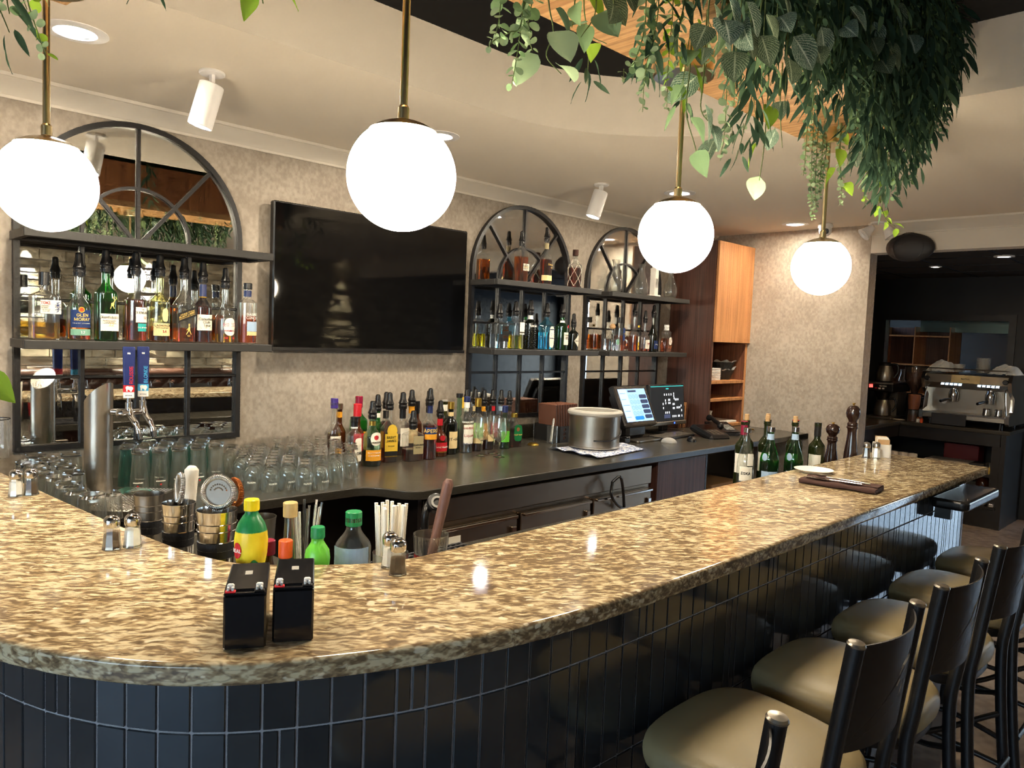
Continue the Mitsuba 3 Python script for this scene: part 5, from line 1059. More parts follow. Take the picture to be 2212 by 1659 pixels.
# beer tower, taps and drip tray
k = thing('beer_tower', 'round brushed steel beer tower with a slanted top at the left', 'beer tower')
tw = lathe([(0.048, 0.0), (0.048, 0.40), (0.0478, 0.4005), (0.002, 0.4007)], 64, True, False)
v = tw.vertices; hi = v[:, 2] > 0.3; v[hi, 2] += -0.9 * (-0.55 * v[hi, 0] + 0.84 * v[hi, 1]) ; tw.vertices = v
part(k, 'column', mv(tw, (0.835, 3.030, 0.9102)), 'm_steel', 40)
part(k, 'manifold', tube([(0.872, 3.000, 1.245), (0.915, 2.958, 1.245), (0.985, 2.990, 1.245)], 0.013, 14), 'm_chrome', 40)
part(k, 'end_cap', tube([(0.905, 2.945, 1.245), (0.873, 2.925, 1.245), (0.868, 2.922, 1.245)], [0.014, 0.017, 0.008], 16), 'm_chrome', 40)
for (x, y), nm, mm in (((0.912, 2.945), 'ROUSSE', 'm_red'), ((0.975, 2.985), 'BLONDE', 'm_tap_sky')):
    f = part(k, 'faucet', cat(tube(catmull([(x, y, 1.262), (x + 0.004, y - 0.010, 1.235), (x + 0.016, y - 0.040, 1.20), (x + 0.020, y - 0.050, 1.165)], 6), [0.013] * 6 + [0.012] * 6 + [0.009] * 7, 14), mv(cyl(0.012, 1.25, 1.285, 20, b=0.002), (x, y, 0)), mv(cyl(0.008, 1.28, 1.305, 16), (x, y, 0))), 'm_chrome', 40)
    part(f, 'spout_tip', tube([(x + 0.020, y - 0.050, 1.172), (x + 0.023, y - 0.057, 1.150)], 0.0098, 14), 'm_black_plastic', 40)
    kk = thing('tap_handle', f'dark blue beer tap handle lettered {nm} on the steel tower', 'tap handle', 'tap handles')
    rz_ = -0.28
    H = lambda m: mv(m, (x, y, 0), rz_)
    sec = [np.array(rect(-w_, w_, -0.011, 0.011, 0.006, 4)) for w_ in (0.0175, 0.0175, 0.0185, 0.0195, 0.021, 0.021, 0.019)]
    zz_ = (1.300, 1.303, 1.36, 1.40, 1.478, 1.486, 1.489)
    part(kk, 'grip', H(rings([np.column_stack([s, np.full(len(s), z)]) for s, z in zip(sec, zz_)])), 'm_tap_blue', 40)
    sk = lambda a, b, gw: H(rings([np.column_stack([np.array(rect(-gw, gw, -0.0116, 0.0116, 0.006, 4)), np.full(16, z)]) for z in (a, b)], False, False))
    part(kk, 'coloured_band', sk(1.322, 1.348, 0.0188), mm, 40)
    part(kk, 'white_base', sk(1.3005, 1.322, 0.0184), 'm_ink_white', 40)
    bl = unary_union([Point(-.004, 0).buffer(.007), Point(.006, -.002).buffer(.008), sbox(-.009, -.014, -.004, 0), sbox(.004, -.014, .010, 0)]); b_ = prism(bl, 0, .0006); v = b_.vertices
    part(kk, 'emblem', H(trimesh.Trimesh(np.column_stack([v[:, 0], -0.0118 - v[:, 2], 1.338 + v[:, 1]]), b_.faces, process=False)), 'm_ink_white', False)
    tt = text(nm, 0.012, True); v = tt.vertices
    part(kk, 'lettering', H(trimesh.Trimesh(np.column_stack([0.008 - v[:, 1], -0.0116 - v[:, 2], 1.385 + v[:, 0]]), tt.faces, process=False)), 'm_red' if nm == 'ROUSSE' else 'm_tap_sky', False)
    tt = text('BOREALE', 0.0038, True); v = tt.vertices
    part(kk, 'lettering', H(trimesh.Trimesh(np.column_stack([v[:, 0], -0.0118 - v[:, 2], 1.310 + v[:, 1]]), tt.faces, process=False)), 'm_ink_blue', False)
    part(kk, 'bear_badge', H(box(-0.005, 0.005, -0.0118, -0.0112, 1.462, 1.468)), 'm_ink_white', False)
k = thing('drip_tray', 'brushed steel drip tray with a perforated grid under the beer taps', 'drip tray')
tc, ta = np.array([0.885, 2.875]), math.atan2(0.72, 0.69)
tl = Polygon(rect(-0.19, 0.19, -0.100, 0.100, 0.004)).difference(Point(-0.0 + 0.065, 0.118).buffer(0.055, 24))
DA = lambda m: mv(m, (tc[0], tc[1], 0.9102), ta)
part(k, 'pan', DA(prism(tl, 0.0, 0.030)), 'm_steel_dark', 30)
holes = [Point(-0.17 + i * 0.0155, -0.085 + j * 0.0135) for i in range(23) for j in range(11)]
nub = cat([mv(lathe([(0.0035, 0.0), (0.0042, 0.0008), (0.0024, 0.0028), (0.001, 0.003)], 8), (q.x, q.y, 0.0300)) for q in holes if tl.buffer(-0.008).contains(q) and math.hypot(q.x - 0.09, q.y) > 0.055])
part(k, 'perforated_grid', DA(nub), 'm_chrome', 40, kind='stuff')
part(k, 'rinser', DA(mv(lathe([(0.030, 0.0), (0.050, 0.0), (0.050, 0.004), (0.046, 0.006), (0.030, 0.003)], 36, False, False), (0.09, 0, 0.0302))), 'm_chrome', 40)

# ================================================================== back counter, right part
k = thing('soup_warmer', 'round brushed steel soup warmer on a towel on the back counter', 'soup warmer')
A = lambda m: mv(m, (3.535, 2.865, 0.926))
part(k, 'body', A(lathe([(0.150, 0.0), (0.158, 0.004), (0.158, 0.012), (0.155, 0.014), (0.155, 0.195), (0.160, 0.200)], 64, True, False)), 'm_steel', 40)
part(k, 'rim', A(lathe([(0.160, 0.198), (0.167, 0.204), (0.168, 0.216), (0.160, 0.226), (0.142, 0.228), (0.136, 0.222), (0.134, 0.10), (0.002, 0.095)], 64, False, False)), 'm_tub', 40)
part(k, 'label', A(wrap(patch(0.055, 0.075, 0.135, 0.155, 6, 0.001), 0.1555, 0.95)), 'm_paper', False, 'white maker plate')
tt = text('WARMER', 0.009, True); tt.apply_translation([0, 0.11, 0.002]); part(k, 'lettering', A(wrap(tt, 0.156, 0.95)), 'm_ink', False)
cab = [(0.1605 * math.sin(a), -0.1605 * math.cos(a), z) for a, z in zip(np.linspace(-0.9, 1.15, 14), np.interp(np.linspace(0, 1, 14), [0, .3, .7, 1], [.055, .058, .085, .125]))]
part(k, 'cord', A(tube(catmull(cab, 4), 0.0042, 8)), 'm_black_rubber', 40, 'black power cord')
part(k, 'knob', A(mv(cyl(0.012, 0, 0.02, 16, b=0.002), (0.1555 * math.sin(1.2), -0.1555 * math.cos(1.2), 0.125), 1.2, PI / 2)), 'm_white_plastic', 40)
tp = np.array([(3.275, 3.01), (3.245, 2.60), (3.78, 2.665), (3.88, 2.90)]); u_, w_ = np.meshgrid(np.linspace(0, 1, 34), np.linspace(0, 1, 26), indexing='ij')
P2 = (1 - u_)[..., None] * ((1 - w_)[..., None] * tp[0] + w_[..., None] * tp[1]) + u_[..., None] * ((1 - w_)[..., None] * tp[3] + w_[..., None] * tp[2])
hz = 0.916 + 0.006 * meshkit.fbm(np.dstack([P2 * 14, P2[..., :1] * 0]), 3, 2) + 0.012 * np.exp(-((u_ - 0.0) / 0.07) ** 2) * (np.abs(np.sin(w_ * 9))); under = np.hypot(P2[..., 0] - 3.535, P2[..., 1] - 2.865) < 0.17; hz = np.where(under, 0.9205, hz)
gv = np.vstack([np.dstack([P2, hz]).reshape(-1, 3), np.dstack([P2, np.maximum(hz - 0.0035, 0.9112)]).reshape(-1, 3)]); gi = np.arange(34 * 26).reshape(34, 26); qf = np.stack([gi[:-1, :-1], gi[1:, :-1], gi[1:, 1:], gi[:-1, 1:]], -1).reshape(-1, 4)
single('kitchen_towel', 'white and blue woven towel under the steel soup warmer', 'towel', (gv, np.vstack([qf[:, ::-1], qf + 34 * 26])), 'm_towel', 40)
k = thing('bill_spike', 'brass bill spike with an upright needle on the back counter', 'bill spike')
part(k, 'base', mv(lathe([(0.028, 0.004), (0.034, 0.0), (0.036, 0.004), (0.026, 0.014), (0.006, 0.016)], 28), (3.315, 3.165, 0.9102)), 'm_gold', 40)
part(k, 'needle', mv(cyl(0.0012, 0.015, 0.155, 6), (3.315, 3.165, 0.9102)), 'm_chrome', False)
single('pen_jar', 'small square clear jar holding pens on the back counter', 'jar', mv(lathe([(0.026, 0.0), (0.0275, 0.002), (0.0275, 0.11), (0.0258, 0.11), (0.0258, 0.008), (0.001, 0.008)], 32, True, False, 0.6), (3.485, 3.165, 0.9102)), 'g_clear', 30)
for dx, nm in ((0.0, 'white pen standing in the square clear jar'), (-0.010, 'grey pen standing in the square clear jar')):
    k = thing('pen', nm, 'pen'); part(k, 'barrel', tube([(3.474 + dx, 3.16, 0.921), (3.503 + dx * .5, 3.172, 1.055), (3.506 + dx * .5, 3.173, 1.066)], [0.0045, 0.0045, 0.002], 10), 'm_white_plastic' if dx == 0 else 'm_grey_plastic', 40)
k = thing('folder_bin', 'black perforated bin on the back counter holding brown bill folders', 'bin')
bp = sbox(-0.13, 0.0, 0.13, 0.105)
for i in range(4):
    for j in range(3): bp = bp.difference(aff.rotate(sbox(-0.10 + i * 0.06, 0.02 + j * 0.026, -0.075 + i * 0.06, 0.036 + j * 0.026), 25))
fr_ = prism(bp, 0, 0.004); v = fr_.vertices; fr_ = trimesh.Trimesh(np.column_stack([3.665 + v[:, 0], 3.145 - v[:, 2], 0.9102 + v[:, 1]]), fr_.faces, process=False)
part(k, 'front', fr_, 'm_bean_basket', False)
part(k, 'tray', cat(box(3.535, 3.795, 3.1455, 3.37, 0.9102, 0.915), box(3.535, 3.539, 3.1455, 3.37, 0.915, 1.015), box(3.791, 3.795, 3.1455, 3.37, 0.915, 1.015), box(3.539, 3.791, 3.366, 3.37, 0.915, 1.015)), 'm_bean_basket', False)
for i in range(9):
    kk = thing('bill_folder', 'brown leather bill folder standing in the black bin', 'folder', 'bill folders in the black bin')
    part(kk, 'cover', mv(box(-0.009, 0.009, 0.0, 0.155, 0.0, 0.235, 0.002), (3.556 + i * 0.0245, 3.185, 0.916), 0.0, ry=-0.08), 'm_menu', False)
    part(kk, 'pages', mv(box(-0.006, 0.006, -0.001, 0.15, 0.004, 0.231), (3.556 + i * 0.0245, 3.1848, 0.916), 0.0, ry=-0.08), 'm_napkin', False)

def panel_ui(k, name, x0, z0, w, h, m_, B):
    part(k, name, B(box(x0, x0 + w, -0.0012, 0, z0, z0 + h)), m_, False)
def screen_mat(name, c, s):
    scene[name] = {'type': 'diffuse', 'reflectance': rgb((0.02, 0.02, 0.02))}
    return emit(tuple(np.array(C(c)) * s), 0.02)
scr = {c: screen_mat('m_scr', c, s) for c, s in (('8fb6ee', 1.15), ('a9c8f2', 1.15), ('1f6fe0', 1.2), ('2d3650', 1.0), ('6b8fc6', 1.0), ('15181c', 0.8), ('2fa7a0', 0.9), ('c9ccd0', 0.9), ('3a4058', 0.9), ('2a4fff', 3.0))}
def glow(k, name, m, c):
    kk = key(f'{k}__{name}'); scene[kk] = {**mikit.ply(m, 'm_scr', False), 'emitter': scr[c]}
# touch-screen till
k = thing('touch_screen_till', 'tilted black touch screen till with a lit blue keypad page', 'till')
B = lambda m: mv(m, (4.125, 2.930, 1.015), 0.0, -0.44)
part(k, 'case', B(box(-0.185, 0.185, 0.002, 0.05, 0.0, 0.290, 0.008)), 'm_black_plastic', False)
part(k, 'back_case', B(box(-0.15, 0.15, 0.05, 0.10, 0.03, 0.25, 0.015)), 'm_black_plastic', False)
glow(k, 'screen', B(box(-0.150, 0.150, 0.0006, 0.002, 0.030, 0.262)), '8fb6ee')
glow(k, 'side_menu', B(box(-0.148, -0.062, -0.0002, 0.0006, 0.032, 0.260)), 'a9c8f2')
for i in range(5):
    glow(k, 'menu_line', B(box(-0.142, -0.09 + 0.01 * (i % 3), -0.0006, -0.0002, 0.06 + i * 0.042, 0.064 + i * 0.042)), '6b8fc6')
glow(k, 'entry_field', B(box(-0.048, 0.045, -0.0002, 0.0006, 0.238, 0.251)), '2d3650')
for r_ in range(4):
    for c_ in range(3):
        d = prism(Point(0, 0).buffer(0.0145, 8).difference(Point(0, 0).buffer(0.0118, 8)), 0, 0.0008); v = d.vertices
        glow(k, 'key', B(trimesh.Trimesh(np.column_stack([-0.038 + c_ * 0.036 + v[:, 0], -v[:, 2], 0.206 - r_ * 0.040 + v[:, 1]]), d.faces, process=False)), '6b8fc6')
        tt = text('123456789C0X'[r_ * 3 + c_], 0.009); v = tt.vertices
        glow(k, 'key_digit', B(trimesh.Trimesh(np.column_stack([-0.038 + c_ * 0.036 + v[:, 0], -v[:, 2] * 0.5, 0.206 - r_ * 0.040 + v[:, 1]]), tt.faces, process=False)), '2d3650')
for r_ in range(5):
    d = prism(Polygon(rect(0.062, 0.144, 0.190 - r_ * 0.036, 0.218 - r_ * 0.036, 0.010)), 0, 0.0008); v = d.vertices
    glow(k, 'side_button', B(trimesh.Trimesh(np.column_stack([v[:, 0], -v[:, 2], v[:, 1]]), d.faces, process=False)), '2d3650')
d = prism(Polygon(rect(-0.052, 0.046, 0.040, 0.066, 0.010)), 0, 0.0008); v = d.vertices
glow(k, 'confirm_button', B(trimesh.Trimesh(np.column_stack([v[:, 0], -v[:, 2], v[:, 1]]), d.faces, process=False)), '1f6fe0')
part(k, 'stand', box(4.02, 4.23, 2.97, 3.12, 0.9255, 1.06, 0.02), 'm_black_plastic', False)
part(k, 'foot', slab(rect(3.99, 4.26, 2.86, 3.13, 0.02), 0.9102, 0.925, 0.004), 'm_steel_dark', 30)
single('card_reader', 'small black and white reader at the left of the till foot', 'card reader', cat(box(3.90, 3.955, 2.90, 2.99, 0.9102, 0.945, 0.004), box(3.905, 3.95, 2.895, 2.93, 0.946, 0.953, 0.002)), 'm_black_plastic', False)
# flat monitor with the table plan
k = thing('computer_monitor', 'flat black monitor showing a dark table plan beside the till', 'monitor')
B = lambda m: mv(m, (4.665, 3.085, 0.985), 0.0, -0.10)
part(k, 'case', B(box(-0.225, 0.225, 0.002, 0.035, 0.0, 0.285, 0.006)), 'm_black_plastic', False)
part(k, 'lower_bezel', B(box(-0.225, 0.225, -0.012, 0.003, -0.018, 0.012, 0.006)), 'm_steel_dark', False)
glow(k, 'screen', B(box(-0.212, 0.212, 0.0006, 0.002, 0.016, 0.276)), '15181c')
glow(k, 'top_bar', B(box(-0.212, 0.212, -0.0001, 0.0006, 0.266, 0.272)), '2fa7a0')
glow(k, 'tab', B(box(-0.02, 0.015, -0.0001, 0.0006, 0.246, 0.256)), '2fa7a0')
for a, b in [(-.04, .208), (-.012, .208), (.018, .208), (.045, .208), (-.03, .165), (.012, .168), (.026, .168), (-.026, .145), (.012, .145), (.030, .145), (.08, .213), (.08, .195), (.085, .178), (.10, .168), (.118, .168), (.136, .168), (.068, .135), (.084, .135), (.068, .105), (.084, .105), (.12, .108), (.138, .108), (.156, .108), (-.06, .14), (-.058, .11), (-.03, .075), (-.008, .075), (.016, .075), (.062, .045), (.082, .045), (.102, .045), (.135, .045), (.15, .045), (.175, .12), (.18, .085), (.182, .045)]:
    glow(k, 'table_icon', B(box(a - 0.006, a + 0.006, -0.0001, 0.0006, b - 0.008, b + 0.008)), 'c9ccd0')
glow(k, 'room_patch', B(box(-0.05, 0.03, 0.0002, 0.0008, 0.034, 0.062)), '3a4058')
glow(k, 'power_light', B(box(0.055, 0.068, -0.0135, -0.012, -0.010, 0.002)), '2a4fff')
part(k, 'stand', cat(box(4.63, 4.70, 3.11, 3.15, 0.925, 1.02, 0.004), box(4.54, 4.79, 3.03, 3.20, 0.9102, 0.926, 0.004)), 'm_black_plastic', False)
k = thing('keyboard', 'black computer keyboard on the back counter before the monitor', 'keyboard')
KA = lambda m: mv(m, (4.46, 2.925, 0.9102), 0.06)
part(k, 'body', KA(box(-0.215, 0.215, -0.07, 0.07, 0, 0.016, 0.003)), 'm_black_plastic', False)
part(k, 'keys', KA(cat([box(-0.207 + i * 0.019, -0.191 + i * 0.019, -0.062 + j * 0.021, -0.045 + j * 0.021, 0.0162, 0.0222, 0.0015) for i in range(22) for j in range(6)])), 'm_steel_dark', False, kind='stuff')
for x, y, a, n_ in ((4.215, 2.775, 0.2, 'grey and black computer mouse left of two before the keyboard'), (4.430, 2.735, -0.9, 'black computer mouse right of two before the keyboard')):
    k = thing('computer_mouse', n_, 'mouse', 'computer mice')
    m = trimesh.creation.icosphere(3, 1.0); m.apply_scale([0.033, 0.056, 0.034]); v = m.vertices; v[:, 2] = np.maximum(v[:, 2], -0.001); m.vertices = v
    part(k, 'shell', mv(m, (x, y, 0.9115), a), 'm_grey_plastic' if a > 0 else 'm_black_plastic', 40)
k = thing('card_terminal', 'black card payment terminal lying beside the keyboard', 'card terminal')
CA = lambda m: mv(m, (4.76, 2.80, 0.9102), -0.35, 0.22)
part(k, 'body', CA(box(-0.09, 0.09, -0.13, 0.13, 0.004, 0.055, 0.018)), 'm_black_plastic', False)
part(k, 'display', CA(box(-0.06, 0.06, 0.0, 0.10, 0.0545, 0.0565, 0.001)), 'm_black_gloss', False)
part(k, 'keypad', CA(cat([box(-0.05 + i * 0.035, -0.025 + i * 0.035, -0.10 + j * 0.024, -0.084 + j * 0.024, 0.0545, 0.058, 0.001) for i in range(3) for j in range(4)])), 'm_steel_dark', False, kind='stuff')
k = thing('desk_phone', 'black desk telephone with handset and coiled cord beside the card terminal', 'telephone')
PA = lambda m: mv(m, (5.045, 2.86, 0.9102), -0.55)
ph = prism(Polygon([(-0.11, 0), (0.11, 0), (0.11, 0.075), (-0.11, 0.025)]), -0.09, 0.09); v = ph.vertices
part(k, 'base', PA(trimesh.Trimesh(np.column_stack([v[:, 2], v[:, 0], v[:, 1]]), ph.faces, process=False)), 'm_black_plastic', False)
hs = catmull([(-0.062, -0.10, 0.052), (-0.062, -0.07, 0.075), (-0.062, 0.0, 0.092), (-0.062, 0.07, 0.108), (-0.062, 0.11, 0.098)], 6)
part(k, 'handset', PA(tube(hs, np.interp(np.linspace(0, 1, len(hs)), [0, .15, .3, .7, .85, 1], [.018, .026, .016, .016, .026, .018]), 12)), 'm_black_plastic', 40)
part(k, 'keypad', PA(cat([box(-0.005 + i * 0.024, 0.012 + i * 0.024, -0.08 + j * 0.028, -0.062 + j * 0.028, 0.034 + j * 0.0064, 0.044 + j * 0.0064, 0.001) for i in range(3) for j in range(4)])), 'm_grey_plastic', False, kind='stuff')
t_ = np.linspace(0, 1, 150); part(k, 'cord', PA(tube(np.column_stack([-0.06 + 0.13 * t_ + 0.008 * np.cos(t_ * 110), -0.12 - 0.06 * np.sin(t_ * 3), 0.013 + 0.008 * np.sin(t_ * 110)]), 0.002, 5)), 'm_black_rubber', True)
k = thing('corkscrew', 'brass corkscrew lying at the right end of the back counter', 'corkscrew')
part(k, 'lever', cat(tube([(5.28, 2.80, 0.922), (5.36, 2.83, 0.930), (5.42, 2.80, 0.920)], 0.006, 8), tube([(5.34, 2.79, 0.92), (5.35, 2.86, 0.95)], 0.005, 8)), 'm_gold', 40)
for i in range(5):
    kk = thing('menu_folder', 'brown menu folder leaning behind the monitor by the cabinet', 'folder', 'menu folders by the cabinet')
    part(kk, 'cover', mv(box(-0.006, 0.006, 0, 0.17, 0, 0.20 - 0.012 * (i % 3), 0.002), (4.98 + i * 0.026, 3.20, 0.9102), 0, ry=0.10), 'm_oak_door' if i % 2 else 'm_menu', False)
# things in the wooden cabinet
for i, (z, x) in enumerate(((1.2885, 5.555), (1.352, 5.56))):
    kk = thing('bread_basket', ('lower' if i == 0 else 'upper') + ' black woven basket of the stack in the wooden cabinet', 'basket', 'stacked baskets in the cabinet')
    pr = [(0.070, 0.0), (0.100, 0.075), (0.104, 0.080), (0.098, 0.080), (0.066, 0.006), (0.002, 0.005)]
    m = lathe(pr, 40, True, False); v = m.vertices; a = np.arctan2(v[:, 1], v[:, 0]); f = 1 + 0.02 * np.sign(np.sin(a * 20)) * (v[:, 2] > 0.002); v[:, 0] *= f; v[:, 1] *= f; m.vertices = v
    part(kk, 'weave', mv(m, (x, 3.19, z)), 'm_bean_basket', False)
    kn = thing('basket_napkin', ('lower' if i == 0 else 'upper') + ' white cloth napkin lying in a black basket', 'napkin', 'napkins in the baskets')
    u_, w_ = np.meshgrid(np.linspace(-1, 1, 16), np.linspace(-1, 1, 16), indexing='ij'); rr = np.hypot(u_, w_)
    hz = 0.045 + 0.055 * np.clip(rr - 0.4, 0, 1) + 0.014 * np.sin(5 * u_ + 2 * i) * np.cos(4 * w_)
    gv = np.dstack([x + u_ * 0.088, 3.19 + w_ * 0.088, z + hz]).reshape(-1, 3); gi = np.arange(256).reshape(16, 16)
    put(kn, (gv, np.stack([gi[:-1, :-1], gi[1:, :-1], gi[1:, 1:], gi[:-1, 1:]], -1).reshape(-1, 4)), 'm_cloth_white', 40)
for i in range(8):
    kk = thing('folded_napkin', 'folded white napkin in the stack on the upper open shelf of the cabinet', 'napkin', 'stack of folded napkins in the cabinet')
    put(kk, box(5.215, 5.40, 3.10, 3.26, 1.2875 + i * 0.0122, 1.2990 + i * 0.0122, 0.004), 'm_cloth_white', False)
single('black_bag', 'crumpled black bag at the top of the open cabinet shelf', 'bag', (lambda m: mv(trimesh.Trimesh(m.vertices * (1 + 0.25 * meshkit.fbm(m.vertices * 3, 3, 1)[:, None]) * [0.11, 0.075, 0.055], m.faces, process=False), (5.36, 3.28, 1.50)))(trimesh.creation.icosphere(4, 1.0)), 'm_black_rubber', 40)
single('white_tray', 'flat white tray on the lowest open shelf of the cabinet', 'tray', box(5.24, 5.64, 3.07, 3.33, 0.9375, 0.955, 0.004), 'm_porcelain', False)
for i in range(3):
    kk = thing('small_cup', 'small white cup in the stack at the left of the lowest cabinet shelf', 'cup', 'stacked cups in the cabinet')
    put(kk, mv(lathe([(0.026, 0.0), (0.034, 0.03), (0.032, 0.03), (0.024, 0.003), (0.001, 0.003)], 24), (5.235, 3.10, 0.9555 + i * 0.031)), 'm_porcelain', 40)
# camera, emergency lamp, oval speaker
k = thing('dome_camera', 'white dome security camera under the ceiling by the right wall', 'camera')
part(k, 'base', mv(cyl(0.052, 2.458, 2.4895, 36, b=0.006), (5.50, 2.375, 0)), 'm_white_paint', 40)
part(k, 'ball', mv(trimesh.creation.icosphere(3, 0.046), (5.49, 2.370, 2.440)), 'm_white_paint', True)
part(k, 'lens', mv(cyl(0.020, 0, 0.012, 24, b=0.002), (5.455, 2.350, 2.430), math.atan2(2.57, 5.97) - PI / 2, PI / 2 + 0.2), 'm_black_gloss', 40)
k = thing('emergency_light', 'white twin-head emergency light under the ceiling at the end of the right wall', 'emergency light')
part(k, 'plate', mv(cyl(0.060, 2.476, 2.4895, 36, b=0.004), (5.60, 2.03, 0)), 'm_white_paint', 40)
for dy, ry_, lit in ((0.045, -0.5, 1), (-0.05, 0.35, 0)):
    hd = lathe([(0.018, 0.0), (0.026, -0.02), (0.046, -0.075), (0.050, -0.085), (0.047, -0.085), (0.042, -0.070), (0.002, -0.066)], 32)
    hk = part(k, 'head', mv(mv(hd, (0, 0, 0), 0, 0.6 * (1 if lit else -0.9), 0.75 * lit - 0.1), (5.59, 2.03 + dy * 0.92, 2.455)), 'm_white_paint', 40)
    if lit:
        led = [mv(cyl(0.0035, -0.0695, -0.0665, 8), (0.026 * math.sqrt(i / 20) * math.cos(i * 2.4), 0.026 * math.sqrt(i / 20) * math.sin(i * 2.4), 0)) for i in range(20)]
        part(hk, 'leds', mv(mv(cat(led), (0, 0, 0), 0, 0.6, 0.65), (5.59, 2.03 + dy * 0.92, 2.455)), 'm_chrome', False, kind='stuff')
k = thing('oval_speaker', 'black oval speaker fixed to the pale header over the coffee station', 'speaker')
m = trimesh.creation.icosphere(4, 1.0); m.apply_scale([0.045, 0.160, 0.100]); part(k, 'shell', mv(m, (5.660, 1.838, 2.305), 0, 0.06), 'm_black_rubber', True)
part(k, 'grille', mv(lathe([(0.1, 0.0), (0.101, 0.004), (0.096, 0.006)], 48, False, False), (5.622, 1.838, 2.305), 0, 0, -PI / 2), 'm_black_plastic', 40)

# ================================================================== bar stools
def stool_back():
    pl = sbox(-0.163, 0.0, 0.163, 0.205)
    E_ = lambda cx, cy, a, b, r_: aff.translate(aff.rotate(aff.scale(Point(0, 0).buffer(1, 12), a, b), r_), cx, cy)
    mo = unary_union([E_(0.026, 0.142, 0.030, 0.0062, 8), E_(0.050, 0.150, 0.016, 0.006, -35), E_(0.040, 0.152, 0.015, 0.005, 60), aff.translate(aff.rotate(sbox(-0.048, -0.0035, 0.004, 0.0035), 36), 0.038, 0.138), E_(-0.002, 0.108, 0.010, 0.0045, 36), E_(0.046, 0.112, 0.026, 0.0062, 78), E_(0.022, 0.094, 0.015, 0.0062, 62)])
    m = prism(pl.difference(mo), 0, 0.0035)
    m = m.subdivide_to_size(0.03); v = m.vertices
    y = v[:, 0] ** 2 / 0.163 ** 2
    zc = v[:, 1]
    return trimesh.Trimesh(np.column_stack([v[:, 0], -0.045 * (1 - y) - v[:, 2] - (zc - 0.0) * 0.10, zc]), m.faces, process=False)
def stool_seat():
    n, k_ = 48, 0; a = np.arange(n) * 2 * PI / n; rs = []
    def sec(w, d, z):
        c, s = np.cos(a), np.sin(a); e = 2 / 3.2
        x = w * np.sign(c) * np.abs(c) ** e; y = d * np.sign(s) * np.abs(s) ** e
        return np.column_stack([x * (1 + 0.16 * y / 0.21), y, np.full(n, z)])
    for t, z in ((0.955, 0.0), (0.985, 0.008), (1.0, 0.022), (1.0, 0.034), (0.985, 0.048), (0.94, 0.060), (0.84, 0.069), (0.66, 0.076), (0.4, 0.080), (0.15, 0.081)):
        rs.append(sec(0.203 * t, 0.205 * t, z))
    return rings(rs)
SEAT, BACK = mikit.ply(stool_seat(), 'm_leather_taupe', 60), mikit.ply(stool_back(), 'm_stool_back', 30)
FRAME = mikit.ply(slab(np.array([(0.190 * math.copysign(abs(math.cos(t)) ** .62, math.cos(t)) * (1 + .16 * math.sin(t)), 0.192 * math.copysign(abs(math.sin(t)) ** .62, math.sin(t))) for t in np.arange(48) * 2 * PI / 48]), 0.655, 0.684, 0.006), 'm_stool_metal', 30)
def post(sx):
    return tube(catmull([(sx * 0.178, -0.275, 0.0), (sx * 0.172, -0.225, 0.35), (sx * 0.165, -0.200, 0.66), (sx * 0.163, -0.212, 0.80), (sx * 0.160, -0.245, 1.075)], 6), 0.0155, 16)
def fleg(sx):
    return tube(catmull([(sx * 0.205, 0.215, 0.0), (sx * 0.195, 0.185, 0.35), (sx * 0.180, 0.160, 0.66)], 6), 0.0145, 14)
LEGS = [mikit.ply(m, 'm_stool_metal', 40) for m in (post(-1), post(1), fleg(-1), fleg(1))]
CAPS = [mikit.ply(mv(lathe([(0.0160, 0.0), (0.0165, 0.003), (0.0140, 0.007), (0.002, 0.0085)], 20), (sx * 0.160, -0.2455, 1.073), 0, 0.1), 'm_steel_dark', 40) for sx in (-1, 1)]
RODS = [mikit.ply(tube(p, 0.0085, 10), 'm_stool_metal', 40) for p in (
    [(-0.198, 0.195, 0.27), (0.198, 0.195, 0.27)], [(-0.173, -0.235, 0.36), (0.173, -0.235, 0.36)],
    catmull([(-0.173, -0.232, 0.33), (-0.150, -0.02, 0.36), (-0.196, 0.190, 0.33)], 5), catmull([(0.173, -0.232, 0.33), (0.150, -0.02, 0.36), (0.196, 0.190, 0.33)], 5),
    catmull([(-0.190, 0.18, 0.50), (0.0, 0.0, 0.40), (0.170, -0.22, 0.50)], 5), catmull([(0.190, 0.18, 0.50), (0.0, 0.0, 0.40), (-0.170, -0.22, 0.50)], 5))]
def stool(x, y, rz, label):
    k = thing('bar_stool', label, 'bar stool', 'bar stools along the tiled bar front')
    A = T().translate([x, y, 0]).rotate([0, 0, 1], rz)
    copy(k, 'seat', SEAT, T().translate([x, y, 0.685]).rotate([0, 0, 1], rz)); copy(k, 'seat_frame', FRAME, A)
    copy(k, 'backrest', BACK, A @ T().translate([0, -0.2105, 0.862]))
    for d in LEGS: copy(k, 'leg', d, A)
    for d in CAPS: copy(k, 'post_cap', d, A)
    for d in RODS: copy(k, 'stretcher', d, A)
stool(0.795, 0.675, 4, 'black metal bar stool nearest the camera, only its backrest showing at the lower edge')
stool(1.485, 0.715, 0, 'bar stool with a taupe leather seat, first fully visible seat from the camera')
stool(1.965, 0.715, 0, 'bar stool with a taupe leather seat, second visible seat from the camera')
stool(2.480, 0.715, -1, 'bar stool with a taupe leather seat, third visible seat from the camera')
stool(2.985, 0.720, 0, 'bar stool with a taupe leather seat, fourth visible seat from the camera')
stool(3.520, 0.720, 0, 'bar stool with a taupe seat farthest from the camera, by the end of the bar')

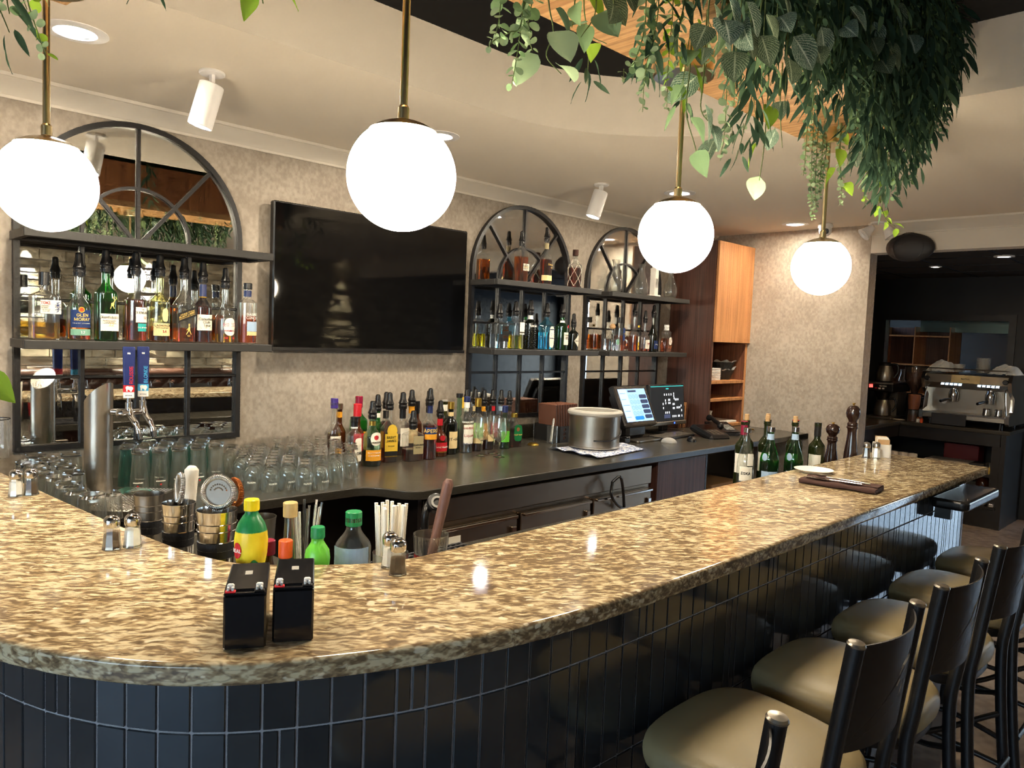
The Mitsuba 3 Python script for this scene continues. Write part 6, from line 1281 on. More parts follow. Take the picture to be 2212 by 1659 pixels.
# ================================================================== coffee station
CX = 7.75
single('station_counter', 'black L-shaped counter of the coffee station', 'counter', slab([(CX, 1.58), (8.49, 1.58), (8.49, 3.41), (5.86, 3.41), (5.86, 2.48), (CX, 2.48)], 0.865, 0.90, 0.005), 'm_slate', 30)
k = thing('station_cabinet', 'dark open cabinet under the coffee station counter', 'cabinet')
part(k, 'side_panel', box(CX + 0.03, 8.48, 1.61, 1.65, 0.0, 0.864), 'm_station', False)
part(k, 'apron', box(CX + 0.03, CX + 0.06, 1.655, 2.50, 0.75, 0.864), 'm_station', False)
part(k, 'apron', box(5.87, CX + 0.03, 2.505, 2.53, 0.75, 0.864), 'm_station', False)
part(k, 'stile', box(CX + 0.03, CX + 0.06, 1.651, 1.715, 0.20, 0.749), 'm_station', False)
part(k, 'shelf', box(CX + 0.03, 8.48, 1.655, 3.40, 0.465, 0.49), 'm_station', False)
part(k, 'shelf', box(CX + 0.03, 8.48, 1.655, 3.40, 0.175, 0.20), 'm_station', False)
part(k, 'back_panel', box(8.44, 8.48, 1.655, 3.40, 0.205, 0.46), 'm_station', False)
part(k, 'base', box(CX + 0.05, 8.48, 1.63, 3.40, 0.0, 0.17), 'm_station', False)
part(k, 'bracket', box(CX + 0.0, CX + 0.029, 1.66, 1.70, 0.205, 0.235, 0.004), 'm_chrome', False, 'small bright bracket at the corner')
# espresso machine
k = thing('espresso_machine', 'wide chrome two-group espresso machine on the coffee station counter', 'espresso machine')
y0, y1 = 1.60, 2.335
def side(poly, ya, yb):
    m = prism(Polygon(poly), ya, yb); v = m.vertices; q = trimesh.Trimesh(np.column_stack([v[:, 0], v[:, 2], v[:, 1]]), m.faces, process=False)
    if q.volume < 0: q.invert()
    return q
part(k, 'body', side([(7.98, 0.96), (8.40, 0.96), (8.40, 1.375), (7.80, 1.375), (7.78, 1.30), (7.84, 1.25), (7.97, 1.24)], y0 + 0.03, y1 - 0.03), 'm_steel', False)
for a in (y0, y1 - 0.03):
    part(k, 'side_panel', side([(7.80, 0.94), (8.42, 0.94), (8.42, 1.38), (8.36, 1.40), (7.80, 1.395), (7.755, 1.33), (7.80, 1.24), (7.92, 1.18), (7.90, 1.06), (7.77, 1.03), (7.77, 0.96)], a, a + 0.03), 'm_chrome', False)
part(k, 'front_panel', side([(7.772, 1.305), (7.778, 1.300), (7.800, 1.375), (7.795, 1.378)], y0 + 0.25, y1 - 0.25), 'm_paper_taupe', False)
tt = text('NUOVA', 0.014, True); v = tt.vertices; part(k, 'lettering', trimesh.Trimesh(np.column_stack([7.782 - v[:, 2] + 0.2 * v[:, 1], 1.97 - v[:, 0], 1.342 + v[:, 1]]), tt.faces, process=False), 'm_ink', False)
part(k, 'drip_tray', box(7.765, 8.0, y0 + 0.03, y1 - 0.03, 0.965, 1.020, 0.005), 'm_steel', False)
part(k, 'tray_front', box(7.757, 7.766, y0 + 0.03, y1 - 0.03, 1.005, 1.022, 0.002), 'm_chrome', False)
part(k, 'cup_rail', cat(tube([(7.82, y0 + .04, 1.43), (7.82, y1 - .04, 1.43)], .006, 8), tube([(7.82, y0 + .06, 1.395), (7.82, y0 + .06, 1.43)], .005, 6), tube([(7.82, y1 - .06, 1.395), (7.82, y1 - .06, 1.43)], .005, 6)), 'm_chrome', 40)
for a in (y0 + 0.06, y1 - 0.10): part(k, 'foot', cat(mv(cyl(0.02, 0.9002, 0.962, 14), (7.85, a + .02, 0)), mv(cyl(0.02, 0.9002, 0.962, 14), (8.33, a + .02, 0))), 'm_black_plastic', 30)
scene['m_led'] = {'type': 'diffuse', 'reflectance': rgb((0.3, 0.3, 0.3))}
for gy in (1.78, 2.08):
    part(k, 'group_head', mv(lathe([(0.036, -0.05), (0.040, -0.045), (0.042, 0.0), (0.030, 0.02), (0.030, 0.05)], 24), (7.87, gy, 1.205)), 'm_chrome', 40)
    pf = part(k, 'portafilter', mv(lathe([(0.030, -0.045), (0.038, -0.035), (0.038, -0.01), (0.030, -0.01)], 24), (7.87, gy, 1.168)), 'm_chrome', 40)
    part(pf, 'handle', tube([(7.83, gy + 0.01, 1.150), (7.74, gy + 0.03, 1.142), (7.67, gy + 0.05, 1.130)], [0.008, 0.012, 0.013], 10), 'm_black_plastic', 40)
    for i in range(5):
        bk = key(f'{k}__button_light'); scene[bk] = {**mikit.ply(mv(box(-0.002, 0.002, -0.014, 0.014, -0.008, 0.008, 0.002), (7.786, gy + 0.075 - i * 0.036, 1.286)), 'm_led', False), 'emitter': emit((1.6, 2.6, 4.0), 0.02)}
for a, s_ in ((y0 + 0.045, -1), (y1 - 0.055, 1)):
    part(k, 'steam_wand', tube(catmull([(7.82, a, 1.27), (7.77, a, 1.25), (7.755, a + .01 * s_, 1.15), (7.765, a + .02 * s_, 1.04)], 6), 0.006, 8), 'm_chrome', 40)
    part(k, 'steam_knob', mv(cyl(0.022, 0, 0.03, 18, b=0.005), (7.765, a + 0.0, 1.335), 0, 0, -PI / 2), 'm_black_plastic', 40)
part(k, 'pressure_gauge', mv(cyl(0.022, 0, 0.012, 20, b=0.002), (7.972, 2.18, 1.11), 0, 0, -PI / 2), 'm_white_plastic', 40)
for i, (gy, gz) in enumerate(((1.80, 1.055), (1.705, 1.040))):
    kk = thing('portafilter_cup', 'dark chrome metal pitcher standing on the drip tray of the espresso machine', 'pitcher', 'pitchers on the drip tray')
    put(kk, mv(lathe([(0.028, 0.0), (0.032, 0.004), (0.026, 0.05), (0.030, 0.062), (0.028, 0.062), (0.024, 0.05), (0.029, 0.006), (0.001, 0.005)], 24), (7.86, gy, 1.0205)), 'm_chrome', 40)
single('black_cloth', 'black cloth hanging over the front of the espresso machine tray', 'cloth', box(7.748, 7.757, 1.93, 2.22, 0.906, 1.012, 0.003), 'm_black_rubber', False)
# cups and cloths on the machine
for nm, gy, n_, r_ in (('left', 2.085, 9, 0.052), ('right', 1.885, 17, 0.058)):
    for i in range(n_):
        kk = thing('saucer', f'white saucer in the {"shorter" if n_ == 9 else "taller"} stack on the espresso machine', 'saucer', f'{"shorter" if n_ == 9 else "taller"} saucer stack')
        put(kk, mv(lathe([(r_ * 0.55, 0.0), (r_ * 0.6, 0.001), (r_, 0.0065), (r_, 0.0078), (r_ * 0.5, 0.003), (0.001, 0.003)], 28), (8.00, gy, 1.4005 + i * 0.0082)), 'm_porcelain', 40)
def cloth(name, label, y, w, h, m_):
    u_, w_ = np.meshgrid(np.linspace(-1, 1, 24), np.linspace(-1, 1, 30), indexing='ij')
    hz = h * (1 - np.abs(u_) ** 3) * (1 - np.abs(w_) ** 4) * (0.75 + 0.4 * meshkit.fbm(np.dstack([u_ * 2, w_ * 3, u_ * 0 + y]), 3, 4)) + 0.012 * np.sin(9 * w_ + 3 * u_) * (1 - np.abs(w_))
    gv = np.dstack([8.0 + u_ * 0.17, y + w_ * w, 1.3985 + np.maximum(hz, 0.001)]).reshape(-1, 3); gi = np.arange(720).reshape(24, 30)
    single(name, label, 'cloth', (gv, np.stack([gi[:-1, :-1], gi[1:, :-1], gi[1:, 1:], gi[:-1, 1:]], -1).reshape(-1, 4)), m_, 50)
cloth('folded_cloth', 'white cloth heaped at the left on top of the espresso machine', 2.225, 0.105, 0.10, 'm_cloth_white')
cloth('folded_cloth', 'white cloth heaped at the right on top of the espresso machine', 1.70, 0.115, 0.085, 'm_cloth_white')
# drip coffee brewer
k = thing('coffee_brewer', 'steel and black drip coffee brewer at the left of the coffee station', 'coffee brewer')
part(k, 'tower', box(7.96, 8.22, 2.60, 2.80, 0.925, 1.25, 0.006), 'm_steel', False)
part(k, 'head', box(7.72, 8.22, 2.57, 2.82, 1.17, 1.258, 0.008), 'm_black_plastic', False)
part(k, 'head_trim', box(7.712, 8.22, 2.565, 2.825, 1.245, 1.266, 0.003), 'm_chrome', False)
part(k, 'brew_basket', mv(lathe([(0.050, -0.075), (0.075, -0.005), (0.085, 0.0)], 32), (7.83, 2.69, 1.168)), 'm_black_plastic', 40)
part(k, 'base', box(7.72, 8.22, 2.57, 2.82, 0.9002, 0.926, 0.005), 'm_steel', False)
lamp = key(f'{k}__red_light'); scene[lamp] = {**mikit.ply(box(7.717, 7.7195, 2.755, 2.79, 1.205, 1.238), 'm_led', False), 'emitter': emit((1.6, 0.10, 0.08), 0.02)}
for i in range(3): part(k, 'switch', box(7.714, 7.7195, 2.715 - i * 0.035, 2.735 - i * 0.035, 1.195, 1.210, 0.001), 'm_red' if i == 0 else 'm_white_plastic', False)
tt = text('BREWER', 0.012, True); v = tt.vertices; part(k, 'lettering', trimesh.Trimesh(np.column_stack([7.7195 - v[:, 2], 2.66 - v[:, 0], 1.226 + v[:, 1]]), tt.faces, process=False), 'm_ink_white', False)
def pot(z, label):
    kk = thing('coffee_pot', label, 'coffee pot', 'steel coffee pots on the brewer')
    part(kk, 'body', mv(lathe([(0.060, 0.0), (0.075, 0.006), (0.082, 0.05), (0.076, 0.10), (0.058, 0.15), (0.052, 0.165)], 36), (7.835, 2.69, z)), 'm_steel', 50)
    part(kk, 'collar', mv(lathe([(0.054, 0.160), (0.056, 0.180), (0.040, 0.192), (0.004, 0.196)], 32), (7.835, 2.69, z)), 'm_black_plastic', 40)
    part(kk, 'handle', mv(tube(catmull([(0, -0.050, 0.175), (-0.01, -0.105, 0.17), (-0.01, -0.115, 0.10), (-0.01, -0.082, 0.045)], 6), 0.010, 10), (7.835, 2.69, z), 0.3), 'm_black_plastic', 40)
pot(1.2665, 'steel coffee pot with a black handle on top of the brewer'); pot(0.9265, 'steel coffee pot with a black handle on the lower plate of the brewer')
# grinder, jar and small things
k = thing('coffee_grinder', 'coffee grinder with a clear hopper of beans between brewer and espresso machine', 'coffee grinder')
part(k, 'hopper', mv(lathe([(0.028, 0.0), (0.045, 0.05), (0.095, 0.13), (0.098, 0.26)], 40, False, False), (8.02, 2.465, 1.165)), 'g_clear', 40)
part(k, 'hopper_lid', mv(cyl(0.099, 0.26, 0.268, 40), (8.02, 2.465, 1.165)), 'm_black_plastic', 40)
part(k, 'beans', mv(lathe([(0.026, 0.001), (0.043, 0.05), (0.092, 0.13), (0.094, 0.20), (0.002, 0.205)], 40), (8.02, 2.465, 1.165)), 'm_beans', 40)
part(k, 'body', mv(lathe([(0.075, 0.0), (0.075, 0.05), (0.062, 0.09), (0.062, 0.20), (0.068, 0.262), (0.030, 0.266)], 32), (8.02, 2.465, 0.9002)), 'm_black_plastic', 40)
k = thing('ground_coffee_jar', 'clear jar of ground coffee with a brown upper chamber before the grinder', 'jar')
part(k, 'glass', mv(lathe([(0.048, 0.0), (0.050, 0.004), (0.050, 0.10), (0.044, 0.115)], 32, True, False), (7.84, 2.405, 0.9002)), 'g_clear', 40)
part(k, 'coffee', mv(cyl(0.046, 0.004, 0.062, 28), (7.84, 2.405, 0.9002)), 'm_beans', 40)
part(k, 'upper_chamber', mv(lathe([(0.046, 0.118), (0.054, 0.19), (0.056, 0.255), (0.050, 0.262)], 32), (7.84, 2.405, 0.9002)), 'm_cab_inside', 40)
single('grey_tub', 'grey plastic tub with a white rim at the corner of the right wall', 'tub', cat(box(6.50, 6.78, 2.50, 2.93, 0.9002, 1.02, 0.006), box(6.48, 6.80, 2.485, 2.945, 1.02, 1.032, 0.004)), 'm_tub', False)
single('dark_saucer', 'small pale saucer beside the brewer', 'saucer', mv(lathe([(0.03, 0.0), (0.055, 0.008), (0.053, 0.010), (0.001, 0.004)], 28), (7.80, 2.52, 0.9002)), 'm_tub', 40)
for yy, c_ in ((2.345, 'm_white_plastic'), (2.325, 'm_orange')):
    kk = thing('small_jar', 'small ' + ('white' if c_ == 'm_white_plastic' else 'orange') + ' jar at the left foot of the espresso machine', 'jar')
    part(kk, 'body', mv(cyl(0.016, 0.0, 0.035, 18, b=0.002), (7.79 + (0.035 if c_ == 'm_orange' else 0), yy, 0.9002)), c_, 40); part(kk, 'lid', mv(cyl(0.012, 0.0352, 0.05, 16, b=0.002), (7.79 + (0.035 if c_ == 'm_orange' else 0), yy, 0.9002)), 'm_copper', 40)
# what lies in the open station cabinet
for i, yy in enumerate((2.56, 2.47, 2.39)):
    kk = thing('white_mug', 'white mug in the row on the upper shelf of the coffee station cabinet', 'mug', 'mugs in the station cabinet')
    put(kk, mv(lathe([(0.034, 0.0), (0.042, 0.004), (0.043, 0.095), (0.040, 0.095), (0.038, 0.008), (0.001, 0.008)], 28), (7.86, yy, 0.4902)), 'm_porcelain', 40)
single('shallow_tub', 'long shallow tub with a pale rim in the coffee station cabinet', 'tub', cat(box(7.80, 8.10, 1.92, 2.27, 0.4902, 0.545, 0.006), box(7.79, 8.11, 1.91, 2.28, 0.545, 0.560, 0.004)), 'm_tub', False)
single('red_box', 'dark red box at the back of the coffee station cabinet', 'box', box(8.15, 8.35, 1.90, 2.20, 0.4902, 0.70, 0.004), 'm_red_dark', False)
k = thing('pouch_box', 'dark box with a small red tag in the coffee station cabinet', 'box'); part(k, 'body', box(7.82, 8.0, 1.77, 1.895, 0.4902, 0.575, 0.01), 'm_black_rubber', False); part(k, 'tag', box(7.8165, 7.8195, 1.81, 1.855, 0.53, 0.548), 'm_red', False)
k = thing('sauce_cup', 'clear cup of yellow sauce at the right of the coffee station cabinet', 'cup'); part(k, 'glass', mv(lathe([(0.030, 0.0), (0.034, 0.08), (0.033, 0.10)], 28, True, False), (7.84, 1.735, 0.4902)), 'g_clear', 40); part(k, 'sauce', mv(cyl(0.027, 0.003, 0.06, 24, 0.031), (7.84, 1.735, 0.4902)), 'm_paper_yellow', 40)
single('storage_bin', 'grey plastic storage bin on the low shelf of the coffee station cabinet', 'bin', cat(box(7.80, 8.2, 1.74, 2.30, 0.2002, 0.33, 0.012), box(7.785, 8.215, 1.72, 2.32, 0.33, 0.348, 0.004)), 'm_tub', False)
single('brown_jug', 'dark brown jug on the low shelf of the coffee station cabinet', 'jug', mv(lathe([(0.05, 0), (0.06, 0.02), (0.055, 0.06), (0.03, 0.10)], 28), (7.95, 1.80, 0.3485)), 'm_brown_glass', 40)
# kitchen seen through the pass
struct('kitchen_hood', cat(box(9.2, 10.3, 1.75, 2.75, 1.95, 2.3), box(9.15, 9.25, 1.7, 2.8, 1.80, 1.95)), 'm_hood', False)
k = thing('kitchen_shelf', 'wooden kitchen shelf unit seen through the pass window', 'shelf')
for z in (1.10, 1.42, 1.74): part(k, 'board', box(9.0, 9.4, 2.45, 3.20, z, z + 0.015), 'm_oak_door', False)
for y in (2.45, 2.80, 3.185): part(k, 'upright', box(9.0, 9.4, y, y + 0.012, 1.05, 1.85), 'm_oak_door', False)
part(k, 'back', box(9.40, 9.42, 2.45, 3.20, 1.05, 1.85), 'm_walnut', False)
for i, (y, n_) in enumerate(((3.12, 'clear water jug at the left behind the pass window'), (2.95, 'clear water jug on the wooden kitchen shelf behind the pass window'))):
    kk = thing('water_jug', n_, 'jug'); put(kk, mv(lathe([(0.045, 0.0), (0.055, 0.01), (0.06, 0.12), (0.03, 0.20), (0.035, 0.25)], 28, True, False), (9.15, y, 1.117)), 'g_clear', 40)
single('serving_pass', 'steel serving ledge behind the pass window', 'ledge', box(8.66, 9.1, 1.75, 2.40, 1.04, 1.07), 'm_steel_dark', False)
for i, (z, y) in enumerate(((1.55, 1.86), (1.36, 1.84))):
    single('chopping_board', ('upper' if i == 0 else 'lower') + ' pale chopping board on the kitchen wall behind the pass', 'board', box(9.5, 9.53, y, y + 0.16, z, z + 0.13, 0.01), 'm_cork', False)
scene['kitchen_lamp__tube'] = {**mikit.ply(box(9.3, 10.2, 3.3, 3.4, 2.55, 2.58), 'm_white_paint', False), 'emitter': emit((1.0, 1.2, 1.15), 0.2)}
labels['kitchen_lamp'] = {'label': 'long ceiling lamp of the kitchen beyond the pass window', 'category': 'lamp'}

# ================================================================== dining side, seen in the mirrors
k = thing('banquette', 'long brown tufted leather banquette along the stone wall', 'banquette')
part(k, 'seat', box(-0.5, 6.2, -2.08, -1.55, 0.10, 0.46, 0.03), 'm_leather_brown', 40)
nb = 260; xs = np.linspace(-0.5, 6.2, nb); zs = np.linspace(0.47, 0.93, 24); gx, gz = np.meshgrid(xs, zs, indexing='ij')
cell = 0.16; gy = -1.955 + 0.030 * (np.abs(np.sin((gx / cell + gz / cell) * PI / 1.0)) * np.abs(np.sin((gx / cell - gz / cell) * PI / 1.0))) ** 0.5
gi = np.arange(nb * 24).reshape(nb, 24); qf = np.stack([gi[:-1, :-1], gi[1:, :-1], gi[1:, 1:], gi[:-1, 1:]], -1).reshape(-1, 4)
tb = cat(trimesh.Trimesh(np.dstack([gx, gy, gz]).reshape(-1, 3), np.vstack([qf[:, [0, 2, 1]], qf[:, [0, 3, 2]]]), process=False), box(-0.5, 6.2, -2.10, -1.96, 0.47, 0.93))
part(k, 'tufted_back', tb, 'm_leather_brown', 60)
part(k, 'top_roll', tube([(-0.5, -2.0, 0.985), (6.2, -2.0, 0.985)], 0.062, 18), 'm_leather_brown', 40)
for i, x in enumerate((0.9, 2.4, 3.9)):
    w_ = ('first', 'middle', 'last')[i]
    k = thing('dining_table', f'dining table with a dark top before the banquette, {w_} from the street window', 'table')
    part(k, 'top', box(x - 0.55, x + 0.55, -1.62, -0.95, 0.72, 0.75, 0.004), 'm_walnut', False); part(k, 'pedestal', mv(cyl(0.04, 0.02, 0.72, 20), (x, -1.28, 0)), 'm_black_metal', 40); part(k, 'foot', mv(cyl(0.25, 0.0, 0.02, 32), (x, -1.28, 0)), 'm_black_metal', 40)
    for dx, ty in ((-0.25, -1.40), (0.28, -1.18)):
        kk = thing('wine_glass', f'upright wine glass on the {w_} dining table, {"nearer the banquette" if ty < -1.3 else "nearer the bar"}', 'wine glass')
        part(kk, 'bowl', mv(lathe(wg[6:], 28, False, False), (x + dx, ty, 0.7502)), 'g_clear', True); part(kk, 'stem', mv(lathe(wg[:7], 28), (x + dx, ty, 0.7502)), 'l_solid_glass', True)
    kk = thing('dining_chair', f'black wooden dining chair at the {w_} dining table', 'chair')
    part(kk, 'seat', box(x - 0.20, x + 0.20, -0.98, -0.58, 0.43, 0.47, 0.01), 'm_black_metal', False)
    for sx in (-0.19, 0.17):
        part(kk, 'leg', box(x + sx, x + sx + 0.03, -0.98, -0.95, 0, 0.429), 'm_black_metal', False); part(kk, 'leg', box(x + sx, x + sx + 0.03, -0.61, -0.58, 0, 0.95), 'm_black_metal', False)
    for z in (0.62, 0.76, 0.90): part(kk, 'slat', box(x - 0.16, x + 0.17, -0.605, -0.585, z, z + 0.05), 'm_black_metal', False)

# ================================================================== hanging greenery on the canopy
def leaf_mesh(kind):
    if kind == 'round':
        a = np.linspace(0, 2 * PI, 11)[:-1]; v = np.column_stack([0.48 * np.sin(a), 0.5 - 0.5 * np.cos(a), 0.10 * np.abs(np.sin(a)) ** 2]); v = np.vstack([v, [0, 0.5, -0.01]]); f = [[i, (i + 1) % 10, 10] for i in range(10)]
        return trimesh.Trimesh(v, f, process=False), None
    n = 9; t = np.linspace(0, 1, n)
    w = {'long': 0.105 * np.sin(PI * t ** 0.8) ** 0.8, 'big': 0.36 * np.sin(PI * t ** 0.75) ** 0.75, 'heart': 0.34 * np.sin(PI * t ** 0.60) ** 0.9}[kind]
    bend = {'long': 0.16, 'big': 0.14, 'heart': 0.22}[kind]
    v, uv, f = [], [], []
    for i in range(n):
        for j, u in enumerate((-1, -0.5, 0, 0.5, 1)):
            v.append((w[i] * u, t[i], -bend * t[i] ** 2 + 0.30 * w[i] * abs(u) + 0.02 * math.sin(7 * t[i]) * u)); uv.append((0.5 + 0.5 * u, t[i]))
    for i in range(n - 1):
        for j in range(4):
            a = i * 5 + j; f += [[a, a + 1, a + 6], [a, a + 6, a + 5]]
    return trimesh.Trimesh(np.array(v), f, process=False), np.array(uv)
LV = {k_: leaf_mesh(k_) for k_ in ('round', 'long', 'big', 'heart')}
leaf_ply = {}
def leaf_d(kind, m_):
    if (kind, m_) not in leaf_ply:
        m, uv = LV[kind]; leaf_ply[kind, m_] = mikit.ply(m, m_, True, uv=uv) if uv is not None else mikit.ply(m, m_, True)
    return leaf_ply[kind, m_]
def frame(p, d, up, s, sx=1.0):
    d = d / np.linalg.norm(d); x = np.cross(d, up); x /= np.linalg.norm(x) + 1e-9; z = np.cross(x, d)
    M_ = np.eye(4); M_[:3, 0], M_[:3, 1], M_[:3, 2], M_[:3, 3] = x * s * sx, d * s, z * s, p; return M_
r6 = random.Random(77)
CANOPY = Polygon(can_out)
def rv(): return np.array([r6.gauss(0, 1), r6.gauss(0, 1), r6.gauss(0, 1)])
def strand(name, label, group, pts, kind, mats, size, gap, pairs=2, single_leaves=True, stem_r=0.0016, droop=0.5, stemm='f_stem'):
    """One trailing vine: a stem along pts with leaves set round it."""
    k = thing(name, label, 'hanging plant', group)
    pts = [np.asarray(q, float) for q in pts]
    if CANOPY.contains(Point(pts[0][0], pts[0][1])) and pts[-1][2] < 2.36:   # tied to the underside of the canopy
        low = [q for q in pts if q[2] < 2.33] or [np.array([*pts[-1][:2], 2.32])]; pts = [np.array([low[0][0], low[0][1], 2.3595])] + low
    p = catmull(pts, 10); s = np.r_[0, np.cumsum(np.linalg.norm(np.diff(p, axis=0), axis=1))]
    part(k, 'stem', tube(p[::2] if len(p) > 40 else p, np.linspace(stem_r, stem_r * 0.5, len(p[::2] if len(p) > 40 else p)), 5), stemm, True)
    pos = np.arange(gap * 0.5, s[-1] + 1e-6, gap); n = len(pos); batch = {}
    for i, a in enumerate(pos):
        c = np.array([np.interp(a, s, p[:, q]) for q in range(3)]); j = min(np.searchsorted(s, a), len(p) - 1); tg = p[j] - p[max(j - 1, 0)]; tg = tg / (np.linalg.norm(tg) + 1e-9)
        taper = 1.0 if kind in ('big', 'heart') else 0.62 + 0.38 * min(1, (n - i) / max(4, 0.3 * n))
        q0 = np.cross(tg, [0.3, 0.5, 0.81]); q0 /= np.linalg.norm(q0); q1 = np.cross(tg, q0); th = i * 1.9 + r6.uniform(-0.3, 0.3)
        for h in range(pairs):
            ang = th + h * 2 * PI / pairs; rad = math.cos(ang) * q0 + math.sin(ang) * q1
            d = rad + tg * r6.uniform(0.2, 0.9) * droop * 2 + np.array([0, 0, -droop * 0.6]) + 0.15 * rv()
            up = tg * -0.6 + 0.5 * rv() + np.array([-0.35, -0.5, 0.2]) if kind == 'round' else np.array([-0.3, -0.5, 0.9]) + 0.4 * rv()
            sz = size * taper * r6.uniform(0.8, 1.2); m_ = mats[r6.randrange(len(mats))]
            M_ = frame(c + rad * size * (0.12 if kind == 'round' else 0.2), d, up, sz)
            if single_leaves: copy(k, 'leaf', leaf_d(kind, m_), T(M_))
            else: batch.setdefault(m_, []).append(M_)
    for m_, ms in batch.items():
        lm, uv = LV[kind]; vs = np.vstack([lm.vertices @ q[:3, :3].T + q[:3, 3] for q in ms]); fs = np.vstack([lm.faces + i * len(lm.vertices) for i in range(len(ms))])
        part(k, 'leaves', (vs, fs), m_, True, kind='stuff', **({'uv': np.tile(uv, (len(ms), 1))} if uv is not None else {}))
    return k
EU = ('trailing eucalyptus spray with small round pale leaves hanging from the canopy', 'eucalyptus sprays on the canopy')
def euc(pts, size=0.021, gap=0.016, mats=('f_euc', 'f_euc', 'f_soft'), one=True, label=None): strand('eucalyptus_spray', label or EU[0], EU[1], pts, 'round', mats, size, gap, 2, one)
def rus(pts, size=0.085, gap=0.026, mats=('f_ruscus', 'f_ruscus_dark'), one=True, label=None): strand('narrow_leaf_spray', label or 'trailing spray of long narrow dark leaves hanging from the canopy', 'narrow-leaved sprays on the canopy', pts, 'long', mats, size, gap, 2, one, droop=0.9)
def fit(pts, size=0.085, gap=0.05, mats=('f_vein', 'f_vein_dark'), label=None): strand('veined_leaf_vine', label or 'vine of broad leaves with pale veins hanging from the canopy', 'broad-leaved vines on the canopy', pts, 'big', mats, size, gap, 1, True, 0.002, 0.7)
def pot_(pts, size=0.07, gap=0.055, mats=('f_pothos', 'f_soft'), label=None): strand('heart_leaf_vine', label or 'vine of bright green pointed leaves hanging from the canopy', 'bright green vines on the canopy', pts, 'heart', mats, size, gap, 1, True, 0.002, 0.9)
euc([(1.012, 1.02, 2.289), (0.993, 1.02, 2.191), (0.983, 1.02, 2.113), (0.971, 1.02, 2.047)], label='eucalyptus spray with pale round leaves, hanging lowest at the left end of the greenery')
euc([(0.991, 1.02, 2.174), (0.96, 1.02, 2.14), (0.926, 1.02, 2.117), (0.91, 1.02, 2.099)], 0.018, label='short eucalyptus twig reaching left at the left end of the greenery')
euc([(0.98, 1.05, 2.296), (0.966, 1.05, 2.224), (0.961, 1.05, 2.173), (0.953, 1.05, 2.141)])
euc([(1.071, 1.06, 2.315), (1.056, 1.06, 2.24), (1.046, 1.06, 2.185), (1.061, 1.06, 2.145)])
fit([(1.04, 1.0, 2.31), (1.039, 1.0, 2.218), (1.056, 1.0, 2.164), (1.039, 1.0, 2.116), (1.082, 1.0, 2.094)], 0.078, 0.045, ('f_soft', 'f_euc', 'f_euc_dark'), label='vine of broad plain pale green leaves at the left end of the greenery')
fit([(1.328, 1.08, 2.455), (1.286, 1.08, 2.361), (1.268, 1.08, 2.287), (1.226, 1.08, 2.226)], 0.075, 0.05, ('f_vein_dark', 'f_euc_dark'))
pot_([(1.262, 1.1, 2.378), (1.255, 1.1, 2.298), (1.279, 1.1, 2.252), (1.336, 1.1, 2.249)], 0.06, 0.06, label='bright green leaf vine before the oak underside near the second globe')
fit([(1.322, 1.0, 2.426), (1.264, 1.0, 2.339), (1.232, 1.0, 2.263), (1.242, 1.0, 2.234)], 0.07, 0.06, ('f_vein_dark',))
pot_([(1.246, 1.06, 2.36), (1.179, 1.06, 2.253), (1.173, 1.06, 2.224)], 0.05, 0.06)
euc([(1.38, 0.98, 2.412), (1.357, 0.98, 2.279), (1.325, 0.98, 2.164), (1.321, 0.98, 2.074)], label='long eucalyptus spray left of the third pendant rod')
euc([(1.376, 1.0, 2.388), (1.34, 1.0, 2.259), (1.313, 1.0, 2.184), (1.295, 1.0, 2.165)])
rus([(1.391, 1.0, 2.423), (1.371, 1.0, 2.289), (1.361, 1.0, 2.207), (1.358, 1.0, 2.162)], 0.075, 0.03)
euc([(1.462, 1.0, 2.439), (1.441, 1.0, 2.311), (1.436, 1.0, 2.228), (1.433, 1.0, 2.157)], 0.02, 0.016, ('f_euc', 'f_pothos'))
euc([(1.44, 0.95, 2.434), (1.414, 0.95, 2.328), (1.39, 0.95, 2.233), (1.408, 0.95, 2.199)])
rus([(1.44, 0.95, 2.434), (1.407, 0.95, 2.306), (1.372, 0.95, 2.208)], 0.085, 0.03)
rus([(1.558, 1.0, 2.453), (1.517, 1.0, 2.314), (1.5, 1.0, 2.205), (1.492, 1.0, 2.13)], 0.075, 0.05, ('f_soft', 'f_pothos'))
pot_([(1.529, 0.98, 2.416), (1.492, 0.98, 2.208), (1.486, 0.98, 2.114), (1.527, 0.98, 2.05), (1.551, 0.98, 2.012)], 0.06, 0.075, label='bare stemmed vine with one curled green leaf right of the third pendant rod')
fit([(1.589, 0.98, 2.331), (1.551, 0.98, 2.204), (1.549, 0.98, 2.129), (1.614, 0.98, 2.106), (1.647, 0.98, 2.096)], 0.075, 0.06, ('f_vein',), label='vine with white-veined leaves right of the third pendant rod')
euc([(1.653, 0.98, 2.329), (1.657, 0.98, 2.198), (1.658, 0.98, 2.099), (1.646, 0.98, 2.046)], 0.021, 0.017, ('f_euc',), label='eucalyptus spray with pale coin leaves right of the third pendant rod')
rus([(1.839, 1.0, 2.366), (1.817, 1.0, 2.242), (1.782, 1.0, 2.128), (1.755, 1.0, 2.058)], 0.08, 0.032, label='narrow-leaved spray forked at its tip between the third and fourth globes')
rus([(1.794, 1.0, 2.329), (1.833, 1.0, 2.21), (1.868, 1.0, 2.134)], 0.08, 0.03)
pot_([(1.891, 1.0, 2.357), (1.9, 1.0, 2.19), (1.894, 1.0, 2.091), (1.882, 1.0, 2.027)], 0.075, 0.09, label='lone bright green leaf hanging lowest between the third and fourth globes')
fit([(1.968, 1.0, 2.379), (1.973, 1.0, 2.244), (2.001, 1.0, 2.137)], 0.07, 0.07, ('f_vein',))
euc([(1.591, 1.0, 2.337), (1.59, 1.0, 2.25), (1.566, 1.0, 2.185)])
